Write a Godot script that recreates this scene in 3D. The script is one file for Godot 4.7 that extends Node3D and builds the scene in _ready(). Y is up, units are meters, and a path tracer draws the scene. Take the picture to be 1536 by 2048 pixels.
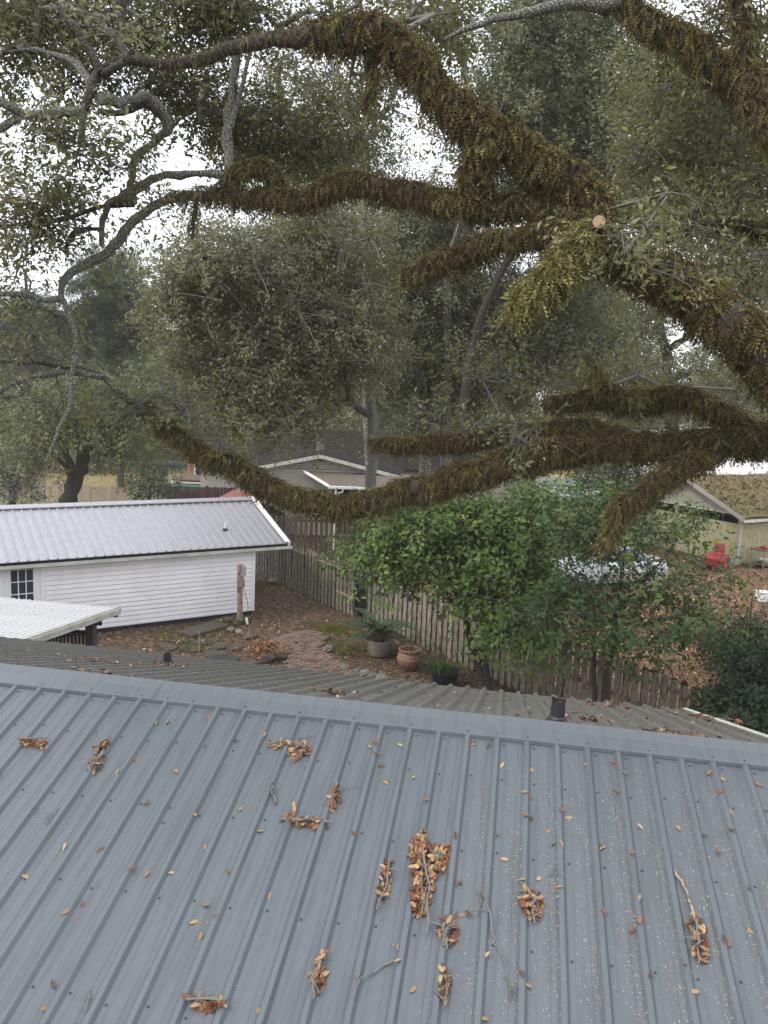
extends Node3D
# A back yard seen from an upper window: metal roof in front, white shed, fence, fern-covered live oak limbs.

var rng := RandomNumberGenerator.new()
var used := {}
var M := {}
var YR := 3.985
var HOUSE := Transform3D(Basis(Vector3(0.987, 0, 0.162), Vector3.UP, Vector3(-0.162, 0, 0.987)), Vector3(-1.942, 0, -6.63))
var SL := 0.3128   # house roof slope
var clumps := {}

# ---------------------------------------------------------------- mesh builder
class MB:
	var v := PackedVector3Array()
	var n := PackedVector3Array()
	var c := PackedColorArray()
	var i := PackedInt32Array()
	var k := Color(1, 1, 1)
	func tri(a: Vector3, b: Vector3, d: Vector3, out: Vector3) -> void:
		var g := (b - a).cross(d - a)
		if g.length_squared() < 1e-16:
			return
		g = g.normalized()
		var s := v.size()
		if g.dot(out) > 0.0:
			v.append(a); v.append(d); v.append(b)
		else:
			g = -g
			v.append(a); v.append(b); v.append(d)
		for q in 3:
			n.append(g); c.append(k); i.append(s + q)
	func quad(a: Vector3, b: Vector3, d: Vector3, e: Vector3, out: Vector3) -> void:
		tri(a, b, d, out)
		tri(a, d, e, out)
	func box(t: Transform3D, size: Vector3, bevel := 0.0) -> void:
		var h := size * 0.5
		var bv := minf(bevel, minf(h.x, minf(h.y, h.z)) * 0.6)
		for ax in 3:
			var a1 := (ax + 1) % 3
			var a2 := (ax + 2) % 3
			for s in [-1.0, 1.0]:
				var p := []
				for w in [[-1, -1], [1, -1], [1, 1], [-1, 1]]:
					var q := Vector3()
					q[ax] = s * h[ax]
					q[a1] = w[0] * (h[a1] - bv)
					q[a2] = w[1] * (h[a2] - bv)
					p.append(t * q)
				var o := Vector3()
				o[ax] = s
				quad(p[0], p[1], p[2], p[3], t.basis * o)
		if bv > 0.0:
			for ax in 3:
				var a1 := (ax + 1) % 3
				var a2 := (ax + 2) % 3
				for s1 in [-1.0, 1.0]:
					for s2 in [-1.0, 1.0]:
						var p := []
						for w in [[-1, 0], [1, 0], [1, 1], [-1, 1]]:
							var q := Vector3()
							q[ax] = w[0] * (h[ax] - bv)
							q[a1] = s1 * (h[a1] - (bv if w[1] == 0 else 0.0))
							q[a2] = s2 * (h[a2] - (0.0 if w[1] == 0 else bv))
							p.append(t * q)
						var o := Vector3()
						o[a1] = s1
						o[a2] = s2
						quad(p[0], p[1], p[2], p[3], t.basis * o)
			for sx in [-1.0, 1.0]:
				for sy in [-1.0, 1.0]:
					for sz in [-1.0, 1.0]:
						var s := Vector3(sx, sy, sz)
						tri(t * (s * (h - Vector3(0, bv, bv))), t * (s * (h - Vector3(bv, 0, bv))), t * (s * (h - Vector3(bv, bv, 0))), t.basis * s)
	func prism(poly: PackedVector2Array, t: Transform3D, depth: float) -> void:
		# polygon in local xy, extruded along local z by +-depth/2
		var z := Vector3(0, 0, depth * 0.5)
		var idx := Geometry2D.triangulate_polygon(poly)
		for q in range(0, idx.size(), 3):
			var p0 := Vector3(poly[idx[q]].x, poly[idx[q]].y, 0)
			var p1 := Vector3(poly[idx[q + 1]].x, poly[idx[q + 1]].y, 0)
			var p2 := Vector3(poly[idx[q + 2]].x, poly[idx[q + 2]].y, 0)
			tri(t * (p0 + z), t * (p1 + z), t * (p2 + z), t.basis.z)
			tri(t * (p0 - z), t * (p1 - z), t * (p2 - z), -t.basis.z)
		var area := 0.0
		for q in poly.size():
			area += poly[q].cross(poly[(q + 1) % poly.size()])
		var sg := 1.0 if area > 0.0 else -1.0
		for q in poly.size():
			var a := Vector3(poly[q].x, poly[q].y, 0)
			var b := Vector3(poly[(q + 1) % poly.size()].x, poly[(q + 1) % poly.size()].y, 0)
			var dd := b - a
			quad(t * (a - z), t * (b - z), t * (b + z), t * (a + z), t.basis * (Vector3(dd.y, -dd.x, 0) * sg))
	func tube(p: PackedVector3Array, r: PackedFloat32Array, sides: int, bump := 0.0, nz: FastNoiseLite = null, cap := true) -> void:
		var m := p.size()
		if m < 2:
			return
		var t := (p[1] - p[0]).normalized()
		var up := Vector3.UP if absf(t.y) < 0.9 else Vector3.RIGHT
		var x := t.cross(up).normalized()
		var s := v.size()
		for q in m:
			var t2 := (p[mini(q + 1, m - 1)] - p[maxi(q - 1, 0)]).normalized()
			x = (x - t2 * x.dot(t2)).normalized()
			var y := t2.cross(x)
			for w in sides:
				var an := TAU * w / sides
				var o := x * cos(an) + y * sin(an)
				var rr := r[q]
				if nz:
					rr *= 1.0 + bump * nz.get_noise_3dv((p[q] + o * r[q]) * 1.0)
				v.append(p[q] + o * rr)
				n.append(o)
				c.append(k)
		for q in m - 1:
			for w in sides:
				var w2 := (w + 1) % sides
				var a0 := s + q * sides + w
				var a1 := s + q * sides + w2
				i.append(a0); i.append(a0 + sides); i.append(a1)
				i.append(a1); i.append(a0 + sides); i.append(a1 + sides)
		if cap:
			for en in [[0, -1.0], [m - 1, 1.0]]:
				var bs: int = s + en[0] * sides
				var dirv: Vector3 = (p[1] - p[0]) * -1.0 if en[0] == 0 else p[m - 1] - p[m - 2]
				for w in range(1, sides - 1):
					tri(v[bs], v[bs + w], v[bs + w + 1], dirv)
	func lathe(prof: PackedVector2Array, t: Transform3D, sides: int) -> void:
		for q in prof.size() - 1:
			var a := prof[q]
			var b := prof[q + 1]
			var nn := Vector2(b.y - a.y, a.x - b.x)
			for w in sides:
				var a0 := TAU * w / sides
				var a1 := TAU * (w + 1) / sides
				var am := (a0 + a1) * 0.5
				quad(t * Vector3(a.x * cos(a0), a.y, a.x * sin(a0)), t * Vector3(a.x * cos(a1), a.y, a.x * sin(a1)), t * Vector3(b.x * cos(a1), b.y, b.x * sin(a1)), t * Vector3(b.x * cos(a0), b.y, b.x * sin(a0)), t.basis * Vector3(nn.x * cos(am), nn.y, nn.x * sin(am)))
	func rock(t: Transform3D, size: Vector3, nz: FastNoiseLite, amount := 0.35, ru := 10, rv := 7) -> void:
		var pts := []
		for a in rv + 1:
			var row := []
			var th := PI * a / rv
			for b in ru:
				var ph := TAU * b / ru
				var o := Vector3(sin(th) * cos(ph), cos(th), sin(th) * sin(ph))
				var rr := 1.0 + amount * nz.get_noise_3dv(t.origin * 3.0 + o * 1.3)
				row.append(t * (o * size * 0.5 * rr))
			pts.append(row)
		for a in rv:
			for b in ru:
				var b2 := (b + 1) % ru
				quad(pts[a][b], pts[a][b2], pts[a + 1][b2], pts[a + 1][b], pts[a][b] + pts[a + 1][b2] - t.origin * 2.0)
	func mesh() -> ArrayMesh:
		var arr := []
		arr.resize(Mesh.ARRAY_MAX)
		arr[Mesh.ARRAY_VERTEX] = v
		arr[Mesh.ARRAY_NORMAL] = n
		arr[Mesh.ARRAY_COLOR] = c
		arr[Mesh.ARRAY_INDEX] = i
		var m := ArrayMesh.new()
		m.add_surface_from_arrays(Mesh.PRIMITIVE_TRIANGLES, arr)
		return m

# ---------------------------------------------------------------- naming helpers
func numbered(called: String) -> String:
	if not used.has(called):
		used[called] = 0
		return called
	used[called] += 1
	return "%s_%03d" % [called, used[called]]

func tag(o: Node3D, label: String, category: String, group := "") -> void:
	o.set_meta("label", label)
	o.set_meta("category", category)
	if group != "":
		o.set_meta("group", group)

func thing(called: String, label: String, category: String, at := Transform3D(), group := "") -> Node3D:
	var o := Node3D.new()
	o.name = numbered(called)
	add_child(o)
	o.transform = at
	tag(o, label, category, group)
	return o

func part(called: String, m: Mesh, mat: Material, parent: Node, at := Transform3D()) -> MeshInstance3D:
	var o := MeshInstance3D.new()
	o.name = called
	o.mesh = m
	o.material_override = mat
	o.transform = at
	parent.add_child(o, true)
	return o

func single(called: String, m: Mesh, mat: Material, label: String, category: String, at := Transform3D(), group := "") -> MeshInstance3D:
	var o := MeshInstance3D.new()
	o.name = numbered(called)
	o.mesh = m
	o.material_override = mat
	o.transform = at
	add_child(o)
	tag(o, label, category, group)
	return o

func struct(called: String, m: Mesh, mat: Material) -> MeshInstance3D:
	var o := MeshInstance3D.new()
	o.name = numbered(called)
	o.mesh = m
	o.material_override = mat
	add_child(o)
	o.set_meta("kind", "structure")
	return o

func many(called: String, m: Mesh, mat: Material, parent: Node, tr: Array, cols: PackedColorArray) -> MultiMeshInstance3D:
	var mm := MultiMesh.new()
	mm.transform_format = MultiMesh.TRANSFORM_3D
	mm.use_colors = true
	mm.mesh = m
	mm.instance_count = tr.size()
	var b := PackedFloat32Array()
	b.resize(tr.size() * 16)
	for q in tr.size():
		var t: Transform3D = tr[q]
		var w := q * 16
		b[w] = t.basis.x.x; b[w + 1] = t.basis.y.x; b[w + 2] = t.basis.z.x; b[w + 3] = t.origin.x
		b[w + 4] = t.basis.x.y; b[w + 5] = t.basis.y.y; b[w + 6] = t.basis.z.y; b[w + 7] = t.origin.y
		b[w + 8] = t.basis.x.z; b[w + 9] = t.basis.y.z; b[w + 10] = t.basis.z.z; b[w + 11] = t.origin.z
		b[w + 12] = cols[q].r; b[w + 13] = cols[q].g; b[w + 14] = cols[q].b; b[w + 15] = 1.0
	mm.buffer = b
	var o := MultiMeshInstance3D.new()
	o.name = called if parent != self else numbered(called)
	o.multimesh = mm
	o.material_override = mat
	o.set_meta("kind", "stuff")
	parent.add_child(o, true)
	return o

# ---------------------------------------------------------------- materials
func lin(r: float, g: float, b: float) -> Color:
	return Color(r, g, b).linear_to_srgb()

func noise_tex(sd: int, freq: float, cols: Array, offs: Array, oct := 4, size := 512, kind := FastNoiseLite.TYPE_SIMPLEX_SMOOTH) -> NoiseTexture2D:
	var f := FastNoiseLite.new()
	f.seed = sd
	f.noise_type = kind
	f.frequency = freq
	f.fractal_octaves = oct
	var t := NoiseTexture2D.new()
	t.width = size
	t.height = size
	t.seamless = true
	t.noise = f
	if cols.size():
		var g := Gradient.new()
		g.offsets = PackedFloat32Array(offs)
		var pc := PackedColorArray()
		for q in cols:
			pc.append(q)
		g.colors = pc
		t.color_ramp = g
	return t

func mat(called: String, col: Color, rough: float, tex: Texture2D = null, scale := Vector3.ONE, local := false, spec := 0.5) -> StandardMaterial3D:
	var m := StandardMaterial3D.new()
	m.resource_name = called
	m.albedo_color = col
	m.roughness = rough
	m.metallic_specular = spec
	m.vertex_color_use_as_albedo = true
	if tex:
		m.albedo_texture = tex
		m.uv1_triplanar = true
		m.uv1_world_triplanar = not local
		m.uv1_scale = scale
		m.uv1_triplanar_sharpness = 4.0
	M[called] = m
	return m

func relief(m: StandardMaterial3D, t: Texture2D, cm: float) -> void:
	m.heightmap_enabled = true
	m.heightmap_texture = t
	m.heightmap_scale = cm

func materials() -> void:
	var grey := noise_tex(3, 0.02, [], [], 5)
	var g1 := noise_tex(11, 0.012, [lin(.86, .85, .83), lin(1, 1, 1), lin(.93, .94, .95)], [0.25, 0.5, 0.8], 6)
	mat("roof_steel", lin(.092, .105, .113), .36, g1, Vector3(1.3, .6, .16), true, .5)
	var g2 := noise_tex(12, 0.02, [lin(.068, .064, .056), lin(.085, .083, .075), lin(.098, .098, .094)], [0.25, 0.5, 0.8], 4)
	mat("roof_weathered", lin(1.25, 1.22, 1.12), .62, g2, Vector3(.8, .8, .8), true)
	mat("shed_steel", lin(.33, .33, .34), .36, noise_tex(13, 0.01, [lin(.93, .93, .94), lin(1, 1, 1)], [0.3, 0.6], 2), Vector3(.5, .5, .5), true)
	M.shed_steel.metallic = 0.35
	mat("white_steel", lin(.56, .55, .54), .45, noise_tex(14, 0.02, [lin(.72, .68, .62), lin(1, 1, 1), lin(1, 1, 1)], [0.2, 0.42, 0.8], 5), Vector3(.9, .9, .9), true)
	mat("siding", lin(.82, .80, .80), .5, noise_tex(15, 0.006, [lin(.95, .945, .935), lin(1, 1, 1)], [0.3, 0.6], 2), Vector3(.5, .5, .5), true)
	mat("white_trim", lin(.78, .77, .76), .5)
	mat("glass", lin(.035, .045, .06), .06, null, Vector3.ONE, false, .6)
	mat("dark", lin(.012, .013, .017), .8)
	mat("screw", lin(.035, .04, .05), .5)
	var wood := noise_tex(16, 0.03, [lin(.045, .035, .025), lin(.15, .125, .10), lin(.23, .205, .175), lin(.13, .14, .085)], [0.2, 0.42, 0.62, 0.85], 5)
	mat("fence_wood", lin(1.42, 1.41, 1.38), .85, wood, Vector3(1.4, .22, 1.4))
	relief(M.fence_wood, wood, .4)
	mat("dark_or_shaded_fence_wood", lin(.55, .50, .45), .9, wood, Vector3(1.2, .2, 1.2))
	mat("tan_fence_wood", lin(.30, .25, .18), .85)
	mat("board", lin(1.9, 1.75, 1.55), .8, wood, Vector3(.5, 2, .5))
	mat("post_wood", lin(1.6, 1.35, 1.15), .85, wood, Vector3(2, .3, 2))
	mat("navy_wood", lin(.018, .02, .03), .6)
	var dirt := noise_tex(17, 0.03, [lin(.035, .022, .014), lin(.075, .047, .030), lin(.13, .085, .05), lin(.10, .10, .03)], [0.25, 0.48, 0.66, 0.9], 5)
	mat("earth", lin(1.15, 1.08, 1.0), .95, dirt, Vector3(.35, .35, .35))
	relief(M.earth, noise_tex(18, 0.06, [], [], 5), 4.0)
	mat("leaf_ground", lin(1, 1, 1), .95, noise_tex(41, 0.05, [lin(.085, .042, .02), lin(.20, .095, .042), lin(.29, .165, .08), lin(.14, .125, .045)], [0.25, 0.48, 0.7, 0.95], 6), Vector3(.5, .5, .5))
	relief(M.leaf_ground, noise_tex(18, 0.06, [], [], 5), 4.0)
	mat("dry_grass", lin(1, 1, 1), .95, noise_tex(19, 0.03, [lin(.16, .12, .045), lin(.28, .21, .085), lin(.20, .18, .06)], [0.3, 0.55, 0.8], 5), Vector3(.06, .06, .06))
	mat("asphalt", lin(.14, .14, .14), .9)
	var br := noise_tex(20, 0.03, [lin(.09, .062, .048), lin(.17, .105, .08), lin(.22, .155, .12)], [0.25, 0.5, 0.8], 5)
	mat("brick", lin(1.1, 1.08, 1.05), .9, br, Vector3(1.5, 1.5, 1.5))
	mat("stone", lin(1, 1, 1), .9, noise_tex(21, 0.03, [lin(.07, .065, .055), lin(.17, .165, .15), lin(.26, .25, .23)], [0.25, 0.55, 0.85], 5), Vector3(1.2, 1.2, 1.2))
	var bark := noise_tex(22, 0.03, [lin(.022, .018, .014), lin(.05, .042, .033), lin(.08, .072, .056), lin(.16, .165, .135)], [0.25, 0.5, 0.7, 0.95], 5)
	mat("bark", lin(1, 1, 1), .95, bark, Vector3(1.8, 1.8, 1.8))
	relief(M.bark, bark, 3.0)
	var lich := noise_tex(23, 0.035, [lin(.035, .031, .025), lin(.10, .095, .078), lin(.30, .315, .27)], [0.28, 0.5, 0.72], 5)
	mat("lichen_bark", lin(1, 1, 1), .95, lich, Vector3(2.4, 2.4, 2.4))
	relief(M.lichen_bark, lich, 2.0)
	mat("twig", lin(.14, .125, .10), .9)
	mat("grey_twig", lin(.16, .15, .13), .9)
	mat("oak_twig", lin(.19, .18, .15), .9)
	mat("pale_bark", lin(1.25, 1.2, 1.15), .9, lich, Vector3(1.1, .5, 1.1))
	for lf in [["leaf", .42, .45], ["soft_leaf", .6, .4], ["fern", .75, .3], ["dry_leaf", .6, .4]]:
		mat(lf[0], Color(1, 1, 1), lf[1], null, Vector3.ONE, false, lf[2])
	M.leaf.backlight_enabled = true
	M.leaf.backlight = lin(.72, .78, .40)
	M.soft_leaf.backlight_enabled = true
	M.soft_leaf.backlight = lin(.62, .72, .26)
	M.fern.backlight_enabled = true
	M.fern.backlight = lin(.3, .26, .1)
	mat("terracotta", lin(1, 1, 1), .8, noise_tex(24, 0.02, [lin(.12, .07, .05), lin(.24, .125, .085), lin(.27, .16, .12)], [0.25, 0.5, 0.8], 4), Vector3(1.5, 1.5, 1.5))
	mat("clay_pot", lin(1, 1, 1), .8, noise_tex(25, 0.02, [lin(.17, .15, .12), lin(.27, .235, .19)], [0.3, 0.7], 4), Vector3(1.5, 1.5, 1.5))
	mat("rubber", lin(.014, .015, .018), .5)
	mat("rust_red", lin(.26, .085, .065), .7, noise_tex(26, 0.03, [lin(.7, .6, .55), lin(1, 1, 1)], [0.3, 0.6], 4), Vector3(.6, .6, .6))
	mat("shingle", lin(.030, .026, .023), .95, noise_tex(27, 0.06, [lin(.5, .5, .5), lin(1.0, 1, 1)], [0.3, 0.6], 3), Vector3(.6, .6, .6), false, .15)
	mat("moss_roof", lin(1, 1, 1), .95, noise_tex(28, 0.035, [lin(.20, .095, .055), lin(.15, .10, .06), lin(.09, .105, .025), lin(.11, .13, .03)], [0.3, 0.45, 0.58, 0.8], 5), Vector3(.35, .35, .35))
	mat("brown_moss_roof", lin(1, 1, 1), .95, noise_tex(29, 0.03, [lin(.07, .045, .032), lin(.12, .098, .072), lin(.16, .145, .115)], [0.3, 0.5, 0.75], 5), Vector3(.4, .9, .4))
	mat("cream_wall", lin(.50, .455, .30), .75, noise_tex(30, 0.012, [lin(.75, .85, .3), lin(1, 1, 1), lin(1, 1, 1)], [0.2, 0.5, 0.8], 4), Vector3(.35, .35, .35))
	mat("olive_wall", lin(.36, .31, .20), .8, noise_tex(30, 0.012, [lin(.7, .85, .5), lin(1, 1, 1)], [0.3, 0.6], 4), Vector3(.5, .5, .5))
	mat("pale_wall", lin(.40, .37, .32), .75)
	mat("brick_wall", lin(.40, .20, .11), .9, noise_tex(31, 0.05, [lin(.7, .65, .6), lin(1, 1, 1)], [0.3, 0.6], 4), Vector3(.7, .7, .7))
	mat("car_paint", lin(.46, .47, .48), .2)
	M.car_paint.clearcoat_enabled = true
	mat("mower_red", lin(.36, .022, .024), .35)
	mat("green_paint", lin(.02, .085, .07), .6)
	mat("cut_wood", lin(.40, .265, .165), .8, noise_tex(32, 0.05, [lin(.8, .7, .6), lin(1, 1, 1)], [0.3, 0.6], 3), Vector3(4, 4, 4), true)
	mat("seed", lin(.60, .50, .36), .8)
	mat("plastic_white", lin(.75, .75, .74), .5)
	mat("grey_metal", lin(.30, .30, .31), .5)
	mat("cream_paint", lin(.55, .545, .50), .6, noise_tex(33, 0.01, [lin(.8, .82, .7), lin(1, 1, 1)], [0.3, 0.6], 3), Vector3(.6, .6, .6))
	mat("flag", lin(.44, .39, .33), .95, M.stone.albedo_texture, Vector3(.8, .8, .8))

# ---------------------------------------------------------------- leaves
func leaf_shape(mb: MB, t: Transform3D, ln: float, wd: float, fold: float, bend: float) -> void:
	# leaf along local y, blade in xy, six points a side
	var rows := [[0.0, 0.06], [0.28, 0.85], [0.6, 1.0], [0.85, 0.6], [1.0, 0.0]]
	var s := mb.v.size()
	for r in rows:
		var y: float = r[0] * ln
		var w: float = r[1] * wd * 0.5
		var z: float = -bend * r[0] * r[0] * ln
		for q in [Vector3(-w, y, z + absf(w) * fold), Vector3(0, y, z), Vector3(w, y, z + absf(w) * fold)]:
			mb.v.append(t * q)
			mb.n.append(t.basis * Vector3(-signf(q.x) * fold, bend * r[0], 1.0).normalized())
			mb.c.append(mb.k)
	for r in 4:
		for q in 2:
			var a0 := s + r * 3 + q
			mb.i.append_array([a0, a0 + 3, a0 + 1, a0 + 1, a0 + 3, a0 + 4])

func leaf_quick(mb: MB, t: Transform3D, ln: float, wd: float, fold: float) -> void:
	var s := mb.v.size()
	var pts := [Vector3(0, 0, 0), Vector3(-wd * .5, ln * .5, wd * .5 * fold), Vector3(0, ln * .52, 0), Vector3(wd * .5, ln * .5, wd * .5 * fold), Vector3(0, ln, -ln * .12)]
	for q in pts:
		mb.v.append(t * q)
		mb.n.append((t.basis * Vector3(-signf(q.x) * fold, 0, 1.0)).normalized())
		mb.c.append(mb.k)
	mb.i.append_array([s, s + 1, s + 2, s, s + 2, s + 3, s + 1, s + 4, s + 2, s + 2, s + 4, s + 3])

func rand_basis() -> Basis:
	return Basis.from_euler(Vector3(rng.randf() * TAU, rng.randf() * TAU, rng.randf() * TAU))

func make_clumps(kind: String, count: int, span: float, ln: float, wd: float, droop: float, variants := 4) -> void:
	var out := []
	for q in variants:
		var mb := MB.new()
		for l in count:
			var f := float(l) / count
			var at := Vector3(rng.randfn(0, .16), (f - .35) , rng.randfn(0, .16)) * span
			var yaw := rng.randf() * TAU
			var dir := Vector3(cos(yaw), rng.randf_range(-.25, .9) - droop, sin(yaw)).normalized()
			var nrm := (Vector3(0, 1, 0) + Vector3(rng.randfn(0, .55), rng.randfn(0, .35), rng.randfn(0, .55))).normalized()
			var x := dir.cross(nrm).normalized()
			nrm = x.cross(dir).normalized()
			var g := rng.randf_range(.65, 1.35)
			mb.k = Color(g, g, g * rng.randf_range(.8, 1.15))
			var sc := rng.randf_range(.7, 1.2)
			leaf_quick(mb, Transform3D(Basis(x, dir, nrm), at), ln * sc, wd * sc, .25)
		out.append(mb.mesh())
	clumps[kind] = out

func needle_clumps() -> void:
	var out := []
	for q in 3:
		var mb := MB.new()
		for l in 60:
			var dir := Vector3(rng.randfn(0, 1), rng.randfn(.3, 1), rng.randfn(0, 1)).normalized()
			var x := dir.cross(Vector3(rng.randfn(0, 1), rng.randfn(0, 1), rng.randfn(0, 1))).normalized()
			mb.k = Color(1, 1, 1) * rng.randf_range(.6, 1.3)
			leaf_quick(mb, Transform3D(Basis(x, dir, x.cross(dir)), dir * .05), .3, .022, .1)
		out.append(mb.mesh())
	clumps["needle"] = out

func fern_shapes() -> void:
	var out := []
	for q in 5:
		var mb := MB.new()
		var ln := 1.0
		var side := rng.randf_range(-.25, .25)
		var curl := rng.randf_range(.5, 1.1)
		var prev := Vector3.ZERO
		var seg := 7
		for s in seg:
			var t := float(s + 1) / seg
			var p := Vector3(side * t * t, ln * (.72 * t - .5 * t * t), ln * curl * (.2 * t + .75 * t * t))
			var d := (p - prev).normalized()
			var x := d.cross(Vector3(0, -d.z, d.y)).normalized()
			var w := .15 * sin(PI * (0.12 + .82 * t)) * (1.0 - .3 * t)
			var up := x.cross(d).normalized()
			var g := rng.randf_range(.7, 1.3)
			mb.k = Color(g, g, g)
			for sg in [-1.0, 1.0]:
				var a := prev.lerp(p, .05)
				var b := prev.lerp(p, .8)
				var tipp: Vector3 = prev.lerp(p, .9) + x * sg * w + up * -.10 * ln
				mb.tri(a, b, tipp, up)
			mb.tri(prev - x * .012, prev + x * .012, p, up)
			prev = p
		out.append(mb.mesh())
	clumps["frond"] = out

# ---------------------------------------------------------------- branching
func smooth_path(pts: Array, steps: int) -> Array:
	var out := []
	for q in pts.size() - 1:
		var a: Vector4 = pts[maxi(q - 1, 0)]
		var b: Vector4 = pts[q]
		var c: Vector4 = pts[q + 1]
		var e: Vector4 = pts[mini(q + 2, pts.size() - 1)]
		for s in steps:
			var t := float(s) / steps
			out.append(0.5 * ((2.0 * b) + (c - a) * t + (2.0 * a - 5.0 * b + 4.0 * c - e) * t * t + (3.0 * b - 3.0 * c + e - a) * t * t * t))
	out.append(pts[-1])
	return out

func limb(called: String, pts: Array, material: Material, parent: Node, sides := 10, steps := 8, thin := 1.0) -> Array:
	var sp := smooth_path(pts, steps)
	var nz := FastNoiseLite.new()
	nz.seed = 5
	nz.frequency = 2.6
	var p := PackedVector3Array()
	var r := PackedFloat32Array()
	for q: Vector4 in sp:
		var c := Vector3(q.x, q.y, q.z)
		p.append(c + Vector3(nz.get_noise_3dv(c * .7), nz.get_noise_3dv(c * .7 + Vector3(50, 0, 0)), nz.get_noise_3dv(c * .7 + Vector3(0, 50, 0))) * q.w * (.9 if thin > .75 else .6))
		r.append(maxf(q.w, .006) * thin * (1.0 + (.25 if thin > .75 else .08) * nz.get_noise_3dv(c * 1.3 + Vector3(9, 9, 9))))
	var mb := MB.new()
	mb.tube(p, r, sides, .6 if thin > .75 else .14, nz)
	part(called, mb.mesh(), material, parent)
	for q in sp.size():
		sp[q] = Vector4(p[q].x, p[q].y, p[q].z, r[q] / thin)
	return sp

func fern_cover(parent: Node, sp: Array, from: float, to: float, dens: float, size: float, gold := 0.0) -> void:
	var lists := [[], [], [], [], []]
	var cols := [PackedColorArray(), PackedColorArray(), PackedColorArray(), PackedColorArray(), PackedColorArray()]
	var patch := FastNoiseLite.new()
	patch.seed = 77
	patch.frequency = 1.1
	for q in sp.size() - 1:
		var f := float(q) / (sp.size() - 1)
		if f < from or f > to:
			continue
		var a: Vector4 = sp[q]
		var b: Vector4 = sp[q + 1]
		var pa := Vector3(a.x, a.y, a.z)
		var pb := Vector3(b.x, b.y, b.z)
		var d := pb - pa
		var ln := d.length()
		d = d / ln
		var x := d.cross(Vector3.UP).normalized()
		var y := x.cross(d).normalized()
		var r := (a.w + b.w) * .5 * .54
		var fade := smoothstep(from - .01, from + .08, f) * (1.0 - smoothstep(to - .12, to + .01, f))
		var cnt := int(ln * (TAU * r + .12) * dens * (.35 + .65 * fade))
		for w in cnt:
			var an := rng.randfn(0, 1.6)
			var o := (y * cos(an) + x * sin(an)).normalized()
			var at := pa + d * ln * rng.randf() + o * r * rng.randf_range(.92, 1.02)
			var pv := patch.get_noise_3dv(at * 1.5)
			if rng.randf() < -pv * .8 - .55:
				continue
			o = (o + Vector3(rng.randfn(0, .35), rng.randfn(.08, .25), rng.randfn(0, .35))).normalized()
			var g := Vector3(rng.randfn(0, .35), -1, rng.randfn(0, .35))
			var z := (g - o * g.dot(o)).normalized()
			var xx := o.cross(z)
			var sc := size * rng.randf_range(.55, 1.25)
			var k := rng.randi() % 5
			lists[k].append(Transform3D(Basis(xx * sc, o * sc, z * sc), at))
			var u := rng.randf() + pv * .55 + gold
			var col := Color(.130, .082, .042).lerp(Color(.172, .158, .060), clampf(u * 1.15, 0, 1))
			if u > .8:
				col = col.lerp(Color(.29, .28, .10), clampf((u - .8) * 2.0, 0, 1))
			cols[k].append(col * rng.randf_range(.45, 1.45))
	for k in 5:
		if lists[k].size():
			many("fern_cover", clumps.frond[k], M.fern, parent, lists[k], cols[k])

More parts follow.
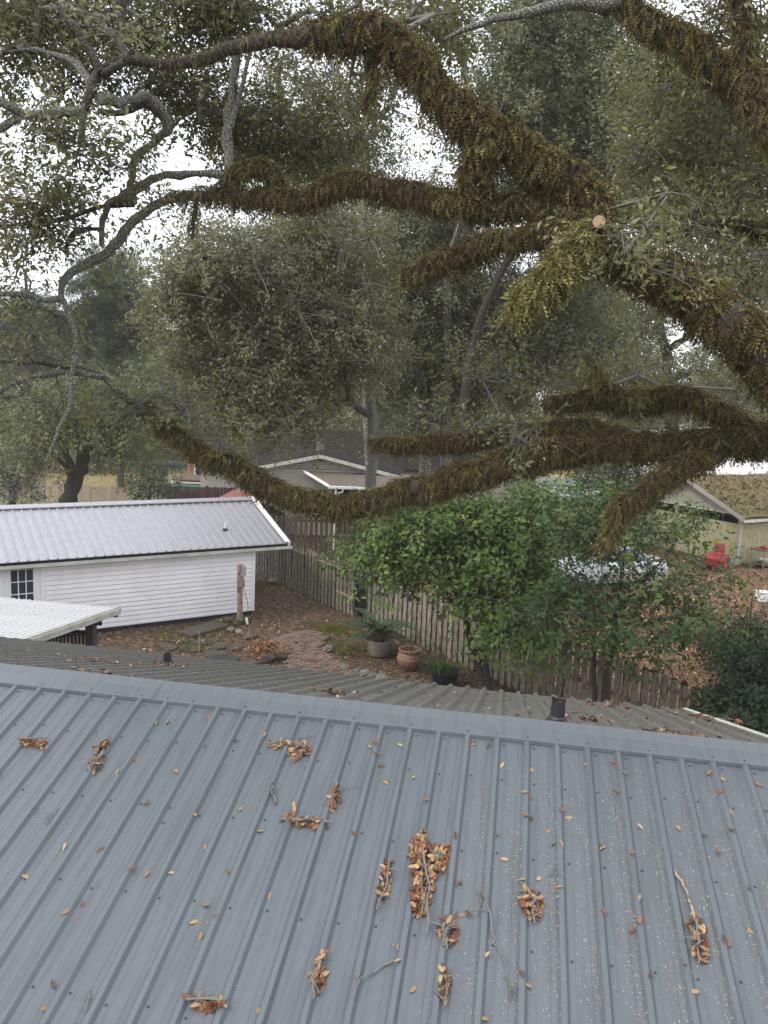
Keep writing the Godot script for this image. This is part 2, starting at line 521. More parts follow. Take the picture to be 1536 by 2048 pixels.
func sprout(tree: Node, roots: Array, blobs: Array, kind: String, leaf_mat: Material, tint: Array, opts := {}) -> void:
	# twigs grow from the nearest wood to points spread through the crown, leaf clumps sit at their ends
	var per: int = opts.get("per", 7)
	var spread: float = opts.get("spread", .35)
	var gate: float = opts.get("gate", -.12)
	var size: float = opts.get("size", 1.0)
	var tip: float = opts.get("tip", .006)
	var bare: float = opts.get("bare", 0.0)
	var tw: Material = opts.get("wood", M.twig)
	var fq: float = opts.get("freq", .7)
	var nz := FastNoiseLite.new()
	nz.seed = opts.get("seed", 3)
	nz.frequency = fq
	var pts: Array[Vector3] = []
	for b in blobs:
		var c: Vector3 = b[0]
		var e: Vector3 = b[1]
		var want: int = b[2]
		var got := 0
		var tries := 0
		while got < want and tries < want * 6:
			tries += 1
			var o := Vector3(rng.randfn(0, 1), rng.randfn(0, 1), rng.randfn(0, 1)).normalized() * pow(rng.randf(), .42)
			var p := c + o * e
			if nz.get_noise_3dv(p) < gate or p.y < .15:
				continue
			pts.append(p)
			got += 1
	var P := PackedVector3Array()
	var par := PackedInt32Array()
	for r: Vector4 in roots:
		P.append(Vector3(r.x, r.y, r.z))
		par.append(-1)
	var n0 := P.size()
	var mid := P[n0 / 2]
	var order := []
	for p in pts:
		var bd := 1e9
		for q in range(0, n0, 2):
			bd = minf(bd, P[q].distance_squared_to(p))
		order.append([bd, p])
	order.sort_custom(func(a, b): return a[0] < b[0])
	var ends := PackedInt32Array()
	for it in order:
		var p: Vector3 = it[1]
		var best := 0
		var bd := 1e9
		for q in P.size():
			var dd := P[q].distance_squared_to(p)
			if dd < bd:
				bd = dd
				best = q
		var ln := sqrt(bd)
		var steps := clampi(int(ln / .45), 1, 8)
		var from := P[best]
		var sag := Vector3(rng.randfn(0, .12), rng.randf_range(-.02, .14), rng.randfn(0, .12)) * ln
		var prev := best
		for s in range(1, steps + 1):
			var t := float(s) / steps
			var w := from.lerp(p, t) + sag * sin(PI * t) + Vector3(rng.randfn(0, .055), rng.randfn(0, .055), rng.randfn(0, .055)) * minf(ln, 1.5)
			P.append(w)
			par.append(prev)
			prev = P.size() - 1
		ends.append(prev)
	var wt := PackedFloat32Array()
	wt.resize(P.size())
	for q in ends:
		wt[q] += 1.0
	for q in range(P.size() - 1, n0 - 1, -1):
		if par[q] >= 0:
			wt[par[q]] += wt[q]
	var mb := MB.new()
	for q in range(n0, P.size()):
		var r1 := tip * pow(maxf(wt[q], 1.0), .46)
		var r0 := r1 if par[q] < n0 else tip * pow(maxf(minf(wt[par[q]], wt[q] * 2.5), 1.0), .46)
		var g := rng.randf_range(.7, 1.2)
		mb.k = Color(g, g, g)
		mb.tube(PackedVector3Array([P[par[q]], P[q]]), PackedFloat32Array([r0, r1]), 5 if r1 > .02 else 3, 0.0, null, false)
	var shapes: Array = clumps[kind]
	var lists := []
	var cols := []
	for q in shapes.size():
		lists.append([])
		cols.append(PackedColorArray())
	for q in ends:
		var at := P[q]
		var stem := (at - P[par[q]]).normalized()
		var tone := nz.get_noise_3dv(at * 2.3 + Vector3(40, 0, 0)) + rng.randfn(0, .25)
		for w in per:
			var off := Vector3(rng.randfn(0, 1), rng.randfn(0, .75), rng.randfn(0, 1)) * spread
			var p := at + off
			if p.y < .1:
				continue
			if off.length() > .12:
				mb.k = Color(1, 1, 1) * rng.randf_range(.7, 1.3)
				mb.tube(PackedVector3Array([at - stem * .05, at + off * .55 + Vector3(0, .03, 0), p + off * .15]), PackedFloat32Array([tip * .75, tip * .6, tip * .35]), 3, 0.0, null, false)
			if rng.randf() < bare:
				continue
			var y := (off.normalized() + stem * .6 + Vector3(0, .25, 0)).normalized()
			var x := y.cross(Vector3(rng.randfn(0, .3), 1, rng.randfn(0, .3))).normalized()
			var bs := Basis(x, y, x.cross(y)).rotated(y, rng.randf() * TAU)
			# keep the leaves roughly level: turn the clump upright by part
			bs = Basis(Quaternion(bs.orthonormalized()).slerp(Quaternion(Vector3.UP, rng.randf() * TAU), .45))
			var k := rng.randi() % shapes.size()
			lists[k].append(Transform3D(bs.scaled(Vector3.ONE * size * rng.randf_range(.75, 1.25)), p))
			var u := clampf(.5 + tone * .7 + rng.randfn(0, .18), 0, 1)
			var col: Color = tint[0].lerp(tint[1], u)
			if tint.size() > 2 and rng.randf() < .06:
				col = tint[2]
			cols[k].append(col * rng.randf_range(.75, 1.25))
	part("branches", mb.mesh(), tw, tree)
	for k in shapes.size():
		if lists[k].size():
			many("foliage", shapes[k], leaf_mat, tree, lists[k], cols[k])

func _ready() -> void:
	var cam := Camera3D.new()
	cam.name = "camera"
	cam.fov = 65.08
	cam.far = 1500.0
	cam.transform = Transform3D(Basis(Vector3.RIGHT, -.14545) * Basis(Vector3.BACK, .04236), Vector3(0, 6.55, 0))
	add_child(cam)
	cam.current = true
	var env := Environment.new()
	env.background_mode = Environment.BG_SKY
	var sky := Sky.new()
	var sm := ProceduralSkyMaterial.new()
	sm.sky_top_color = Color(.93, .95, 1.0)
	sm.sky_horizon_color = Color(.97, .98, 1.0)
	sm.sky_energy_multiplier = 1.22
	sm.ground_bottom_color = Color(.25, .23, .2)
	sm.ground_horizon_color = Color(.5, .5, .48)
	sm.sun_angle_max = 1.0
	sky.sky_material = sm
	env.sky = sky
	env.tonemap_mode = Environment.TONE_MAPPER_LINEAR
	env.tonemap_exposure = 1.46
	env.sdfgi_enabled = true
	env.ssao_enabled = true
	env.ssil_enabled = true
	env.fog_enabled = true
	env.fog_density = .0008
	env.fog_light_color = Color(1.0, .99, .95)
	var we := WorldEnvironment.new()
	we.name = "world_environment"
	we.environment = env
	add_child(we)
	var sun := DirectionalLight3D.new()
	sun.name = "sun"
	sun.light_energy = .5
	sun.light_color = Color(1, .97, .92)
	sun.light_angular_distance = 14.0
	sun.shadow_enabled = true
	sun.rotation = Vector3(deg_to_rad(-46), deg_to_rad(-62), 0)
	add_child(sun)
	rng.seed = 4711
	materials()
	ground()
	house()
	patio_cover()
	shed()
	fences()
	neighbours()
	fern_shapes()
	make_clumps("oak", 16, .34, .075, .030, .1)
	make_clumps("far_oak", 22, .62, .13, .06, .1)
	make_clumps("broad", 14, .42, .125, .062, .25)
	needle_clumps()
	great_oak()
	other_trees()
	shrubs()
	roof_litter()
	yard_things()
	vehicles()
	litter()

# ---------------------------------------------------------------- ground
func ground() -> void:
	var nz := FastNoiseLite.new()
	nz.seed = 9
	nz.frequency = .35
	var xs := PackedFloat32Array([-700, -300, -120, -60, -40])
	var x := -30.0
	while x <= 30.0:
		xs.append(x)
		x += .6
	xs.append_array([40, 60, 120, 300, 700])
	var zs := PackedFloat32Array([-900, -500, -250, -140, -90, -70])
	var z := -60.0
	while z <= 4.0:
		zs.append(z)
		z += .6
	zs.append_array([12, 40, 150, 400])
	var mb := MB.new()
	for a in zs.size():
		for b in xs.size():
			var near := absf(xs[b]) <= 30.0 and zs[a] > -40.0 and zs[a] < 4.0
			mb.v.append(Vector3(xs[b], -.02 + (nz.get_noise_2d(xs[b], zs[a]) * .05 if near else 0.0), zs[a]))
			mb.n.append(Vector3.UP)
			mb.c.append(Color.WHITE)
	var w := xs.size()
	for a in zs.size() - 1:
		for b in w - 1:
			var s := a * w + b
			mb.i.append_array([s, s + 1, s + w, s + 1, s + w + 1, s + w])
	struct("ground", mb.mesh(), M.earth)
	var lg := MB.new()
	var px := [Vector3(-2.9, .012, -27.0), Vector3(5.95, .012, -14.7), Vector3(7.5, .012, -11), Vector3(40, .012, -11), Vector3(40, .012, -36), Vector3(-2, .012, -30.6)]
	for q in range(1, 5):
		lg.tri(px[0], px[q], px[q + 1], Vector3.UP)
	struct("leaf_strewn_ground", lg.mesh(), M.leaf_ground)
	var f := MB.new()
	f.quad(Vector3(-90, .03, -40), Vector3(60, .03, -47), Vector3(90, .03, -300), Vector3(-150, .03, -300), Vector3.UP)
	struct("dry_grass_field", f.mesh(), M.dry_grass)
	var r := MB.new()
	r.quad(Vector3(-90, .036, -66), Vector3(60, .036, -62), Vector3(60, .036, -68), Vector3(-90, .036, -73), Vector3.UP)
	struct("road", r.mesh(), M.asphalt)

# ---------------------------------------------------------------- the near house
func profile(x0: float, x1: float, pitch := .0762, hi := .027, base := .034, top := .015, lo := .0028) -> PackedVector2Array:
	var out := PackedVector2Array([Vector2(x0, 0)])
	var k := int(floor(x0 / pitch)) - 1
	while k * pitch < x1 + .05:
		var c := k * pitch
		var pts := [Vector2(c - base, 0), Vector2(c - top, hi), Vector2(c + top, hi), Vector2(c + base, 0)]
		if posmod(k, 3) != 0:
			pts = [Vector2(c - .008, 0), Vector2(c - .004, lo), Vector2(c + .004, lo), Vector2(c + .008, 0)]
			if lo <= 0.0:
				pts = []
		for p in pts:
			if p.x > x0 and p.x < x1:
				out.append(p)
		k += 1
	out.append(Vector2(x1, 0))
	return out

func sheet(mb: MB, pr: PackedVector2Array, z0: float, z1: float, y0: float, slope: float, lift: float) -> void:
	for q in pr.size() - 1:
		var a := pr[q]
		var b := pr[q + 1]
		var la := lift if a.x < pr[0].x + .055 else 0.0
		var lb := lift if b.x < pr[0].x + .055 else 0.0
		var ya0 := y0 - slope * absf(z0) + a.y + la
		var yb0 := y0 - slope * absf(z0) + b.y + lb
		var ya1 := y0 - slope * absf(z1) + a.y + la
		var yb1 := y0 - slope * absf(z1) + b.y + lb
		mb.quad(Vector3(a.x, ya0, z0), Vector3(b.x, yb0, z0), Vector3(b.x, yb1, z1), Vector3(a.x, ya1, z1), Vector3.UP)
		mb.quad(Vector3(a.x, ya1 - .004, z1), Vector3(b.x, yb1 - .004, z1), Vector3(b.x, yb1, z1), Vector3(a.x, ya1, z1), Vector3(0, 0, signf(z1)))

func roof_y(x: float, z: float) -> float:
	var y := YR - SL * absf(z)
	var m := absf(x - roundf(x / .2286) * .2286)
	return y + .027 * clampf((.034 - m) / .02, 0.0, 1.0)

func house() -> void:
	var h := thing("metal_roof_house", "house in the foreground under a large blue grey ribbed metal roof strewn with leaves", "house", HOUSE)
	var w := MB.new()
	var yn := YR - SL * 5.0 - .12
	var yf := YR - SL * 3.95 - .12
	var poly := PackedVector2Array([Vector2(-3.95, 0), Vector2(4.9, 0), Vector2(4.9, YR - SL * 4.9 - .12), Vector2(0, YR - .12), Vector2(-3.95, yf)])
	for x in [-9.6, 4.85]:
		w.prism(poly, Transform3D(Basis(Vector3(0, 0, 1), Vector3.UP, Vector3(-1, 0, 0)), Vector3(x, 0, 0)), .15)
	w.box(Transform3D(Basis(), Vector3(-2.3, yf * .5, -3.9)), Vector3(14.4, yf, .12))
	w.box(Transform3D(Basis(), Vector3(-2.3, yn * .5, 4.85)), Vector3(14.4, yn, .12))
	part("wall", w.mesh(), M.siding, h)
	var right := 5.27
	for q in range(-11, 6):
		var x0 := q * .9144 - .034
		var x1 := minf((q + 1) * .9144 + .034, right)
		if q >= -8:
			var mb := MB.new()
			var pk := rng.randf_range(.94, 1.05)
			mb.k = Color(pk, pk, pk * rng.randf_range(.985, 1.015))
			sheet(mb, profile(x0, x1), .02, 5.3, YR, SL, .0028)
			part("roof_panel", mb.mesh(), M.roof_steel, h)
		var mf := MB.new()
		sheet(mf, profile(x0, x1, .0762, .036, .036, .016), -.02, -lerpf(5.2, 4.1, clampf((q * .9144 + 4.2) / 9.0, 0, 1)), YR, SL, .0028)
		part("roof_panel", mf.mesh(), M.roof_weathered, h)
	var cuts := [-10.0, -3.1, .06, 2.92, 5.3]
	for q in 4:
		var c := MB.new()
		var lf: float = .003 * (q % 2)
		var a: float = cuts[q] - (.05 if q % 2 else 0.0)
		var b: float = cuts[q + 1] + (.05 if q % 2 else 0.0)
		for s in [-1.0, 1.0]:
			var zz := [0.0, .012, .085, .09, .205, .217, .219]
			var yy := [.050, .046, .034, .0335, .0315, .0295, .002]
			for t in 6:
				var z0: float = zz[t] * s
				var z1: float = zz[t + 1] * s
				c.quad(Vector3(a, YR - SL * absf(z0) + yy[t] + lf, z0), Vector3(b, YR - SL * absf(z0) + yy[t] + lf, z0), Vector3(b, YR - SL * absf(z1) + yy[t + 1] + lf, z1), Vector3(a, YR - SL * absf(z1) + yy[t + 1] + lf, z1), Vector3(0, 1, s * .3))
		part("ridge_cap", c.mesh(), M.roof_steel, h)
	var sc := MB.new()
	for q in range(-12, 24):
		var xr := q * .2286
		for s in [-1.0, 1.0]:
			if q % 2 == 0 or rng.randf() < .3:
				screw(sc, xr + rng.randf_range(-.004, .004), .185 * s, .033)
		for z in [.62, 1.25, 1.9, 2.55, 3.2]:
			screw(sc, xr + .052 + rng.randf_range(-.006, .006), z + rng.randf_range(-.02, .02), .0015)
		for z in [.26]:
			screw(sc, xr + .055, z, .0015)
	var so := part("screw_heads", sc.mesh(), M.screw, h)
	so.set_meta("kind", "stuff")
	# white rake trim on the far slope and a gutter board
	for s in [-1.0, 1.0]:
		var ln := 4.12 if s < 0 else 5.3
		var tr := MB.new()
		var ang: float = atan(SL) * s
		tr.box(Transform3D(Basis(Vector3.RIGHT, ang), Vector3(5.31, YR - SL * ln * .5 - .03, ln * .5 * s)), Vector3(.05, .14, ln * 1.047), .008)
		part("rake_trim", tr.mesh(), M.cream_paint, h)
	# vent pipes through the far slope
	var rb := MB.new()
	var base := Vector3(3.45, YR - SL * .27 + .01, -.27)
	rb.lathe(PackedVector2Array([Vector2(.105, 0), Vector2(.10, .015), Vector2(.085, .035), Vector2(.07, .05), Vector2(.072, .058), Vector2(.06, .075), Vector2(.058, .15), Vector2(.056, .2)]), Transform3D(Basis(), base), 18)
	for q in 18:
		var a0 := TAU * q / 18
		var a1 := TAU * (q + 1) / 18
		var h0 := .2 + .03 * sin(a0 * 2.0 + 1.3) + .018 * sin(a0 * 5.0)
		var h1 := .2 + .03 * sin(a1 * 2.0 + 1.3) + .018 * sin(a1 * 5.0)
		for r in [.056, .049]:
			rb.quad(base + Vector3(r * cos(a0), .13, r * sin(a0)), base + Vector3(r * cos(a1), .13, r * sin(a1)), base + Vector3(r * cos(a1), h1, r * sin(a1)), base + Vector3(r * cos(a0), h0, r * sin(a0)), Vector3(cos(a0), 0, sin(a0)) * (1.0 if r > .05 else -1.0))
	var o := part("vent_pipe", rb.mesh(), M.rubber, h)
	o.set_meta("label", "black rubber vent pipe with a torn top behind the ridge")
	var rr := MB.new()
	rr.k = Color(.10, .045, .025)
	rr.lathe(PackedVector2Array([Vector2(.047, .05), Vector2(.046, .19)]), Transform3D(Basis(), base), 14)
	part("inner_pipe", rr.mesh(), mat("rusted_pipe", Color.WHITE, .9), o)
	var vp := MB.new()
	var b2 := Vector3(-1.16, roof_y(-1.16, -2.85) - .02, -2.85)
	vp.lathe(PackedVector2Array([Vector2(.075, 0), Vector2(.055, .03), Vector2(.05, .035), Vector2(.05, .14), Vector2(.042, .14), Vector2(.042, .04)]), Transform3D(Basis(), b2), 14)
	part("vent_pipe", vp.mesh(), M.rubber, h)

func screw(mb: MB, x: float, z: float, up: float) -> void:
	var t := Transform3D(Basis(Vector3.RIGHT, atan(SL) * signf(z)), Vector3(x, YR - SL * absf(z) + up, z))
	mb.lathe(PackedVector2Array([Vector2(.0085, 0), Vector2(.008, .0025), Vector2(.0045, .003), Vector2(.004, .007), Vector2(0.0, .0072)]), t, 6)

# ---------------------------------------------------------------- white patio cover between house and shed
func patio_cover() -> void:
	var tip := Vector3(-5.368, 1.97, -16)
	var t := Transform3D(HOUSE.basis, Vector3(tip.x, 0, tip.z))
	var o := thing("patio_cover", "low patio cover with a white ribbed metal roof at the left edge", "patio cover", t)
	for q in 8:
		var mb := MB.new()
		var x1 := -.03 - q * .976
		var pr := PackedVector2Array()
		var k := 0
		while k <= 8:
			var c := x1 - .976 + k * .122
			pr.append_array([Vector2(c - .03, 0), Vector2(c - .012, .024), Vector2(c + .012, .024), Vector2(c + .03, 0)])
			k += 1
		for w in pr.size() - 1:
			var a := pr[w]
			var b := pr[w + 1]
			mb.quad(Vector3(a.x, tip.y + a.y, 0), Vector3(b.x, tip.y + b.y, 0), Vector3(b.x, tip.y + b.y + 4.7 * .0875, 4.7), Vector3(a.x, tip.y + a.y + 4.7 * .0875, 4.7), Vector3.UP)
		part("roof_panel", mb.mesh(), M.white_steel, o, Transform3D(Basis(), Vector3(0, -.002 * (q % 2), 0)))
	var f := MB.new()
	var sl := Basis(Vector3.RIGHT, -atan(.0875))
	f.box(Transform3D(sl, Vector3(.02, tip.y + .2 - .03, 2.33)), Vector3(.03, .17, 4.75), .006)
	f.box(Transform3D(sl, Vector3(.035, tip.y + .2 - .015, 2.33)), Vector3(.03, .06, 4.75), .006)
	part("rake_fascia", f.mesh(), M.cream_paint, o)
	var g := MB.new()
	g.box(Transform3D(Basis(), Vector3(-3.9, tip.y - .10, .04)), Vector3(7.8, .14, .06), .005)
	g.box(Transform3D(Basis(), Vector3(-3.9, tip.y - .16, .5)), Vector3(7.6, .14, .05), .005)
	part("beam", g.mesh(), M.navy_wood, o)
	for x in [-.36, -3.6]:
		var p := MB.new()
		p.box(Transform3D(Basis(), Vector3(x, tip.y * .5 - .1, .45)), Vector3(.17, tip.y - .1, .17), .01)
		part("post", p.mesh(), mat("post_dark", lin(.055, .05, .05), .8), o)
	var rl := MB.new()
	for y in [.35, 1.2, 1.55]:
		rl.box(Transform3D(Basis(), Vector3(-1.95, y, .45)), Vector3(3.0, .06, .035), .004)
	var bal := thing("railing", "dark navy slatted railing under the white patio cover", "railing", t)
	part("rail", rl.mesh(), M.navy_wood, bal)
	var pk := MB.new()
	pk.box(Transform3D(), Vector3(.042, 1.35, .02), .003)
	var pm := pk.mesh()
	for q in 36:
		part("picket", pm, M.navy_wood, bal, Transform3D(Basis(), Vector3(-.52 - q * .082, .92 + .02 * rng.randf(), .475)))
	var bn := MB.new()
	bn.lathe(PackedVector2Array([Vector2(0, 0), Vector2(.24, 0), Vector2(.29, .9), Vector2(.31, .9), Vector2(.31, .95), Vector2(.2, 1.02), Vector2(0, 1.04)]), Transform3D(), 20)
	single("bin", bn.mesh(), mat("navy_plastic", lin(.02, .03, .06), .4), "round dark blue bin beside the slatted railing under the patio cover", "bin", Transform3D(Basis(), t * Vector3(-1.7, .55, .95)))

# ---------------------------------------------------------------- white shed
func shed() -> void:
	var t := Transform3D(Basis(Vector3(0.842, 0, -0.54), Vector3.UP, Vector3(0.54, 0, 0.842)), Vector3(-2.766, 0, -23.19))
	var o := thing("white_shed", "long white clapboard shed with a silver metal roof", "shed", t)
	var lft := -12.0
	var wr := -.95
	var wz := -.25
	# siding boards, 15 courses, each a tapered clapboard
	for q in 15:
		var y0 := .13 + q * .127
		for seg in [[-6.66, wr - .03], [lft, -7.72]]:
			var mb := MB.new()
			var a: float = seg[0]
			var b: float = seg[1]
			mb.quad(Vector3(a, y0, wz + .026), Vector3(b, y0, wz + .026), Vector3(b, y0 + .112, wz + .012), Vector3(a, y0 + .112, wz + .012), Vector3(0, 0, 1))
			mb.quad(Vector3(a, y0, wz + .026), Vector3(b, y0, wz + .026), Vector3(b, y0 + .001, wz - .01), Vector3(a, y0 + .001, wz - .01), Vector3(0, -1, 0))
			mb.quad(Vector3(a, y0 + .112, wz + .012), Vector3(b, y0 + .112, wz + .012), Vector3(b, y0 + .113, wz - .01), Vector3(a, y0 + .113, wz - .01), Vector3(0, 1, 0))
			part("siding_board", mb.mesh(), M.siding, o)
	var w := MB.new()
	w.box(Transform3D(Basis(), Vector3((lft + wr) * .5, 1.05, wz - .06)), Vector3(wr - lft, 1.9, .1))
	w.box(Transform3D(Basis(), Vector3((lft + wr) * .5, 1.05, -4.9)), Vector3(wr - lft, 1.9, .1))
	var gp := PackedVector2Array([Vector2(-4.85, .13), Vector2(wz - .12, .13), Vector2(wz - .12, 2.0), Vector2(-2.66, 2.88), Vector2(-4.85, 2.0)])
	for x in [wr - .06, lft + .06]:
		w.prism(gp, Transform3D(Basis(Vector3(0, 0, 1), Vector3.UP, Vector3(-1, 0, 0)), Vector3(x, 0, 0)), .1)
	part("wall", w.mesh(), M.siding, o)
	var sk := MB.new()
	sk.box(Transform3D(Basis(), Vector3((lft + wr) * .5 - .04, .05, wz - .07)), Vector3(wr - lft - .1, .2, .08))
	part("foundation_skirt", sk.mesh(), M.dark, o)
	var ct := MB.new()
	ct.box(Transform3D(Basis(), Vector3(wr - .045, 1.07, wz + .012)), Vector3(.10, 1.9, .05), .004)
	part("corner_trim", ct.mesh(), M.white_trim, o)
	var drop := .366
	for s in [1.0, -1.0]:
		for q in 14:
			var mb := MB.new()
			var x1 := -.02 - q * .9144
			var pr := PackedVector2Array([Vector2(x1 - .95, 0)])
			for k in 4:
				var c := x1 - .9144 + k * .2286 + .03
				for e in [[-.034, 0.0], [-.014, .03], [.014, .03], [.034, 0.0]]:
					pr.append(Vector2(c + e[0], e[1]))
				for m in [.0762, .1524]:
					for e in [[-.012, 0.0], [-.005, .005], [.005, .005], [.012, 0.0]]:
						pr.append(Vector2(c + m + e[0], e[1]))
			pr.append(Vector2(x1 + .005, 0))
			for v in pr.size() - 1:
				var a := pr[v]
				var b := pr[v + 1]
				mb.quad(Vector3(a.x, 3.086 + a.y, -2.66), Vector3(b.x, 3.086 + b.y, -2.66), Vector3(b.x, 2.112 + b.y, -2.66 + 2.68 * s), Vector3(a.x, 2.112 + a.y, -2.66 + 2.68 * s), Vector3.UP)
				mb.quad(Vector3(a.x, 2.100, -2.66 + 2.68 * s), Vector3(b.x, 2.100, -2.66 + 2.68 * s), Vector3(b.x, 2.112 + b.y, -2.66 + 2.68 * s), Vector3(a.x, 2.112 + a.y, -2.66 + 2.68 * s), Vector3(0, 0, s))
			part("roof_panel", mb.mesh(), M.shed_steel, o, Transform3D(Basis(), Vector3(0, .002 * (q % 2), 0)))
	var rc := MB.new()
	for s in [1.0, -1.0]:
		rc.quad(Vector3(-12.6, 3.15, -2.66), Vector3(.02, 3.15, -2.66), Vector3(.02, 3.15 - drop * .2, -2.66 + .2 * s), Vector3(-12.6, 3.15 - drop * .2, -2.66 + .2 * s), Vector3.UP)
		rc.quad(Vector3(-12.6, 3.05, -2.66 + .2 * s), Vector3(.02, 3.05, -2.66 + .2 * s), Vector3(.02, 3.15 - drop * .2, -2.66 + .2 * s), Vector3(-12.6, 3.15 - drop * .2, -2.66 + .2 * s), Vector3(0, 0, s))
	part("ridge_cap", rc.mesh(), M.shed_steel, o)
	var rt := MB.new()
	for s in [1.0, -1.0]:
		var bs := Basis(Vector3.RIGHT, atan(drop) * s)
		rt.box(Transform3D(bs, Vector3(.01, 2.6, -2.66 + 1.34 * s)), Vector3(.06, .14, 2.9), .008)
		rt.box(Transform3D(bs, Vector3(-.04, 2.655, -2.66 + 1.34 * s)), Vector3(.16, .03, 2.9), .004)
	part("rake_trim", rt.mesh(), M.white_trim, o)
	var fa := MB.new()
	fa.box(Transform3D(Basis(), Vector3(-6.2, 2.05, -.10)), Vector3(12.4, .10, .03))
	part("fascia", fa.mesh(), M.dark, o)
	var gu := MB.new()
	gu.box(Transform3D(Basis(), Vector3(-6.15, 1.985, .03)), Vector3(12.5, .075, .09), .01)
	gu.box(Transform3D(Basis(), Vector3(-6.15, 2.03, .076)), Vector3(12.5, .018, .014))
	part("gutter", gu.mesh(), M.cream_paint, o)
	var sf := MB.new()
	sf.box(Transform3D(Basis(), Vector3(-6.2, 1.955, -.13)), Vector3(12.3, .02, .22))
	sf.box(Transform3D(Basis(), Vector3(-3.8, 1.99, wz + .03)), Vector3(5.7, .06, .03), .004)
	part("soffit", sf.mesh(), M.white_trim, o)
	# door with a divided light
	var dr := MB.new()
	dr.box(Transform3D(Basis(), Vector3(-7.19, .98, wz - .01)), Vector3(.92, 1.86, .04))
	for x in [-7.67, -6.71]:
		dr.box(Transform3D(Basis(), Vector3(x, 1.0, wz + .02)), Vector3(.1, 1.92, .06), .006)
	var door := part("door", dr.mesh(), M.white_trim, o)
	var gl := MB.new()
	gl.box(Transform3D(), Vector3(.155, .29, .01))
	var gm := gl.mesh()
	for cx in 3:
		for cy in 4:
			part("pane", gm, M.glass, door, Transform3D(Basis(), Vector3(-7.37 + cx * .178, 1.71 - cy * .315, wz + .016)))
	var mu := MB.new()
	for x in 4:
		mu.box(Transform3D(Basis(), Vector3(-7.459 + x * .178, 1.24, wz + .02)), Vector3(.022, 1.28, .025), .003)
	for y in 5:
		mu.box(Transform3D(Basis(), Vector3(-7.19, 1.868 - y * .315, wz + .021)), Vector3(.56, .022, .025), .003)
	part("muntin", mu.mesh(), M.white_trim, door)
	var vt := MB.new()
	var vx := -1.62
	var vz := -.88
	var vy := 2.112 + drop * .88
	vt.lathe(PackedVector2Array([Vector2(.09, 0), Vector2(.07, .05), Vector2(.05, .06), Vector2(.028, .07)]), Transform3D(Basis(Vector3.RIGHT, .35), Vector3(vx, vy, vz)), 10)
	var vo := part("roof_vent", vt.mesh(), M.rubber, o)
	var vq := MB.new()
	vq.lathe(PackedVector2Array([Vector2(.022, 0), Vector2(.022, .2), Vector2(0, .2)]), Transform3D(Basis(), Vector3(vx, vy + .04, vz)), 8)
	part("vent_tube", vq.mesh(), M.white_trim, vo)
	# service post in front of the wall
	var pt := thing("service_post", "weathered wooden post carrying a grey electrical box in front of the shed wall", "post", t * Transform3D(Basis(), Vector3(-1.67, 0, .42)))
	var pb := MB.new()
	pb.box(Transform3D(Basis(Vector3.BACK, .012), Vector3(0, .84, 0)), Vector3(.13, 1.72, .12), .012)
	part("post", pb.mesh(), M.post_wood, pt)
	var eb := MB.new()
	eb.box(Transform3D(Basis(), Vector3(.08, 1.5, .0)), Vector3(.13, .3, .16), .02)
	part("electrical_box", eb.mesh(), M.grey_metal, pt)
	var ob := MB.new()
	ob.box(Transform3D(Basis(), Vector3(-.02, 1.22, .08)), Vector3(.17, .34, .05), .02)
	ob.box(Transform3D(Basis(), Vector3(.09, 1.15, .02)), Vector3(.05, .24, .1), .01)
	part("bracket", ob.mesh(), M.post_wood, pt)
	var cb := MB.new()
	cb.tube(PackedVector3Array([Vector3(.1, 1.05, 0), Vector3(.12, .9, .03), Vector3(.2, .65, .05), Vector3(.24, .4, .04), Vector3(.2, .12, 0), Vector3(.19, 0, 0)]), PackedFloat32Array([.008, .008, .008, .008, .008, .008]), 5)
	cb.tube(PackedVector3Array([Vector3(-.08, 1.45, .05), Vector3(-.11, 1.25, .07), Vector3(-.09, 1.0, .06), Vector3(-.05, .9, .06)]), PackedFloat32Array([.012, .012, .012, .012]), 5)
	part("cable", cb.mesh(), M.rubber, pt)
	var cap := MB.new()
	cap.lathe(PackedVector2Array([Vector2(.035, 0), Vector2(.035, .18), Vector2(0, .19)]), Transform3D(Basis(Vector3.BACK, .2), t * Vector3(-1.5, 0, .6)), 10)
	single("pipe_stub", cap.mesh(), M.plastic_white, "short white plastic pipe stub at the foot of the service post", "pipe")

# ---------------------------------------------------------------- fences
func picket_meshes(w: float, h: float) -> Array:
	var out := []
	for q in 5:
		var mb := MB.new()
		var g: float = [1.0, .8, 1.18, .9, 1.08][q]
		mb.k = Color(g, g * [1.0, .98, 1.0, 1.03, .97][q], g * [1.0, .95, 1.02, .93, .95][q])
		var hh: float = h * [1.0, .985, 1.012, 1.0, .97][q]
		var c := .035
		mb.prism(PackedVector2Array([Vector2(-w * .5, 0), Vector2(w * .5, 0), Vector2(w * .5, hh - c), Vector2(w * .5 - c, hh), Vector2(-w * .5 + c, hh), Vector2(-w * .5, hh - c)]), Transform3D(), .018)
		out.append(mb.mesh())
	return out

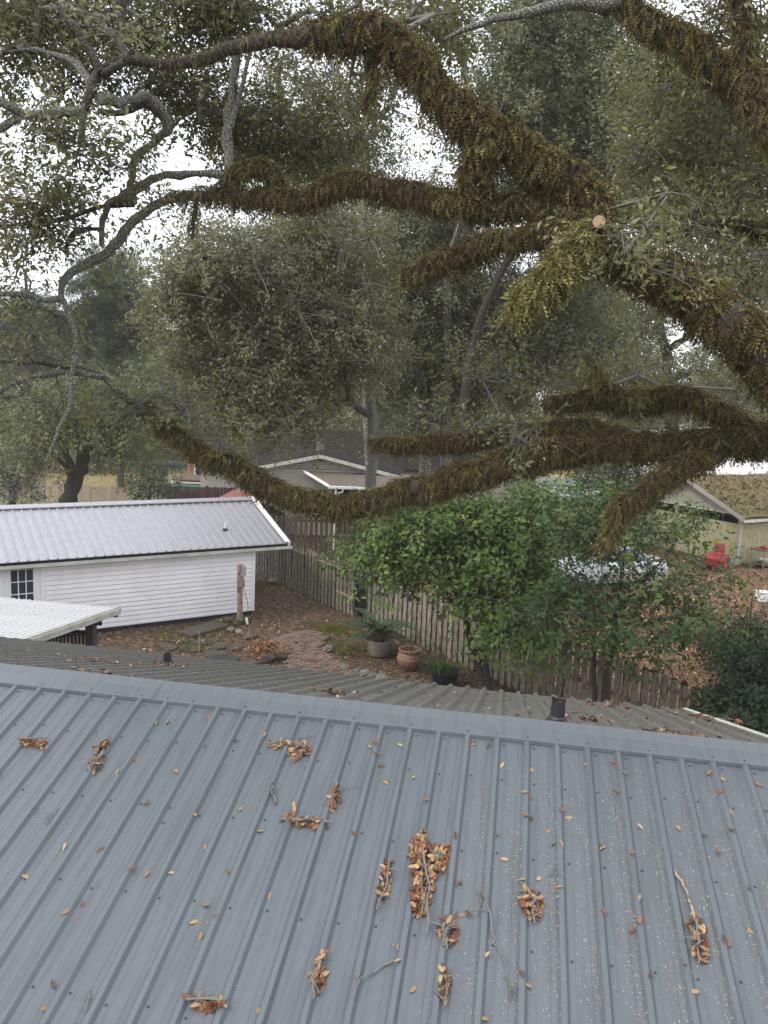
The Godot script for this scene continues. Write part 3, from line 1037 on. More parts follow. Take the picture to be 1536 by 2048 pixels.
func fence_run(called: String, label: String, t: Transform3D, x0: float, x1: float, h: float, pitch: float, material: Material, both := true, w := .14) -> Node3D:
	var o := thing(called, label, "fence", t)
	var pk := picket_meshes(w, h)
	var x := x0
	while x < x1:
		for s in ([0, 1] if both else [0]):
			var tilt := Basis(Vector3.BACK, rng.randfn(0, .006)) * Basis(Vector3.RIGHT, rng.randfn(0, .006))
			part("picket", pk[rng.randi() % 5], material if s == 0 else M.dark_or_shaded_fence_wood, o, Transform3D(tilt, Vector3(x + s * pitch * .5 + rng.randfn(0, .006), rng.randf_range(-.02, .02), .031 if s == 0 else -.105)))  # back pickets: shade of the gaps is painted in with a darker wood colour
		x += pitch
	for y in [.25, h * .52, h - .22]:
		var r := MB.new()
		r.box(Transform3D(Basis(), Vector3((x0 + x1) * .5, y, -.04)), Vector3(x1 - x0, .085, .07))
		part("rail", r.mesh(), material, o)
	x = x0
	while x <= x1:
		var p := MB.new()
		p.box(Transform3D(Basis(), Vector3(x + .03, h * .48, -.17)), Vector3(.09, h * .96, .09))
		part("post", p.mesh(), material, o)
		x += 2.4
	return o

func along(a: Vector3, b: Vector3) -> Transform3D:
	var u := (b - a)
	u.y = 0
	u = u.normalized()
	return Transform3D(Basis(u, Vector3.UP, u.cross(Vector3.UP)), Vector3(a.x, 0, a.z))

func fences() -> void:
	var t := Transform3D(Basis(Vector3(0.585, 0, 0.811), Vector3.UP, Vector3(-0.811, 0, 0.585)), Vector3(-4.44, 0, -28.2))
	fence_run("picket_fence", "weathered grey board fence running from the shed to the right of the yard", t, -2.5, 17.6, 1.53, .213, M.fence_wood)
	# laths nailed to the fence
	for b in [[[Vector2(4.215, 1.324), Vector2(5.842, 1.289)], "thin bleached lath nailed high on the fence left of the hose coil"], [[Vector2(2.231, 1.333), Vector2(3.365, 1.358)], "short bleached lath on the fence just right of the shed eave"], [[Vector2(5.355, 0.581), Vector2(6.406, 0.547)], "short pale lath low on the fence beside the hose coil"]]:
		var p0: Vector2 = b[0][0]
		var p1: Vector2 = b[0][1]
		var mb := MB.new()
		var c := (p0 + p1) * .5
		mb.box(Transform3D(Basis(Vector3.BACK, (p1 - p0).angle()), Vector3.ZERO), Vector3(p0.distance_to(p1), .07, .03), .004)
		single("lath", mb.mesh(), M.board, b[1], "board", t * Transform3D(Basis(), Vector3(c.x, c.y, .058)), "laths on the fence")
	# coil of black hose hung on the fence
	var hp: Vector2 = Vector2(6.76, 1.137)
	var ho := thing("hose_coil", "coil of black garden hose hanging on the grey fence behind the potted palm", "hose", t * Transform3D(Basis(), Vector3(hp.x, hp.y, .05)))
	var hc := MB.new()
	for q in 13:
		var pts := PackedVector3Array()
		var rr := PackedFloat32Array()
		var wx := rng.randf_range(.14, .30)
		var hy := rng.randf_range(.42, .56)
		var ox := rng.randfn(0, .03)
		for s in 29:
			var an := TAU * s / 28
			pts.append(Vector3(ox + sin(an) * wx * (.75 + .25 * -cos(an)), -hy + cos(an) * hy + .06, .03 + .05 * rng.randf() + .05 * (q % 3)))
			rr.append(.013)
		hc.tube(pts, rr, 6)
	part("hose", hc.mesh(), M.rubber, ho)
	var hk := MB.new()
	hk.box(Transform3D(Basis(), Vector3(0, .03, .06)), Vector3(.08, .05, .16), .01)
	part("hook", hk.mesh(), M.grey_metal, ho)
	var a := Vector3(-5.228, 1.567, -31)
	var b := Vector3(1.64, 1.685, -31.5)
	var c := Vector3(8.033, 2.235, -35.5)
	fence_run("dark_fence", "tall dark stained board fence behind the shed and the lichen trunk", along(a, b), -2.0, a.distance_to(b), 1.72, .20, M.dark_or_shaded_fence_wood, false)
	fence_run("brown_fence", "brown board fence behind the broad green shrubs", along(b, c), .05, b.distance_to(c) + 1.5, 1.85, .20, M.fence_wood, false)
	var e := Vector3(8.858, 2.487, -46)
	var f := Vector3(16.057, 2.36, -46)
	far_fence("far_fence", "distant dark board fence seen under the ferny limb left of the garage", along(e, f), e.distance_to(f), 1.8, M.dark_or_shaded_fence_wood)
	e = Vector3(-20.304, 2.29, -39)
	f = Vector3(-10.491, 1.476, -38)
	far_fence("tan_fence", "tan board fence behind the left end of the shed", along(e, f), e.distance_to(f), 1.6, M.tan_fence_wood)

func far_fence(called: String, label: String, t: Transform3D, ln: float, h: float, m: Material) -> void:
	var o := thing(called, label, "fence", t)
	var mb := MB.new()
	var x := 0.0
	while x < ln:
		var g := rng.randf_range(.75, 1.2)
		mb.k = Color(g, g, g)
		mb.box(Transform3D(Basis(Vector3.BACK, rng.randfn(0, .008)), Vector3(x, h * .5 + rng.randf_range(-.02, .02), 0)), Vector3(.14, h, .02))
		x += .158
	part("boards", mb.mesh(), m, o).set_meta("kind", "stuff")
	x = 0.0
	while x < ln:
		var p := MB.new()
		p.box(Transform3D(Basis(), Vector3(x, h * .52, -.08)), Vector3(.1, h * 1.04, .1))
		part("post", p.mesh(), m, o)
		x += 2.4

# ---------------------------------------------------------------- neighbouring buildings
func gable_house(o: Node3D, w: float, d: float, eave: float, rise: float, wallm: Material, roofm: Material, over := .35) -> void:
	# local: ridge along z (back), gable front at z = 0 facing +z
	var mb := MB.new()
	mb.prism(PackedVector2Array([Vector2(-w * .5, 0), Vector2(w * .5, 0), Vector2(w * .5, eave), Vector2(0, eave + rise), Vector2(-w * .5, eave)]), Transform3D(Basis(), Vector3(0, 0, -d * .5)), d)
	part("wall", mb.mesh(), wallm, o)
	var sl := rise / (w * .5)
	for s in [-1.0, 1.0]:
		var r := MB.new()
		var hw := w * .5 + over
		var th := .09
		var a := Vector3(0, eave + rise + .03, over)
		var b := Vector3(hw * s, eave + rise + .03 - sl * hw, over)
		var bk := Vector3(0, 0, -d - 2.0 * over)
		var up := Vector3(0, th, 0)
		r.quad(a + up, b + up, b + up + bk, a + up + bk, Vector3.UP)
		r.quad(a, b, b + bk, a + bk, Vector3.DOWN)
		r.quad(a, b, b + up, a + up, Vector3(0, 0, 1))
		r.quad(a + bk, b + bk, b + up + bk, a + up + bk, Vector3(0, 0, -1))
		r.quad(b, b + up, b + up + bk, b + bk, Vector3(s, 0, 0))
		part("roof", r.mesh(), roofm, o)
		var t := MB.new()
		var ang: float = atan(sl) * -s
		t.box(Transform3D(Basis(Vector3.BACK, ang), (a + b) * .5 + Vector3(0, -.03, .02)), Vector3(hw / cos(ang), .16, .04), .005)
		part("barge_board", t.mesh(), M.cream_paint, o)

func neighbours() -> void:
	# clapboard house with a gable vent and a patio roof
	var gp := Vector3(-2.959, 3.806, -36)
	var o := thing("clapboard_house", "low clapboard house with a louvred gable and a mossy patio roof beyond the dark fence", "house", Transform3D(Basis(Vector3.UP, .06), Vector3(gp.x, 0, gp.z)))
	var eave := gp.y - 1.0
	gable_house(o, 7.4, 4.0, eave + .05, .85, M.pale_wall, M.shingle)
	var y := .4
	while y < eave:
		var s := MB.new()
		s.box(Transform3D(Basis(Vector3.RIGHT, .1), Vector3(0, y, .012)), Vector3(7.38, .19, .015))
		part("siding_board", s.mesh(), M.pale_wall, o)
		y += .19
	var k := 0
	while k < 5:
		var v := MB.new()
		v.box(Transform3D(Basis(Vector3.RIGHT, .5), Vector3(0, eave + .33 + k * .075, .03)), Vector3(3.6 - k * .62, .05, .02))
		part("vent_louvre", v.mesh(), M.cream_paint, o)
		k += 1
	var vb := MB.new()
	vb.prism(PackedVector2Array([Vector2(-1.9, eave + .28), Vector2(1.9, eave + .28), Vector2(0, eave + .72)]), Transform3D(Basis(), Vector3(0, 0, .015)), .02)
	part("gable_vent", vb.mesh(), M.dark, o)
	var pr := MB.new()
	var y0 := 3.0
	pr.quad(Vector3(-.75, y0, -.1), Vector3(6.6, y0, -.1), Vector3(6.6, y0 - .3, 2.9), Vector3(.45, y0 - .3, 2.9), Vector3.UP)
	pr.quad(Vector3(-.75, y0 - .06, -.1), Vector3(6.6, y0 - .06, -.1), Vector3(6.6, y0 - .36, 2.9), Vector3(.45, y0 - .36, 2.9), Vector3.DOWN)
	part("patio_roof", pr.mesh(), M.brown_moss_roof, o)
	var gt := MB.new()
	gt.box(Transform3D(Basis(), Vector3(3.53, y0 - .36, 2.94)), Vector3(6.2, .12, .09), .015)
	part("gutter", gt.mesh(), M.white_trim, o)
	var rk := MB.new()
	rk.tube(PackedVector3Array([Vector3(-.75, y0 - .02, -.1), Vector3(.45, y0 - .32, 2.95)]), PackedFloat32Array([.07, .07]), 6)
	part("rake_trim", rk.mesh(), M.white_trim, o)
	var ps := MB.new()
	ps.box(Transform3D(Basis(), Vector3(.75, (y0 - .42) * .5, 2.85)), Vector3(.1, y0 - .42, .1), .01)
	part("post", ps.mesh(), M.white_trim, o)
	var ds := MB.new()
	ds.tube(PackedVector3Array([Vector3(1.05, y0 - .42, 2.95), Vector3(1.02, y0 - .55, 2.9), Vector3(.85, y0 - .6, 2.86), Vector3(.83, y0 - .8, 2.84), Vector3(.83, .1, 2.84)]), PackedFloat32Array([.04, .04, .04, .04, .04]), 6)
	part("downspout", ds.mesh(), M.white_trim, o)
	var wd := MB.new()
	wd.box(Transform3D(Basis(), Vector3(2.6, 1.3, .03)), Vector3(4.0, 2.2, .05))
	part("patio_door", wd.mesh(), M.dark, o)
	# long dark shingled house behind it
	var r := thing("dark_roof_house", "long house with a dark shingled roof behind the clapboard gable", "house", Transform3D(Basis(Vector3.UP, .06 + PI / 2), Vector3(7.4, 0, -45.5)))
	gable_house(r, 8.5, 17.0, 2.9, 1.45, M.pale_wall, M.shingle, .5)
	# grey low roof right of it
	var f := Vector3(8.773, 2.055, -40)
	var g := thing("grey_roof_shed", "small shed with a plain grey metal roof behind the broad green shrub", "shed", Transform3D(Basis(Vector3.UP, -.25), Vector3(f.x, 0, f.z)))
	var fb := MB.new()
	fb.box(Transform3D(Basis(), Vector3(0, .85, -1.6)), Vector3(3.6, 1.7, 3.0))
	part("wall", fb.mesh(), M.dark_or_shaded_fence_wood, g)
	var fr := MB.new()
	fr.box(Transform3D(Basis(Vector3.RIGHT, .09), Vector3(0, 1.82, -1.6)), Vector3(4.2, .06, 3.5), .01)
	part("roof", fr.mesh(), M.grey_metal, g)
	# red roofed hut just behind the shed ridge
	var rr := Vector3(-4.649, 1.827, -33.5)
	var q := thing("red_roof_hut", "small hut with a rusty red roof showing past the shed gable", "hut", Transform3D(Basis(Vector3.UP, .5), Vector3(rr.x - .6, 0, rr.z - .4)))
	gable_house(q, 2.2, 3.0, 1.35, .55, M.dark, M.rust_red, .2)
	# brick house with a white gable wing and a green awning
	var bh := thing("brick_house", "orange brick house with white trim and a dark green awning behind the shed ridge", "house", Transform3D(Basis(Vector3.UP, -.45), Vector3(-9.6, 0, -49.0)))
	gable_house(bh, 6.5, 9.0, 2.6, 1.0, M.brick_wall, M.shingle, .3)
	for x in [-2.1, .75]:
		var ww := MB.new()
		ww.box(Transform3D(Basis(), Vector3(x, 1.25, .03)), Vector3(1.1, 1.5, .06), .01)
		var win := part("window", ww.mesh(), M.white_trim, bh)
		var pn := MB.new()
		pn.box(Transform3D(Basis(), Vector3(x, 1.25, .05)), Vector3(.85, 1.25, .05))
		part("pane", pn.mesh(), M.glass, win)
	var ac := thing("awning_stall", "open outbuilding with a dark green awning and a pale flat roof behind the shed ridge", "outbuilding", Transform3D(Basis(Vector3.UP, -.1), Vector3(-10.55, 0, -44.0)))
	var ar := MB.new()
	ar.box(Transform3D(Basis(), Vector3(0, 1.42, -1.2)), Vector3(2.5, .08, 2.6), .01)
	part("roof", ar.mesh(), M.brown_moss_roof, ac)
	var al := MB.new()
	al.box(Transform3D(Basis(), Vector3(0, 1.28, .12)), Vector3(2.5, .1, .05), .01)
	part("lintel", al.mesh(), M.cream_paint, ac)
	var aw := MB.new()
	aw.quad(Vector3(-1.25, 1.2, .15), Vector3(1.25, 1.2, .15), Vector3(1.3, .86, .45), Vector3(-1.3, .86, .45), Vector3(0, 1, 1))
	part("awning", aw.mesh(), M.green_paint, ac)
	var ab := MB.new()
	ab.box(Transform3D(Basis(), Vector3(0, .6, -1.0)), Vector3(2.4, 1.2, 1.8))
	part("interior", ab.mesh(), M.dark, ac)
	for x in [-1.2, 1.2]:
		var ap := MB.new()
		ap.box(Transform3D(Basis(), Vector3(x, .7, .1)), Vector3(.1, 1.4, .1))
		part("post", ap.mesh(), M.cream_paint, ac)
	var mf := Vector3(-8.78, 1.306, -40)
	far_fence("maroon_fence", "dark maroon board fence just above the shed ridge", along(Vector3(mf.x - 2.6, 0, mf.z), Vector3(mf.x + 2.0, 0, mf.z - .3)), 4.6, mf.y + .25, mat("maroon_wood", lin(.07, .03, .035), .9))
	var mt := Vector3(-7.481, 1.384, -42)
	var me := MB.new()
	me.box(Transform3D(Basis(), Vector3(0, 0, 0)), Vector3(.32, .42, .12), .02)
	me.lathe(PackedVector2Array([Vector2(.11, 0), Vector2(.11, .07), Vector2(0, .09)]), Transform3D(Basis(Vector3.RIGHT, PI / 2), Vector3(.02, .04, .06)), 12)
	me.box(Transform3D(Basis(), Vector3(0, -mt.y * .5 - .1, -.03)), Vector3(.08, mt.y - .2, .06))
	single("electric_meter", me.mesh(), M.grey_metal, "grey electric meter on a stand above the right end of the shed ridge", "meter", Transform3D(Basis(), mt))
	# far houses on the left
	var h1 := thing("yellow_house", "small pale yellow house far away at the left edge", "house", Transform3D(Basis(Vector3.UP, .4), Vector3(-40.5, 0, -88)))
	gable_house(h1, 8, 10, 2.6, 1.5, M.cream_wall, M.shingle, .4)
	var h2 := thing("hip_roof_house", "distant house with a steep dark grey roof among the trees", "house", Transform3D(Basis(Vector3.UP, 1.2), Vector3(-19.5, 0, -78)))
	gable_house(h2, 9, 12, 2.8, 3.2, M.brick_wall, mat("grey_shingle", lin(.09, .09, .10), .9), .5)
	for x in [-1.5, 1.5]:
		var w2 := MB.new()
		w2.box(Transform3D(Basis(), Vector3(x, 1.5, .03)), Vector3(1.0, 1.3, .06))
		part("window", w2.mesh(), M.white_trim, h1)
	var h3 := thing("white_far_house", "distant white building glimpsed beside the lichen trunk", "house", Transform3D(Basis(Vector3.UP, -.1), Vector3(0.6, 0, -92)))
	gable_house(h3, 10, 8, 3.4, 1.0, M.siding, M.grey_metal, .4)
	var h4 := thing("white_far_house", "distant white building beyond the mossy garage roof", "house", Transform3D(Basis(Vector3.UP, -.3), Vector3(30, 0, -70)))
	gable_house(h4, 18, 8, 3.9, .9, M.siding, M.grey_metal, .4)
	garage()

func garage() -> void:
	var c := Vector3(15.09, 0, -33.6)
	var o := thing("garage", "cream board garage with a moss and leaf covered gable roof at the right edge", "garage", Transform3D(Basis(Vector3(.499, 0, .867), Vector3.UP, Vector3(-.867, 0, .499)), c))
	# local x: from the near corner (0) to the far corner (-5.6); local z: 0 at the gable front, interior towards -z
	var w := 5.6
	var ev := 2.15
	var ri := 1.22
	var g := MB.new()
	g.prism(PackedVector2Array([Vector2(-w, ev), Vector2(0, ev), Vector2(-w * .5, ev + ri)]), Transform3D(Basis(), Vector3(0, 0, -.05)), .1)
	part("gable", g.mesh(), M.pale_wall, o)
	for q in 13:
		var bt := MB.new()
		var x := -.4 - q * .4
		var hh: float = ri * (1.0 - absf(x + w * .5) / (w * .5)) - .05
		if hh > .1:
			bt.box(Transform3D(Basis(), Vector3(x, ev + hh * .5 + .04, .006)), Vector3(.03, hh, .012))
			part("batten", bt.mesh(), M.pale_wall, o)
	var hd := MB.new()
	hd.box(Transform3D(Basis(), Vector3(-w * .5, ev + .0, .02)), Vector3(w + .1, .09, .06), .005)
	part("header", hd.mesh(), M.cream_paint, o)
	# front boards below an open strip
	var x2 := -.12
	while x2 > -5.4:
		var bd := MB.new()
		bd.box(Transform3D(Basis(), Vector3(x2 - .13, .87, -.02)), Vector3(.25, 1.74, .03), .004)
		part("wall_board", bd.mesh(), M.cream_wall, o)
		x2 -= .26
	x2 = -.12
	while x2 > -6.0:
		var bd := MB.new()
		bd.box(Transform3D(Basis(), Vector3(.0, .88, x2 - .13)), Vector3(.03, 1.76, .25), .004)
		part("wall_board", bd.mesh(), M.olive_wall, o)
		x2 -= .26
	for p in [Vector3(0, 0, 0), Vector3(-3.35, 0, -.02), Vector3(-w, 0, 0), Vector3(0, 0, -6.2), Vector3(-w, 0, -6.2)]:
		var pb := MB.new()
		pb.box(Transform3D(Basis(), p + Vector3(0, ev * .5, 0)), Vector3(.14, ev, .14), .008)
		part("post", pb.mesh(), M.pale_wall, o)
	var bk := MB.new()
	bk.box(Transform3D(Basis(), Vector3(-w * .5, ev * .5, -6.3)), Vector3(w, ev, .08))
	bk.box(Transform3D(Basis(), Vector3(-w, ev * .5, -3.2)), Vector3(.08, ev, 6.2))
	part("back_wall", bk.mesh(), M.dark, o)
	var sl := ri / (w * .5)
	for s in [-1.0, 1.0]:
		var r := MB.new()
		var hw := w * .5 + .45
		var a := Vector3(-w * .5, ev + ri + .06, .4)
		var b := Vector3(-w * .5 + hw * s, ev + ri + .06 - sl * hw, .4)
		var n := 14
		var dz := Vector3(0, 0, -11.0)
		for i in n:
			for j in 22:
				var pts := []
				for e in [[0, 0], [1, 0], [1, 1], [0, 1]]:
					var q: Vector3 = a.lerp(b, float(i + e[0]) / n) + dz * float(j + e[1]) / 22
					pts.append(q + Vector3(0, .1 + .03 * sin(q.x * 9.0 + q.z * 4.0) * sin(q.z * 7.0 - q.x * 3.0), 0))
				r.quad(pts[0], pts[1], pts[2], pts[3], Vector3.UP)
		r.quad(a, b, b + dz, a + dz, Vector3.DOWN)
		part("roof", r.mesh(), M.moss_roof, o)
		var t := MB.new()
		var ang: float = atan(sl) * -s
		t.box(Transform3D(Basis(Vector3.BACK, ang), (a + b) * .5 + Vector3(0, -.02, .02)), Vector3(hw / cos(ang), .17, .04), .005)
		part("barge_board", t.mesh(), M.pale_wall, o)
	var ef := MB.new()
	ef.box(Transform3D(Basis(), Vector3(.43, ev - .2, -5.0)), Vector3(.05, .13, 10.8), .005)
	part("eave_board", ef.mesh(), M.cream_paint, o)
	# leaves, moss cushions on the roof
	var tr := []
	var cols := PackedColorArray()
	for q in 2600:
		var u := rng.randf() * 3.1
		var z := -rng.randf() * 10.0 + .3
		tr.append(Transform3D(rand_basis().scaled(Vector3.ONE * rng.randf_range(.6, 1.4)), Vector3(-w * .5 + u, ev + ri + .18 - sl * u, z)))
		cols.append([Color(.09, .12, .02), Color(.22, .11, .05), Color(.16, .08, .04), Color(.12, .13, .03)][rng.randi() % 4] * rng.randf_range(.7, 1.3))
	var lm := MB.new()
	leaf_quick(lm, Transform3D(), .16, .09, .5)
	many("moss_and_leaves", lm.mesh(), M.dry_leaf, o, tr, cols)
	# workbench rack by the side wall
	var rk := thing("metal_rack", "rusty metal rack with a pale basin on its lower shelf beside the garage side wall", "rack", o.transform * Transform3D(Basis(), Vector3(.85, 0, -.9)))
	for x in [-.3, .3]:
		for z in [-.75, .75]:
			var lg := MB.new()
			lg.box(Transform3D(Basis(), Vector3(x, .4, z)), Vector3(.04, .8, .04))
			part("leg", lg.mesh(), M.post_wood, rk)
	for y in [.2, .8]:
		var sh := MB.new()
		sh.box(Transform3D(Basis(), Vector3(0, y, 0)), Vector3(.7, .04, 1.6), .005)
		part("shelf", sh.mesh(), mat("rusted_shelf", lin(.12, .07, .055), .8), rk)
	var bs := MB.new()
	bs.lathe(PackedVector2Array([Vector2(0, .02), Vector2(.18, .02), Vector2(.3, .14), Vector2(.33, .14), Vector2(.2, 0), Vector2(0, 0)]), Transform3D(), 18)
	single("basin", bs.mesh(), M.plastic_white, "pale round basin on the lower shelf of the rack", "basin", o.transform * Transform3D(Basis(), Vector3(.85, .222, -.8)))
	var rd := MB.new()
	rd.box(Transform3D(), Vector3(.3, .1, .35), .03)
	single("red_box", rd.mesh(), M.mower_red, "small red box on the top shelf of the rack", "box", o.transform * Transform3D(Basis(), Vector3(.85, .871, -.6)))

# ---------------------------------------------------------------- trees
func great_oak() -> void:
	var o := thing("live_oak", "huge live oak whose fern covered limbs reach in from the right", "tree")
	limb("trunk", [Vector4(9.6, -.1, -10.6, .95), Vector4(9.3, 1.5, -10.4, .72), Vector4(9.0, 3.2, -10.2, .68), Vector4(8.8, 4.6, -10.0, .66), Vector4(8.9, 6.4, -9.9, .55), Vector4(8.6, 8.6, -9.6, .5), Vector4(8.0, 10.8, -9.2, .45)], M.bark, o, 16, 6)
	var roots := []
	# main limb rising to the left, then out over the yard
	var l1 := limb("limb", [Vector4(8.8, 5, -10, 0.55), Vector4(6.9, 5.9, -9, 0.45), Vector4(4.295, 6.628, -8, 0.419), Vector4(3.589, 7.131, -8, 0.379), Vector4(3.096, 7.573, -8.1, 0.363), Vector4(2.74, 7.82, -8.2, 0.317), Vector4(2.204, 8.085, -8.4, 0.262), Vector4(1.962, 8.579, -8.6, 0.246), Vector4(1.659, 8.812, -8.7, 0.26), Vector4(1.299, 9.031, -8.8, 0.274), Vector4(0.877, 9.32, -8.9, 0.266), Vector4(0.502, 9.62, -9, 0.258), Vector4(0.198, 9.904, -9, 0.247), Vector4(-0.076, 10.178, -9.1, 0.238), Vector4(-0.391, 10.319, -9.2, 0.252), Vector4(-0.799, 10.345, -9.3, 0.232), Vector4(-1.068, 10.304, -9.3, 0.197), Vector4(-1.352, 10.364, -9.4, 0.146), Vector4(-1.787, 10.245, -9.4, 0.135), Vector4(-2.223, 10.075, -9.4, 0.123), Vector4(-2.633, 10.005, -9.3, 0.104), Vector4(-2.98, 9.978, -9.2, 0.097), Vector4(-3.199, 9.797, -9.1, 0.096), Vector4(-3.287, 9.558, -9, 0.084), Vector4(-3.353, 9.362, -9, 0.079)], M.bark, o, 14, 8, .54)
	fern_cover(o, l1, .02, .66, 1857, 0.198)
	fern_cover(o, l1, .62, .92, 445, 0.115)
	roots.append_array(l1.slice(64))
	var l1b := limb("limb", [Vector4(-3.331, 9.383, -9, 0.073), Vector4(-3.607, 9.352, -9, 0.067), Vector4(-3.751, 9.298, -8.9, 0.067), Vector4(-3.916, 9.279, -8.8, 0.06), Vector4(-4.023, 9.324, -8.7, 0.049), Vector4(-4.251, 9.414, -8.6, 0.038)], M.lichen_bark, o, 9, 8, .82)
	var l1c := limb("limb", [Vector4(-3.916, 9.274, -8.8, 0.049), Vector4(-4.048, 9.161, -8.8, 0.044), Vector4(-4.159, 9.047, -8.7, 0.038), Vector4(-4.419, 8.959, -8.7, 0.033)], M.lichen_bark, o, 8, 8, .82)
	var l1d := limb("limb", [Vector4(-3.342, 9.382, -9, 0.045), Vector4(-3.37, 9.216, -9, 0.034), Vector4(-3.399, 9.049, -9, 0.022)], M.lichen_bark, o, 7)
	var l1e := limb("limb", [Vector4(-3.26, 9.569, -9, 0.062), Vector4(-3.374, 9.775, -9.1, 0.057), Vector4(-3.518, 9.917, -9.2, 0.046), Vector4(-3.718, 10.028, -9.3, 0.035), Vector4(-4.085, 10.114, -9.4, 0.029), Vector4(-4.407, 10.115, -9.5, 0.024)], M.lichen_bark, o, 7, 8, .82)
	var l1f := limb("limb", [Vector4(-3.153, 9.771, -9, 0.062), Vector4(-3.282, 9.962, -9, 0.05), Vector4(-3.411, 10.167, -9, 0.045), Vector4(-3.565, 10.34, -9, 0.039), Vector4(-3.691, 10.551, -9, 0.034)], M.bark, o, 7, 8, .82)
	var l1g := limb("limb", [Vector4(-3.208, 9.497, -9, 0.067), Vector4(-3.042, 9.58, -9.3, 0.075), Vector4(-2.856, 9.682, -9.5, 0.077), Vector4(-2.734, 9.637, -9.7, 0.079), Vector4(-2.687, 9.492, -9.8, 0.067), Vector4(-2.872, 9.35, -9.9, 0.062), Vector4(-3.067, 9.259, -10, 0.056), Vector4(-3.138, 9.144, -10, 0.05), Vector4(-3.156, 8.991, -10, 0.05), Vector4(-3.175, 8.859, -10, 0.044), Vector4(-3.14, 8.673, -10, 0.044)], M.lichen_bark, o, 8, 8, .82)
	var l1h := limb("limb", [Vector4(-2.717, 9.568, -9.7, 0.054), Vector4(-2.886, 9.651, -9.6, 0.048), Vector4(-3.164, 9.533, -9.5, 0.041), Vector4(-3.382, 9.545, -9.5, 0.036)], M.bark, o, 7, 8, .82)
	var l1i := limb("limb", [Vector4(-0.384, 10.156, -9.2, 0.08), Vector4(-0.322, 9.933, -9.2, 0.069), Vector4(-0.296, 9.722, -9.1, 0.051), Vector4(-0.427, 9.531, -9.1, 0.034)], M.bark, o, 7, 8, .54)
	fern_cover(o, l1i, 0, .95, 1327, 0.152)
	# second limb, nearly level, dropping at the left
	var l2 := limb("limb", [Vector4(1.959, 8.435, -8.5, 0.191), Vector4(1.631, 8.489, -8.7, 0.179), Vector4(1.147, 8.601, -9, 0.185), Vector4(0.678, 8.663, -9.2, 0.178), Vector4(0.269, 8.772, -9.4, 0.17), Vector4(-0.155, 8.86, -9.5, 0.166), Vector4(-0.546, 8.895, -9.6, 0.161), Vector4(-0.98, 8.776, -9.7, 0.139), Vector4(-1.427, 8.742, -9.8, 0.134), Vector4(-2.033, 8.768, -9.9, 0.123), Vector4(-2.493, 8.744, -9.9, 0.093), Vector4(-2.8, 8.686, -9.9, 0.093), Vector4(-3.026, 8.53, -9.9, 0.099), Vector4(-3.184, 8.322, -9.8, 0.104), Vector4(-3.392, 8.097, -9.8, 0.104), Vector4(-3.689, 7.937, -9.8, 0.098), Vector4(-3.899, 7.779, -9.8, 0.085), Vector4(-3.955, 7.604, -9.8, 0.067), Vector4(-3.858, 7.329, -9.8, 0.061), Vector4(-3.755, 6.982, -9.8, 0.055), Vector4(-3.838, 6.623, -9.8, 0.049), Vector4(-3.855, 6.293, -9.8, 0.043), Vector4(-4.001, 5.954, -9.8, 0.037), Vector4(-4.167, 5.55, -9.8, 0.031)], M.lichen_bark, o, 12, 8, .54)
	fern_cover(o, l2, 0, .46, 1900, 0.174)
	roots.append_array(l2)
	var l2b := limb("limb", [Vector4(-1.977, 9.035, -9.9, 0.056), Vector4(-2.33, 9.043, -9.9, 0.049), Vector4(-2.624, 8.998, -9.9, 0.056), Vector4(-2.86, 8.943, -9.9, 0.062), Vector4(-3.096, 8.821, -9.9, 0.074), Vector4(-3.285, 8.701, -9.9, 0.074), Vector4(-3.399, 8.595, -9.8, 0.061), Vector4(-3.454, 8.35, -9.8, 0.055), Vector4(-3.48, 8.162, -9.8, 0.049)], M.lichen_bark, o, 8, 8, .82)
	var l2c := limb("limb", [Vector4(-3.108, 8.663, -9.9, 0.049), Vector4(-3.388, 8.595, -9.8, 0.037), Vector4(-3.82, 8.416, -9.7, 0.03), Vector4(-4.213, 8.329, -9.6, 0.024), Vector4(-4.513, 8.264, -9.5, 0.018)], M.bark, o, 6)
	var l2d := limb("limb", [Vector4(-3.449, 8.333, -9.8, 0.031), Vector4(-3.714, 8.294, -9.8, 0.031), Vector4(-3.833, 8.193, -9.8, 0.024), Vector4(-3.883, 8.049, -9.8, 0.018)], M.bark, o, 6)
	var l2e := limb("limb", [Vector4(-2.375, 8.704, -9.9, 0.049), Vector4(-2.397, 8.499, -9.9, 0.043), Vector4(-2.425, 8.292, -9.9, 0.025)], M.bark, o, 7, 8, .54)
	fern_cover(o, l2e, 0, .95, 1327, 0.128)
	var l2f := limb("limb", [Vector4(-3.914, 7.53, -9.8, 0.049), Vector4(-4.099, 7.482, -9.7, 0.048), Vector4(-4.319, 7.507, -9.6, 0.042), Vector4(-4.592, 7.507, -9.5, 0.041)], M.lichen_bark, o, 7, 8, .82)
	var l2g := limb("limb", [Vector4(-1.915, 8.79, -9.9, 0.074), Vector4(-1.977, 9.052, -9.9, 0.062), Vector4(-2.025, 9.329, -10, 0.059), Vector4(-2.027, 9.808, -10.1, 0.053), Vector4(-1.984, 10.403, -10.2, 0.044), Vector4(-1.917, 11, -10.3, 0.039), Vector4(-1.901, 11.486, -10.4, 0.032)], M.lichen_bark, o, 8)
	var l2h := limb("limb", [Vector4(-2.014, 9.442, -10, 0.037), Vector4(-1.948, 9.751, -10, 0.031), Vector4(-1.808, 10.132, -9.9, 0.025), Vector4(-1.724, 10.619, -9.9, 0.019)], M.lichen_bark, o, 7)
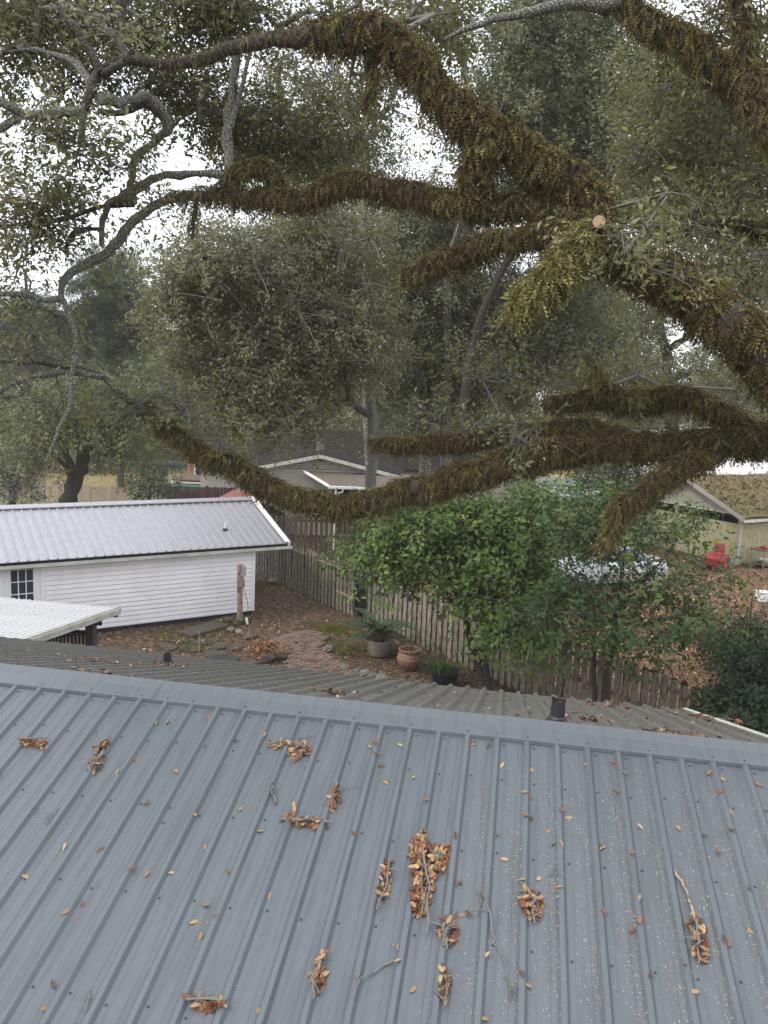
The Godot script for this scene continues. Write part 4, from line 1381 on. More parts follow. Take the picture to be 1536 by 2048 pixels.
	var lump := limb("limb", [Vector4(-2.063, 8.863, -9.9, 0.074), Vector4(-1.859, 9.017, -9.9, 0.123), Vector4(-1.625, 9.094, -9.9, 0.136), Vector4(-1.459, 9.033, -9.9, 0.086), Vector4(-1.253, 8.805, -9.8, 0.073)], M.bark, o, 9, 8, .54)
	fern_cover(o, lump, 0, 1, 1857, 0.152)
	# broken stub pointing left below
	var l3 := limb("limb", [Vector4(1.967, 8.342, -8.4, 0.178), Vector4(1.715, 8.303, -8.5, 0.175), Vector4(1.423, 8.237, -8.6, 0.166), Vector4(0.939, 8.102, -8.8, 0.159), Vector4(0.43, 7.933, -9, 0.146), Vector4(0.147, 7.832, -9, 0.112), Vector4(0.039, 7.806, -9, 0.073)], M.bark, o, 12, 8, .54)
	fern_cover(o, l3, 0, 1, 1900, 0.163)
	# hanging fern clump
	var l3b := limb("limb", [Vector4(1.958, 8.136, -8.2, 0.215), Vector4(1.685, 7.902, -8, 0.229), Vector4(1.442, 7.669, -7.9, 0.226), Vector4(1.262, 7.499, -7.9, 0.167), Vector4(1.179, 7.308, -7.9, 0.079)], M.bark, o, 12, 8, .54)
	fern_cover(o, l3b, 0, 1, 2300, 0.198, .5)
	# curtain of ferns between the upper limbs
	var l3c := limb("limb", [Vector4(0.964, 9.155, -8.8, 0.186), Vector4(0.86, 8.905, -8.9, 0.177), Vector4(0.831, 8.675, -9, 0.157), Vector4(0.787, 8.519, -9, 0.09)], M.bark, o, 10, 8, .54)
	fern_cover(o, l3c, 0, 1, 2125, 0.198)
	# sawn stub
	var cutp := [Vector4(1.934, 8.182, -8.2, 0.087), Vector4(1.916, 8.216, -7.95, 0.074), Vector4(1.887, 8.221, -7.8, 0.07)]
	limb("sawn_stub", cutp, M.bark, o, 12, 3)
	var e: Vector4 = cutp[2]
	var f: Vector4 = cutp[1]
	var ax := (Vector3(e.x - f.x, e.y - f.y, e.z - f.z)).normalized()
	var cd := MB.new()
	var x := ax.cross(Vector3.UP).normalized()
	cd.lathe(PackedVector2Array([Vector2(e.w * .84, .004), Vector2(e.w * .8, .009), Vector2(e.w * .3, .008), Vector2(0, .010)]), Transform3D(Basis(x, ax, x.cross(ax)), Vector3(e.x, e.y, e.z)), 20)
	part("sawn_face", cd.mesh(), M.cut_wood, o)
	# long low limb
	var l4 := limb("limb", [Vector4(9, 4.2, -10.2, 0.6), Vector4(7.2, 5.5, -9.8, 0.48), Vector4(4.871, 6.292, -9.1, 0.306), Vector4(4.337, 6.241, -9.2, 0.287), Vector4(3.897, 6.16, -9.3, 0.267), Vector4(3.395, 6.103, -9.5, 0.249), Vector4(2.868, 6.05, -9.7, 0.248), Vector4(2.319, 5.94, -9.9, 0.253), Vector4(1.728, 5.815, -10, 0.255), Vector4(1.126, 5.623, -10.1, 0.245), Vector4(0.7, 5.448, -10.2, 0.229), Vector4(0.198, 5.259, -10.3, 0.205), Vector4(-0.318, 5.106, -10.4, 0.188), Vector4(-0.849, 5.069, -10.5, 0.19), Vector4(-1.394, 5.2, -10.6, 0.192), Vector4(-1.814, 5.373, -10.7, 0.187), Vector4(-2.24, 5.548, -10.8, 0.161), Vector4(-2.671, 5.705, -10.9, 0.136), Vector4(-3.039, 5.943, -11, 0.117), Vector4(-3.38, 6.2, -11, 0.096), Vector4(-3.72, 6.469, -11, 0.082), Vector4(-3.989, 6.678, -11, 0.069), Vector4(-4.462, 6.745, -11, 0.062), Vector4(-4.868, 6.768, -11, 0.055), Vector4(-5.409, 6.772, -11, 0.048)], M.bark, o, 14, 8, .54)
	fern_cover(o, l4, .02, .80, 1900, 0.185)
	roots.append_array(l4.slice(48))
	var l4b := limb("limb", [Vector4(-3.922, 6.634, -11, 0.062), Vector4(-4.328, 6.664, -11, 0.055), Vector4(-4.736, 6.6, -11, 0.048), Vector4(-5.032, 6.479, -10.9, 0.048), Vector4(-5.324, 6.321, -10.8, 0.04)], M.lichen_bark, o, 7, 8, .82)
	var l4c := limb("limb", [Vector4(4.169, 6.309, -9.3, 0.139), Vector4(3.906, 6.467, -9.4, 0.141), Vector4(3.642, 6.593, -9.5, 0.148), Vector4(3.331, 6.625, -9.8, 0.183), Vector4(2.783, 6.619, -10, 0.168), Vector4(2.279, 6.547, -10.2, 0.127), Vector4(1.957, 6.469, -10.3, 0.077)], M.bark, o, 12, 8, .54)
	fern_cover(o, l4c, 0, 1, 1900, 0.174)
	var l4d := limb("limb", [Vector4(3.307, 6.153, -9.6, 0.167), Vector4(2.634, 6.176, -10, 0.162), Vector4(1.836, 6.162, -10.4, 0.156), Vector4(1.221, 6.035, -10.6, 0.145), Vector4(0.713, 5.909, -10.8, 0.141), Vector4(0.177, 5.907, -10.9, 0.115), Vector4(-0.265, 5.869, -11, 0.069)], M.bark, o, 11, 8, .54)
	fern_cover(o, l4d, .1, 1, 1857, 0.163)
	var l4e := limb("limb", [Vector4(3.159, 6.527, -9.8, 0.11), Vector4(2.754, 6.66, -9.8, 0.104), Vector4(2.499, 6.828, -9.8, 0.092), Vector4(2.443, 7.004, -9.8, 0.055)], M.bark, o, 9, 8, .54)
	fern_cover(o, l4e, .1, 1, 1900, 0.163, .2)
	var l6 := limb("limb", [Vector4(3.758, 5.994, -9.2, 0.16), Vector4(3.218, 5.818, -9, 0.157), Vector4(2.897, 5.59, -8.9, 0.144), Vector4(2.635, 5.385, -8.8, 0.121), Vector4(2.526, 5.167, -8.8, 0.093), Vector4(2.497, 4.911, -8.8, 0.049)], M.bark, o, 11, 8, .54)
	fern_cover(o, l6, 0, 1, 1900, 0.163)
	# upper right limbs
	var l7 := limb("limb", [Vector4(8.6, 8.8, -9.5, 0.45), Vector4(6.6, 9, -8.6, 0.38), Vector4(3.821, 9.369, -8, 0.259), Vector4(3.451, 9.579, -8.1, 0.242), Vector4(2.911, 9.803, -8.2, 0.215), Vector4(2.693, 9.968, -8.3, 0.191), Vector4(2.421, 10.146, -8.4, 0.178), Vector4(2.238, 10.363, -8.5, 0.159), Vector4(1.992, 10.521, -8.6, 0.139), Vector4(1.679, 10.715, -8.7, 0.108)], M.bark, o, 12, 8, .54)
	fern_cover(o, l7, .1, .95, 1458, 0.163)
	roots.append_array(l7.slice(14))
	var l7b := limb("limb", [Vector4(3.598, 8.741, -7.6, 0.142), Vector4(3.278, 9.216, -7.8, 0.136), Vector4(3.18, 9.672, -8, 0.13), Vector4(3.136, 10.058, -8.1, 0.121), Vector4(3.081, 10.534, -8.2, 0.112)], M.bark, o, 10, 8, .54)
	fern_cover(o, l7b, 0, 1, 1327, 0.163)
	var l7c := limb("limb", [Vector4(2.095, 10.434, -8.5, 0.074), Vector4(1.713, 10.478, -8.6, 0.059), Vector4(1.29, 10.413, -8.7, 0.049), Vector4(0.965, 10.379, -8.8, 0.044), Vector4(0.623, 10.303, -8.9, 0.033), Vector4(0.427, 10.231, -9, 0.022)], M.lichen_bark, o, 7)
	var l7d := limb("limb", [Vector4(7.6, 6.6, -10.2, 0.25), Vector4(4.432, 8.457, -9.4, 0.129), Vector4(4.268, 8.542, -9.6, 0.114), Vector4(3.946, 8.702, -9.8, 0.092), Vector4(3.616, 8.672, -10, 0.075), Vector4(3.399, 8.55, -10.2, 0.057), Vector4(3.085, 8.448, -10.3, 0.039)], M.bark, o, 9, 8, .54)
	fern_cover(o, l7d, .15, .8, 1148, 0.128)
	var l8 := limb("limb", [Vector4(-3.002, 10.865, -9.2, 0.086), Vector4(-3.03, 10.596, -9.2, 0.08), Vector4(-3.031, 10.463, -9.2, 0.075), Vector4(-3.042, 10.354, -9.2, 0.04)], M.bark, o, 8)
	var l9 := limb("limb", [Vector4(-3.153, 9.747, -9, 0.05), Vector4(-2.915, 9.913, -9, 0.045), Vector4(-3.166, 10.27, -9.2, 0.04), Vector4(-3.497, 10.349, -9.3, 0.029), Vector4(-3.861, 10.427, -9.4, 0.023)], M.bark, o, 6, 8, .82)
	for q in [l1b, l1c, l1d, l1e, l1f, l1g, l1h, l2b, l2c, l2d, l2f, l2g, l2h, l4b, l7c, l7d, l9]:
		roots.append_array(q)
	var oak := [Color(.105, .110, .045), Color(.21, .210, .092), Color(.26, .22, .07)]
	# leafy sprays of the great oak
	sprout(o, roots, [[Vector3(-4.308, 10.725, -10.2), Vector3(0.826, 0.381, 0.604), 66],
		[Vector3(-3.367, 10.903, -10.4), Vector3(0.842, 0.292, 0.6), 60],
		[Vector3(-2.404, 10.997, -10.4), Vector3(0.648, 0.259, 0.6), 46],
		[Vector3(-4.175, 10.157, -10), Vector3(0.748, 0.249, 0.6), 32],
		[Vector3(-2.883, 10.188, -10.4), Vector3(0.713, 0.227, 0.6), 26],
		[Vector3(-2.817, 9.957, -8.7), Vector3(0.325, 0.136, 0.6), 4],
		[Vector3(-0.284, 10.478, -11), Vector3(0.548, 0.411, 0.6), 18],
		[Vector3(0.065, 11.267, -11), Vector3(0.617, 0.343, 0.6), 24],
		[Vector3(-2.358, 9.997, -10.8), Vector3(0.673, 0.404, 0.7), 44],
		[Vector3(-3.665, 9.112, -9.2), Vector3(0.459, 0.201, 0.6), 16],
		[Vector3(-3.21, 9.029, -9.3), Vector3(0.348, 0.232, 0.6), 15],
		[Vector3(-4.063, 8.671, -9.6), Vector3(0.598, 0.269, 0.6), 26],
		[Vector3(-4.319, 8.211, -9.7), Vector3(0.483, 0.302, 0.6), 22],
		[Vector3(-3.809, 8.441, -9.9), Vector3(0.308, 0.123, 0.6), 4],
		[Vector3(-4.586, 7.732, -10), Vector3(0.374, 0.249, 0.6), 6],
		[Vector3(-1.682, 9.874, -11.2), Vector3(0.768, 0.419, 0.6), 50],
		[Vector3(-0.981, 9.652, -11.2), Vector3(0.698, 0.349, 0.6), 34],
		[Vector3(-1.475, 11, -10.2), Vector3(1.08, 0.222, 0.651), 34],
		[Vector3(0.52, 10.883, -10), Vector3(0.748, 0.312, 0.6), 26],
		[Vector3(-2.948, 8.554, -10), Vector3(0.249, 0.187, 0.6), 4]], "oak", M.leaf, oak, {"per": 6, "spread": .27, "seed": 21, "tip": .0055, "gate": -.12, "size": 1.0, "wood": M.oak_twig, "bare": .08})
	sprout(o, roots, [[Vector3(3.213, 10.201, -8.6), Vector3(0.536, 0.482, 0.6), 34],
		[Vector3(3.462, 9.692, -9.4), Vector3(0.703, 0.586, 0.644), 34],
		[Vector3(2.901, 9.305, -9.6), Vector3(0.538, 0.359, 0.6), 16],
		[Vector3(3.731, 9.123, -9), Vector3(0.336, 0.617, 0.6), 18],
		[Vector3(2.801, 8.49, -8.6), Vector3(0.536, 0.268, 0.6), 9],
		[Vector3(2.081, 8.096, -7.6), Vector3(0.237, 0.166, 0.6), 5],
		[Vector3(2.315, 7.673, -7.5), Vector3(0.187, 0.117, 0.6), 2],
		[Vector3(3.895, 8.217, -9.4), Vector3(0.469, 0.234, 0.6), 8],
		[Vector3(3.121, 6.839, -10.8), Vector3(1.077, 0.336, 0.707), 16],
		[Vector3(1.703, 6.233, -10.4), Vector3(0.648, 0.259, 0.6), 7],
		[Vector3(4.13, 6.845, -10.5), Vector3(0.72, 0.327, 0.6), 9],
		[Vector3(1.325, 6.895, -10.8), Vector3(0.606, 0.336, 0.6), 8]], "oak", M.leaf, oak, {"per": 6, "spread": .27, "seed": 22, "tip": .006, "wood": M.grey_twig, "bare": .12, "gate": -.2})
	# bare lichen twigs at the left and below
	sprout(o, l4b + l2f + l4.slice(150) + l2.slice(130), [[Vector3(-4.326, 7.251, -9.8), Vector3(0.55, 0.244, 0.6), 18],
		[Vector3(-4.776, 6.934, -10.8), Vector3(0.606, 0.269, 0.6), 14],
		[Vector3(-4.634, 6.35, -10.6), Vector3(0.594, 0.396, 0.6), 16],
		[Vector3(-3.653, 6.325, -10.8), Vector3(0.538, 0.404, 0.6), 15],
		[Vector3(-2.985, 6.419, -10.8), Vector3(0.471, 0.404, 0.6), 16],
		[Vector3(-2.468, 6.082, -10.6), Vector3(0.396, 0.198, 0.6), 8]], "oak", M.leaf, oak, {"per": 5, "spread": .25, "seed": 23, "tip": .0075, "wood": M.lichen_bark, "bare": .6, "gate": -.3})
	sprout(o, l4.slice(64, 120) + l4d, [[Vector3(1.445, 6.119, -9.9), Vector3(0.493, 0.247, 0.6), 9],
		[Vector3(0.802, 6.195, -10.4), Vector3(0.518, 0.194, 0.6), 5],
		[Vector3(-1.806, 5.881, -10.6), Vector3(0.528, 0.264, 0.6), 10]], "oak", M.leaf, oak, {"per": 5, "spread": .25, "seed": 24, "tip": .0055, "wood": M.grey_twig, "bare": .6, "gate": -.3})

func simple_tree(called: String, label: String, trunk: Array, forks: Array, blobs: Array, kind: String, lm: Material, tint: Array, opts := {}, bark: Material = null, group := "", fork_bark: Material = null) -> Node3D:
	var o := thing(called, label, "tree", Transform3D(), group)
	var bm: Material = bark if bark else M.bark
	var t0: Vector4 = trunk[0]
	if t0.y > 0.0:
		trunk = [Vector4(t0.x, -.15, t0.z, t0.w * 1.2)] + trunk
	var roots := limb("trunk", trunk, bm, o, 10, 4)
	roots = roots.slice(roots.size() / 3)
	for f in forks:
		var fl: Vector4 = f[-1]
		f[-1] = Vector4(fl.x, fl.y, fl.z, fl.w * .3)
		roots.append_array(limb("limb", f, fork_bark if fork_bark else bm, o, 7, 4))
	sprout(o, roots, blobs, kind, lm, tint, opts)
	return o

func other_trees() -> void:
	var oak := [Color(.125, .130, .054), Color(.255, .255, .115), Color(.29, .25, .08)]
	# middle oak with the pale trunk, its crown fills the centre left
	simple_tree("oak_tree", "oak with a pale lichened trunk and wide grey green crown behind the board fence",
		[Vector4(-0.389, 0.339, -24.4, 0.198), Vector4(-0.414, 1.768, -24.4, 0.167), Vector4(-0.399, 3.331, -24.4, 0.16), Vector4(-0.429, 4.863, -24.4, 0.152), Vector4(-0.537, 6.066, -24.4, 0.144), Vector4(-0.634, 7.258, -24.6, 0.123), Vector4(-0.895, 8.61, -25, 0.109), Vector4(-1.038, 9.989, -25.4, 0.079)],
		[[Vector4(-0.516, 5.917, -24.4, 0.102), Vector4(-1.087, 6.283, -22.8, 0.084), Vector4(-1.126, 6.898, -22.3, 0.082), Vector4(-1.219, 7.417, -21.9, 0.081), Vector4(-1.108, 8.203, -21.8, 0.068), Vector4(-0.977, 8.984, -21.8, 0.045), Vector4(-1.294, 9.74, -21.8, 0.034)], [Vector4(-1.182, 7.357, -22, 0.069), Vector4(-2.11, 7.74, -21.3, 0.056), Vector4(-2.831, 7.991, -20.8, 0.054), Vector4(-3.386, 8.173, -20.3, 0.048), Vector4(-3.672, 8.529, -19.8, 0.041), Vector4(-4.055, 9.028, -19.3, 0.03), Vector4(-4.41, 9.466, -19.3, 0.02)], [Vector4(-1.174, 8.2, -21.8, 0.057), Vector4(-1.869, 8.386, -21.3, 0.044), Vector4(-2.367, 8.836, -21, 0.043), Vector4(-2.86, 9.283, -20.8, 0.032), Vector4(-3.292, 9.672, -20.3, 0.022)], [Vector4(-1.131, 8.849, -21.8, 0.045), Vector4(-1.753, 8.833, -21.3, 0.044), Vector4(-2.239, 9.2, -20.9, 0.033), Vector4(-2.502, 10.026, -20.8, 0.022)], [Vector4(-1.126, 6.898, -22.3, 0.058), Vector4(-2.087, 6.944, -21.3, 0.038), Vector4(-3.058, 6.727, -20.8, 0.032), Vector4(-3.855, 6.377, -20.3, 0.022)], [Vector4(-1.024, 6.354, -22.9, 0.06), Vector4(-1.849, 6.327, -21.8, 0.039), Vector4(-2.46, 6.174, -21.3, 0.033), Vector4(-3.314, 5.887, -20.9, 0.022)]],
		[[Vector3(-4.034, 9.447, -21), Vector3(1.963, 1.178, 1.57), 120],
		[Vector3(-4.655, 8.119, -21), Vector3(1.439, 1.439, 1.439), 130],
		[Vector3(-3.001, 8.402, -22), Vector3(1.919, 1.508, 1.713), 190],
		[Vector3(-4.123, 6.75, -21), Vector3(1.701, 1.178, 1.439), 120],
		[Vector3(-2.486, 7.118, -22.5), Vector3(1.542, 1.262, 1.402), 130],
		[Vector3(-3.147, 6.077, -21.5), Vector3(1.741, 0.536, 1.139), 60],
		[Vector3(-2.58, 5.433, -22.5), Vector3(1.542, 0.308, 0.925), 22],
		[Vector3(-1.356, 9.646, -23), Vector3(1.433, 1.576, 1.505), 110],
		[Vector3(-1.907, 10.734, -22.5), Vector3(1.542, 0.841, 1.192), 70],
		[Vector3(-4.927, 8.971, -20), Vector3(0.748, 0.748, 0.748), 30],
		[Vector3(-0.83, 7.703, -22), Vector3(1.097, 1.234, 1.165), 60]], "oak", M.leaf, oak, {"per": 8, "spread": .5, "seed": 31, "size": 1.35, "tip": .015, "wood": M.oak_twig, "gate": -.22, "freq": .45}, M.lichen_bark, "", M.bark)
	# dark bluish crown, top centre
	var holly := [Color(.110, .128, .066), Color(.22, .24, .135), Color(.26, .24, .09)]
	simple_tree("evergreen_tree", "tall dense dark evergreen with bluish leaves at the top centre", [Vector4(2.758, 1.048, -27, 0.168), Vector4(2.547, 4.812, -27, 0.151), Vector4(2.564, 7.463, -27, 0.135), Vector4(3.173, 10.001, -26.5, 0.116), Vector4(4.291, 12.247, -26, 0.097), Vector4(4.817, 14.182, -26, 0.081), Vector4(4.68, 16.473, -26, 0.065), Vector4(4.951, 17.888, -26, 0.04)],
		[[Vector4(4.817, 14.182, -26, 0.081), Vector4(4.189, 14.582, -25.5, 0.064), Vector4(3.601, 15.372, -25, 0.039)], [Vector4(4.79, 14.761, -26, 0.065), Vector4(5.182, 15.328, -25.5, 0.048), Vector4(5.599, 15.999, -25, 0.031)]],
		[[Vector3(3.669, 16.857, -26), Vector3(1.458, 1.458, 1.458), 90],
		[Vector3(4.972, 17.61, -26), Vector3(1.782, 1.458, 1.62), 90],
		[Vector3(4.692, 15.261, -26), Vector3(1.944, 1.296, 1.62), 110],
		[Vector3(3.882, 13.706, -26), Vector3(1.782, 1.296, 1.539), 110],
		[Vector3(5.984, 14.374, -26), Vector3(1.458, 1.782, 1.62), 110],
		[Vector3(6.766, 15.988, -26), Vector3(1.134, 1.296, 1.215), 50],
		[Vector3(6.409, 12.926, -26), Vector3(1.782, 0.972, 1.377), 70],
		[Vector3(3.053, 14.799, -25), Vector3(0.935, 1.09, 1.012), 40]], "far_oak", M.leaf, holly, {"per": 7, "spread": .62, "seed": 32, "tip": .010, "gate": -.14, "freq": .5})
	# trees behind the centre
	simple_tree("oak_tree", "grey trunked twin oak in the centre behind the broken fern stub", [Vector4(1.663, 0.77, -31, 0.251), Vector4(1.48, 4.493, -31, 0.232), Vector4(1.31, 7.154, -31, 0.212), Vector4(1.145, 9.75, -31, 0.174), Vector4(0.981, 11.563, -31, 0.135), Vector4(1.051, 13.177, -31, 0.097)],
		[[Vector4(2.527, 0.712, -31.5, 0.236), Vector4(2.274, 5.468, -31.5, 0.216), Vector4(2.161, 7.961, -31.5, 0.196), Vector4(2.098, 10.212, -31.5, 0.157), Vector4(2.19, 11.693, -31.5, 0.098)], [Vector4(1.145, 9.75, -31, 0.116), Vector4(0.255, 9.966, -30, 0.075), Vector4(-0.3, 10.234, -29.5, 0.055)], [Vector4(2.118, 9.841, -31.5, 0.118), Vector4(3.02, 9.37, -30, 0.093), Vector4(4.066, 9.017, -29.5, 0.055)]],
		[[Vector3(1.051, 12.275, -30), Vector3(2.804, 1.869, 2.336), 180],
		[Vector3(-0.134, 10.519, -29), Vector3(1.445, 1.626, 1.536), 80],
		[Vector3(2.09, 9.687, -30), Vector3(2.243, 1.682, 1.963), 130],
		[Vector3(3.602, 9.648, -29), Vector3(1.626, 1.445, 1.536), 80],
		[Vector3(1.26, 8.041, -30), Vector3(2.43, 1.121, 1.776), 90],
		[Vector3(4.02, 7.975, -30), Vector3(2.243, 1.308, 1.776), 90],
		[Vector3(0.777, 6.566, -30), Vector3(1.682, 0.748, 1.215), 36],
		[Vector3(1.169, 5.336, -29), Vector3(1.445, 0.452, 0.949), 16],
		[Vector3(3.178, 6.667, -30), Vector3(2.056, 0.935, 1.495), 50],
		[Vector3(-1.399, 6.652, -29), Vector3(1.084, 0.723, 0.903), 16],
		[Vector3(5.918, 10.197, -28.5), Vector3(1.953, 1.421, 1.687), 80],
		[Vector3(6.417, 8.184, -28.5), Vector3(1.953, 1.065, 1.509), 70]], "far_oak", M.leaf, holly, {"per": 7, "spread": .7, "seed": 33, "tip": .011, "gate": -.18, "freq": .4}, M.pale_bark)
	var yell := [Color(.065, .066, .022), Color(.125, .12, .045), Color(.24, .19, .05)]
	simple_tree("tall_tree", "tall yellowing tree high behind the upper left limbs", [Vector4(-3.042, 0.222, -38, 0.213), Vector4(-3.293, 8.464, -38, 0.189), Vector4(-3.269, 15.141, -38, 0.142), Vector4(-3.145, 18.355, -38, 0.095), Vector4(-2.991, 20.456, -38, 0.047)], [[Vector4(-3.282, 15.573, -38, 0.095), Vector4(-4.47, 17.667, -38, 0.071), Vector4(-5.406, 19.317, -38, 0.047)]],
		[[Vector3(-4.483, 18.472, -36), Vector3(2.243, 2.467, 2.355), 80],
		[Vector3(-2.289, 16.15, -36), Vector3(2.467, 1.57, 2.019), 70],
		[Vector3(-5.066, 16.241, -36), Vector3(2.467, 1.346, 1.906), 60],
		[Vector3(-3.156, 14.068, -37), Vector3(2.766, 1.153, 1.959), 60],
		[Vector3(-1.717, 17.984, -36), Vector3(1.346, 1.121, 1.234), 16]], "far_oak", M.soft_leaf, yell, {"per": 6, "spread": .9, "seed": 34, "size": 1.15, "tip": .012, "gate": -.1, "freq": .3}, M.pale_bark)
	# bare pale stems against the sky
	simple_tree("bare_tree", "pale nearly bare forked tree against the sky at the top centre", [Vector4(-0.577, 2.982, -27, 0.151), Vector4(-0.915, 9.577, -27, 0.135), Vector4(-1.237, 13.769, -27, 0.118), Vector4(-1.441, 14.97, -27, 0.101), Vector4(-1.958, 16.142, -27, 0.084), Vector4(-2.463, 17.152, -27, 0.059), Vector4(-2.803, 18.012, -27, 0.034)], [[Vector4(-1.407, 14.896, -27, 0.067), Vector4(-2.264, 15.833, -27, 0.05), Vector4(-2.921, 16.694, -27, 0.034), Vector4(-3.263, 17.704, -27, 0.025)], [Vector4(-1.79, 15.852, -27, 0.067), Vector4(-2.109, 16.873, -27, 0.05), Vector4(-2.334, 18.031, -27, 0.034)], [Vector4(-1.334, 14.22, -27, 0.05), Vector4(-0.501, 15.307, -27, 0.042), Vector4(-0.073, 16.364, -27, 0.034)]],
		[[Vector3(-2.62, 17.146, -27), Vector3(1.178, 1.346, 1.262), 26],
		[Vector3(-0.697, 16.192, -27), Vector3(1.009, 1.178, 1.093), 14],
		[Vector3(-1.611, 15.263, -27), Vector3(1.346, 0.841, 1.093), 14]], "far_oak", M.soft_leaf, yell, {"per": 4, "spread": .6, "seed": 36, "bare": .5, "tip": .009}, M.pale_bark)
	simple_tree("bare_tree", "pale leaning bare trunk behind the main limb at the top", [Vector4(2.388, 1.737, -29, 0.145), Vector4(2.118, 6.446, -29, 0.136), Vector4(1.848, 9.805, -28, 0.122), Vector4(1.86, 11.271, -27, 0.109), Vector4(2.374, 13.376, -25, 0.093), Vector4(2.073, 14.597, -24.5, 0.092), Vector4(1.655, 15.865, -24, 0.075), Vector4(1.32, 16.888, -24, 0.06), Vector4(1.134, 17.776, -24, 0.045)], [[Vector4(2.111, 14.037, -24, 0.06), Vector4(1.824, 15.349, -24, 0.045), Vector4(1.688, 16.516, -24, 0.03)], [Vector4(2.212, 13.505, -24, 0.045), Vector4(2.782, 14.596, -24, 0.037), Vector4(3.126, 15.793, -24, 0.022)]],
		[[Vector3(1.578, 15.993, -24), Vector3(1.047, 1.047, 1.047), 16],
		[Vector3(1.398, 14.141, -24), Vector3(0.897, 0.897, 0.897), 20],
		[Vector3(0.71, 16.607, -24), Vector3(0.897, 0.748, 0.822), 16]], "far_oak", M.leaf, oak, {"per": 4, "spread": .55, "seed": 37, "bare": .4, "tip": .008}, M.pale_bark)
	# right hand background
	simple_tree("oak_tree", "spreading oak with dark level branches in the right background", [Vector4(17.767, 1.01, -48, 0.419), Vector4(16.923, 5.173, -48, 0.389), Vector4(16.355, 8.085, -48, 0.359), Vector4(16.021, 10.094, -48, 0.299), Vector4(15.256, 12.062, -48, 0.239), Vector4(14.764, 14.296, -48, 0.15)],
		[[Vector4(16.47, 7.798, -48, 0.209), Vector4(14.42, 8.128, -47, 0.176), Vector4(12.671, 8.452, -46, 0.143), Vector4(11.209, 9.445, -45, 0.084)], [Vector4(16.047, 9.808, -48, 0.209), Vector4(17.061, 10.639, -47, 0.176), Vector4(18.288, 11.439, -46, 0.115), Vector4(19.466, 11.93, -45, 0.084)], [Vector4(16.443, 8.088, -48, 0.179), Vector4(17.84, 8.556, -47, 0.146), Vector4(19.456, 8.318, -46, 0.115), Vector4(20.636, 8.755, -45, 0.084)], [Vector4(15.453, 11.501, -48, 0.179), Vector4(13.21, 12.153, -47, 0.146), Vector4(11.196, 12.775, -46, 0.086)]],
		[[Vector3(11.561, 11.706, -46), Vector3(3.439, 2.006, 2.723), 90],
		[Vector3(15.429, 12.799, -47), Vector3(3.807, 1.757, 2.782), 90],
		[Vector3(18.704, 12.814, -46), Vector3(3.153, 1.72, 2.436), 80],
		[Vector3(11.221, 8.946, -46), Vector3(2.579, 1.72, 2.149), 60],
		[Vector3(18.572, 7.016, -47), Vector3(4.1, 1.171, 2.635), 70],
		[Vector3(13.691, 6.524, -47), Vector3(3.807, 1.171, 2.489), 60],
		[Vector3(9.21, 10.438, -45), Vector3(2.523, 2.243, 2.383), 70],
		[Vector3(20.134, 9.87, -46), Vector3(2.006, 1.433, 1.72), 20],
		[Vector3(12.533, 10.105, -46), Vector3(1.72, 1.146, 1.433), 20]], "far_oak", M.leaf, oak, {"per": 6, "spread": 1.0, "seed": 38, "tip": .016, "size": 1.4, "gate": -.1, "freq": .35}, M.bark)
	simple_tree("oak_tree", "airy grey green oak filling the upper right background", [Vector4(12.71, 2.803, -22, 0.178), Vector4(11.93, 6.904, -22, 0.164), Vector4(10.784, 9.751, -22, 0.137), Vector4(9.323, 10.97, -22, 0.11), Vector4(8.172, 11.931, -22, 0.096), Vector4(7.725, 13.154, -22, 0.069), Vector4(7.389, 14.602, -22, 0.055)],
		[[Vector4(8.198, 11.682, -22, 0.069), Vector4(7.037, 12.38, -21.5, 0.054), Vector4(6.057, 13.036, -21, 0.033)], [Vector4(8.082, 12.178, -22, 0.069), Vector4(8.635, 12.927, -21.5, 0.054), Vector4(9.11, 13.392, -21, 0.039)]],
		[[Vector3(7.395, 12.636, -21.5), Vector3(1.741, 1.34, 1.54), 90],
		[Vector3(8.777, 11.596, -21.5), Vector3(1.34, 1.072, 1.206), 70],
		[Vector3(6.492, 14.154, -21.5), Vector3(1.072, 1.072, 1.072), 40],
		[Vector3(8.008, 14.096, -21.5), Vector3(1.473, 1.072, 1.273), 60],
		[Vector3(9.433, 9.953, -22), Vector3(1.234, 0.959, 1.097), 50],
		[Vector3(6.246, 11.247, -21.5), Vector3(1.206, 0.67, 0.938), 36],
		[Vector3(9.038, 12.921, -21), Vector3(0.785, 1.047, 0.916), 30]], "far_oak", M.leaf, oak, {"per": 6, "spread": .6, "seed": 39, "tip": .009, "gate": -.06, "freq": .55})
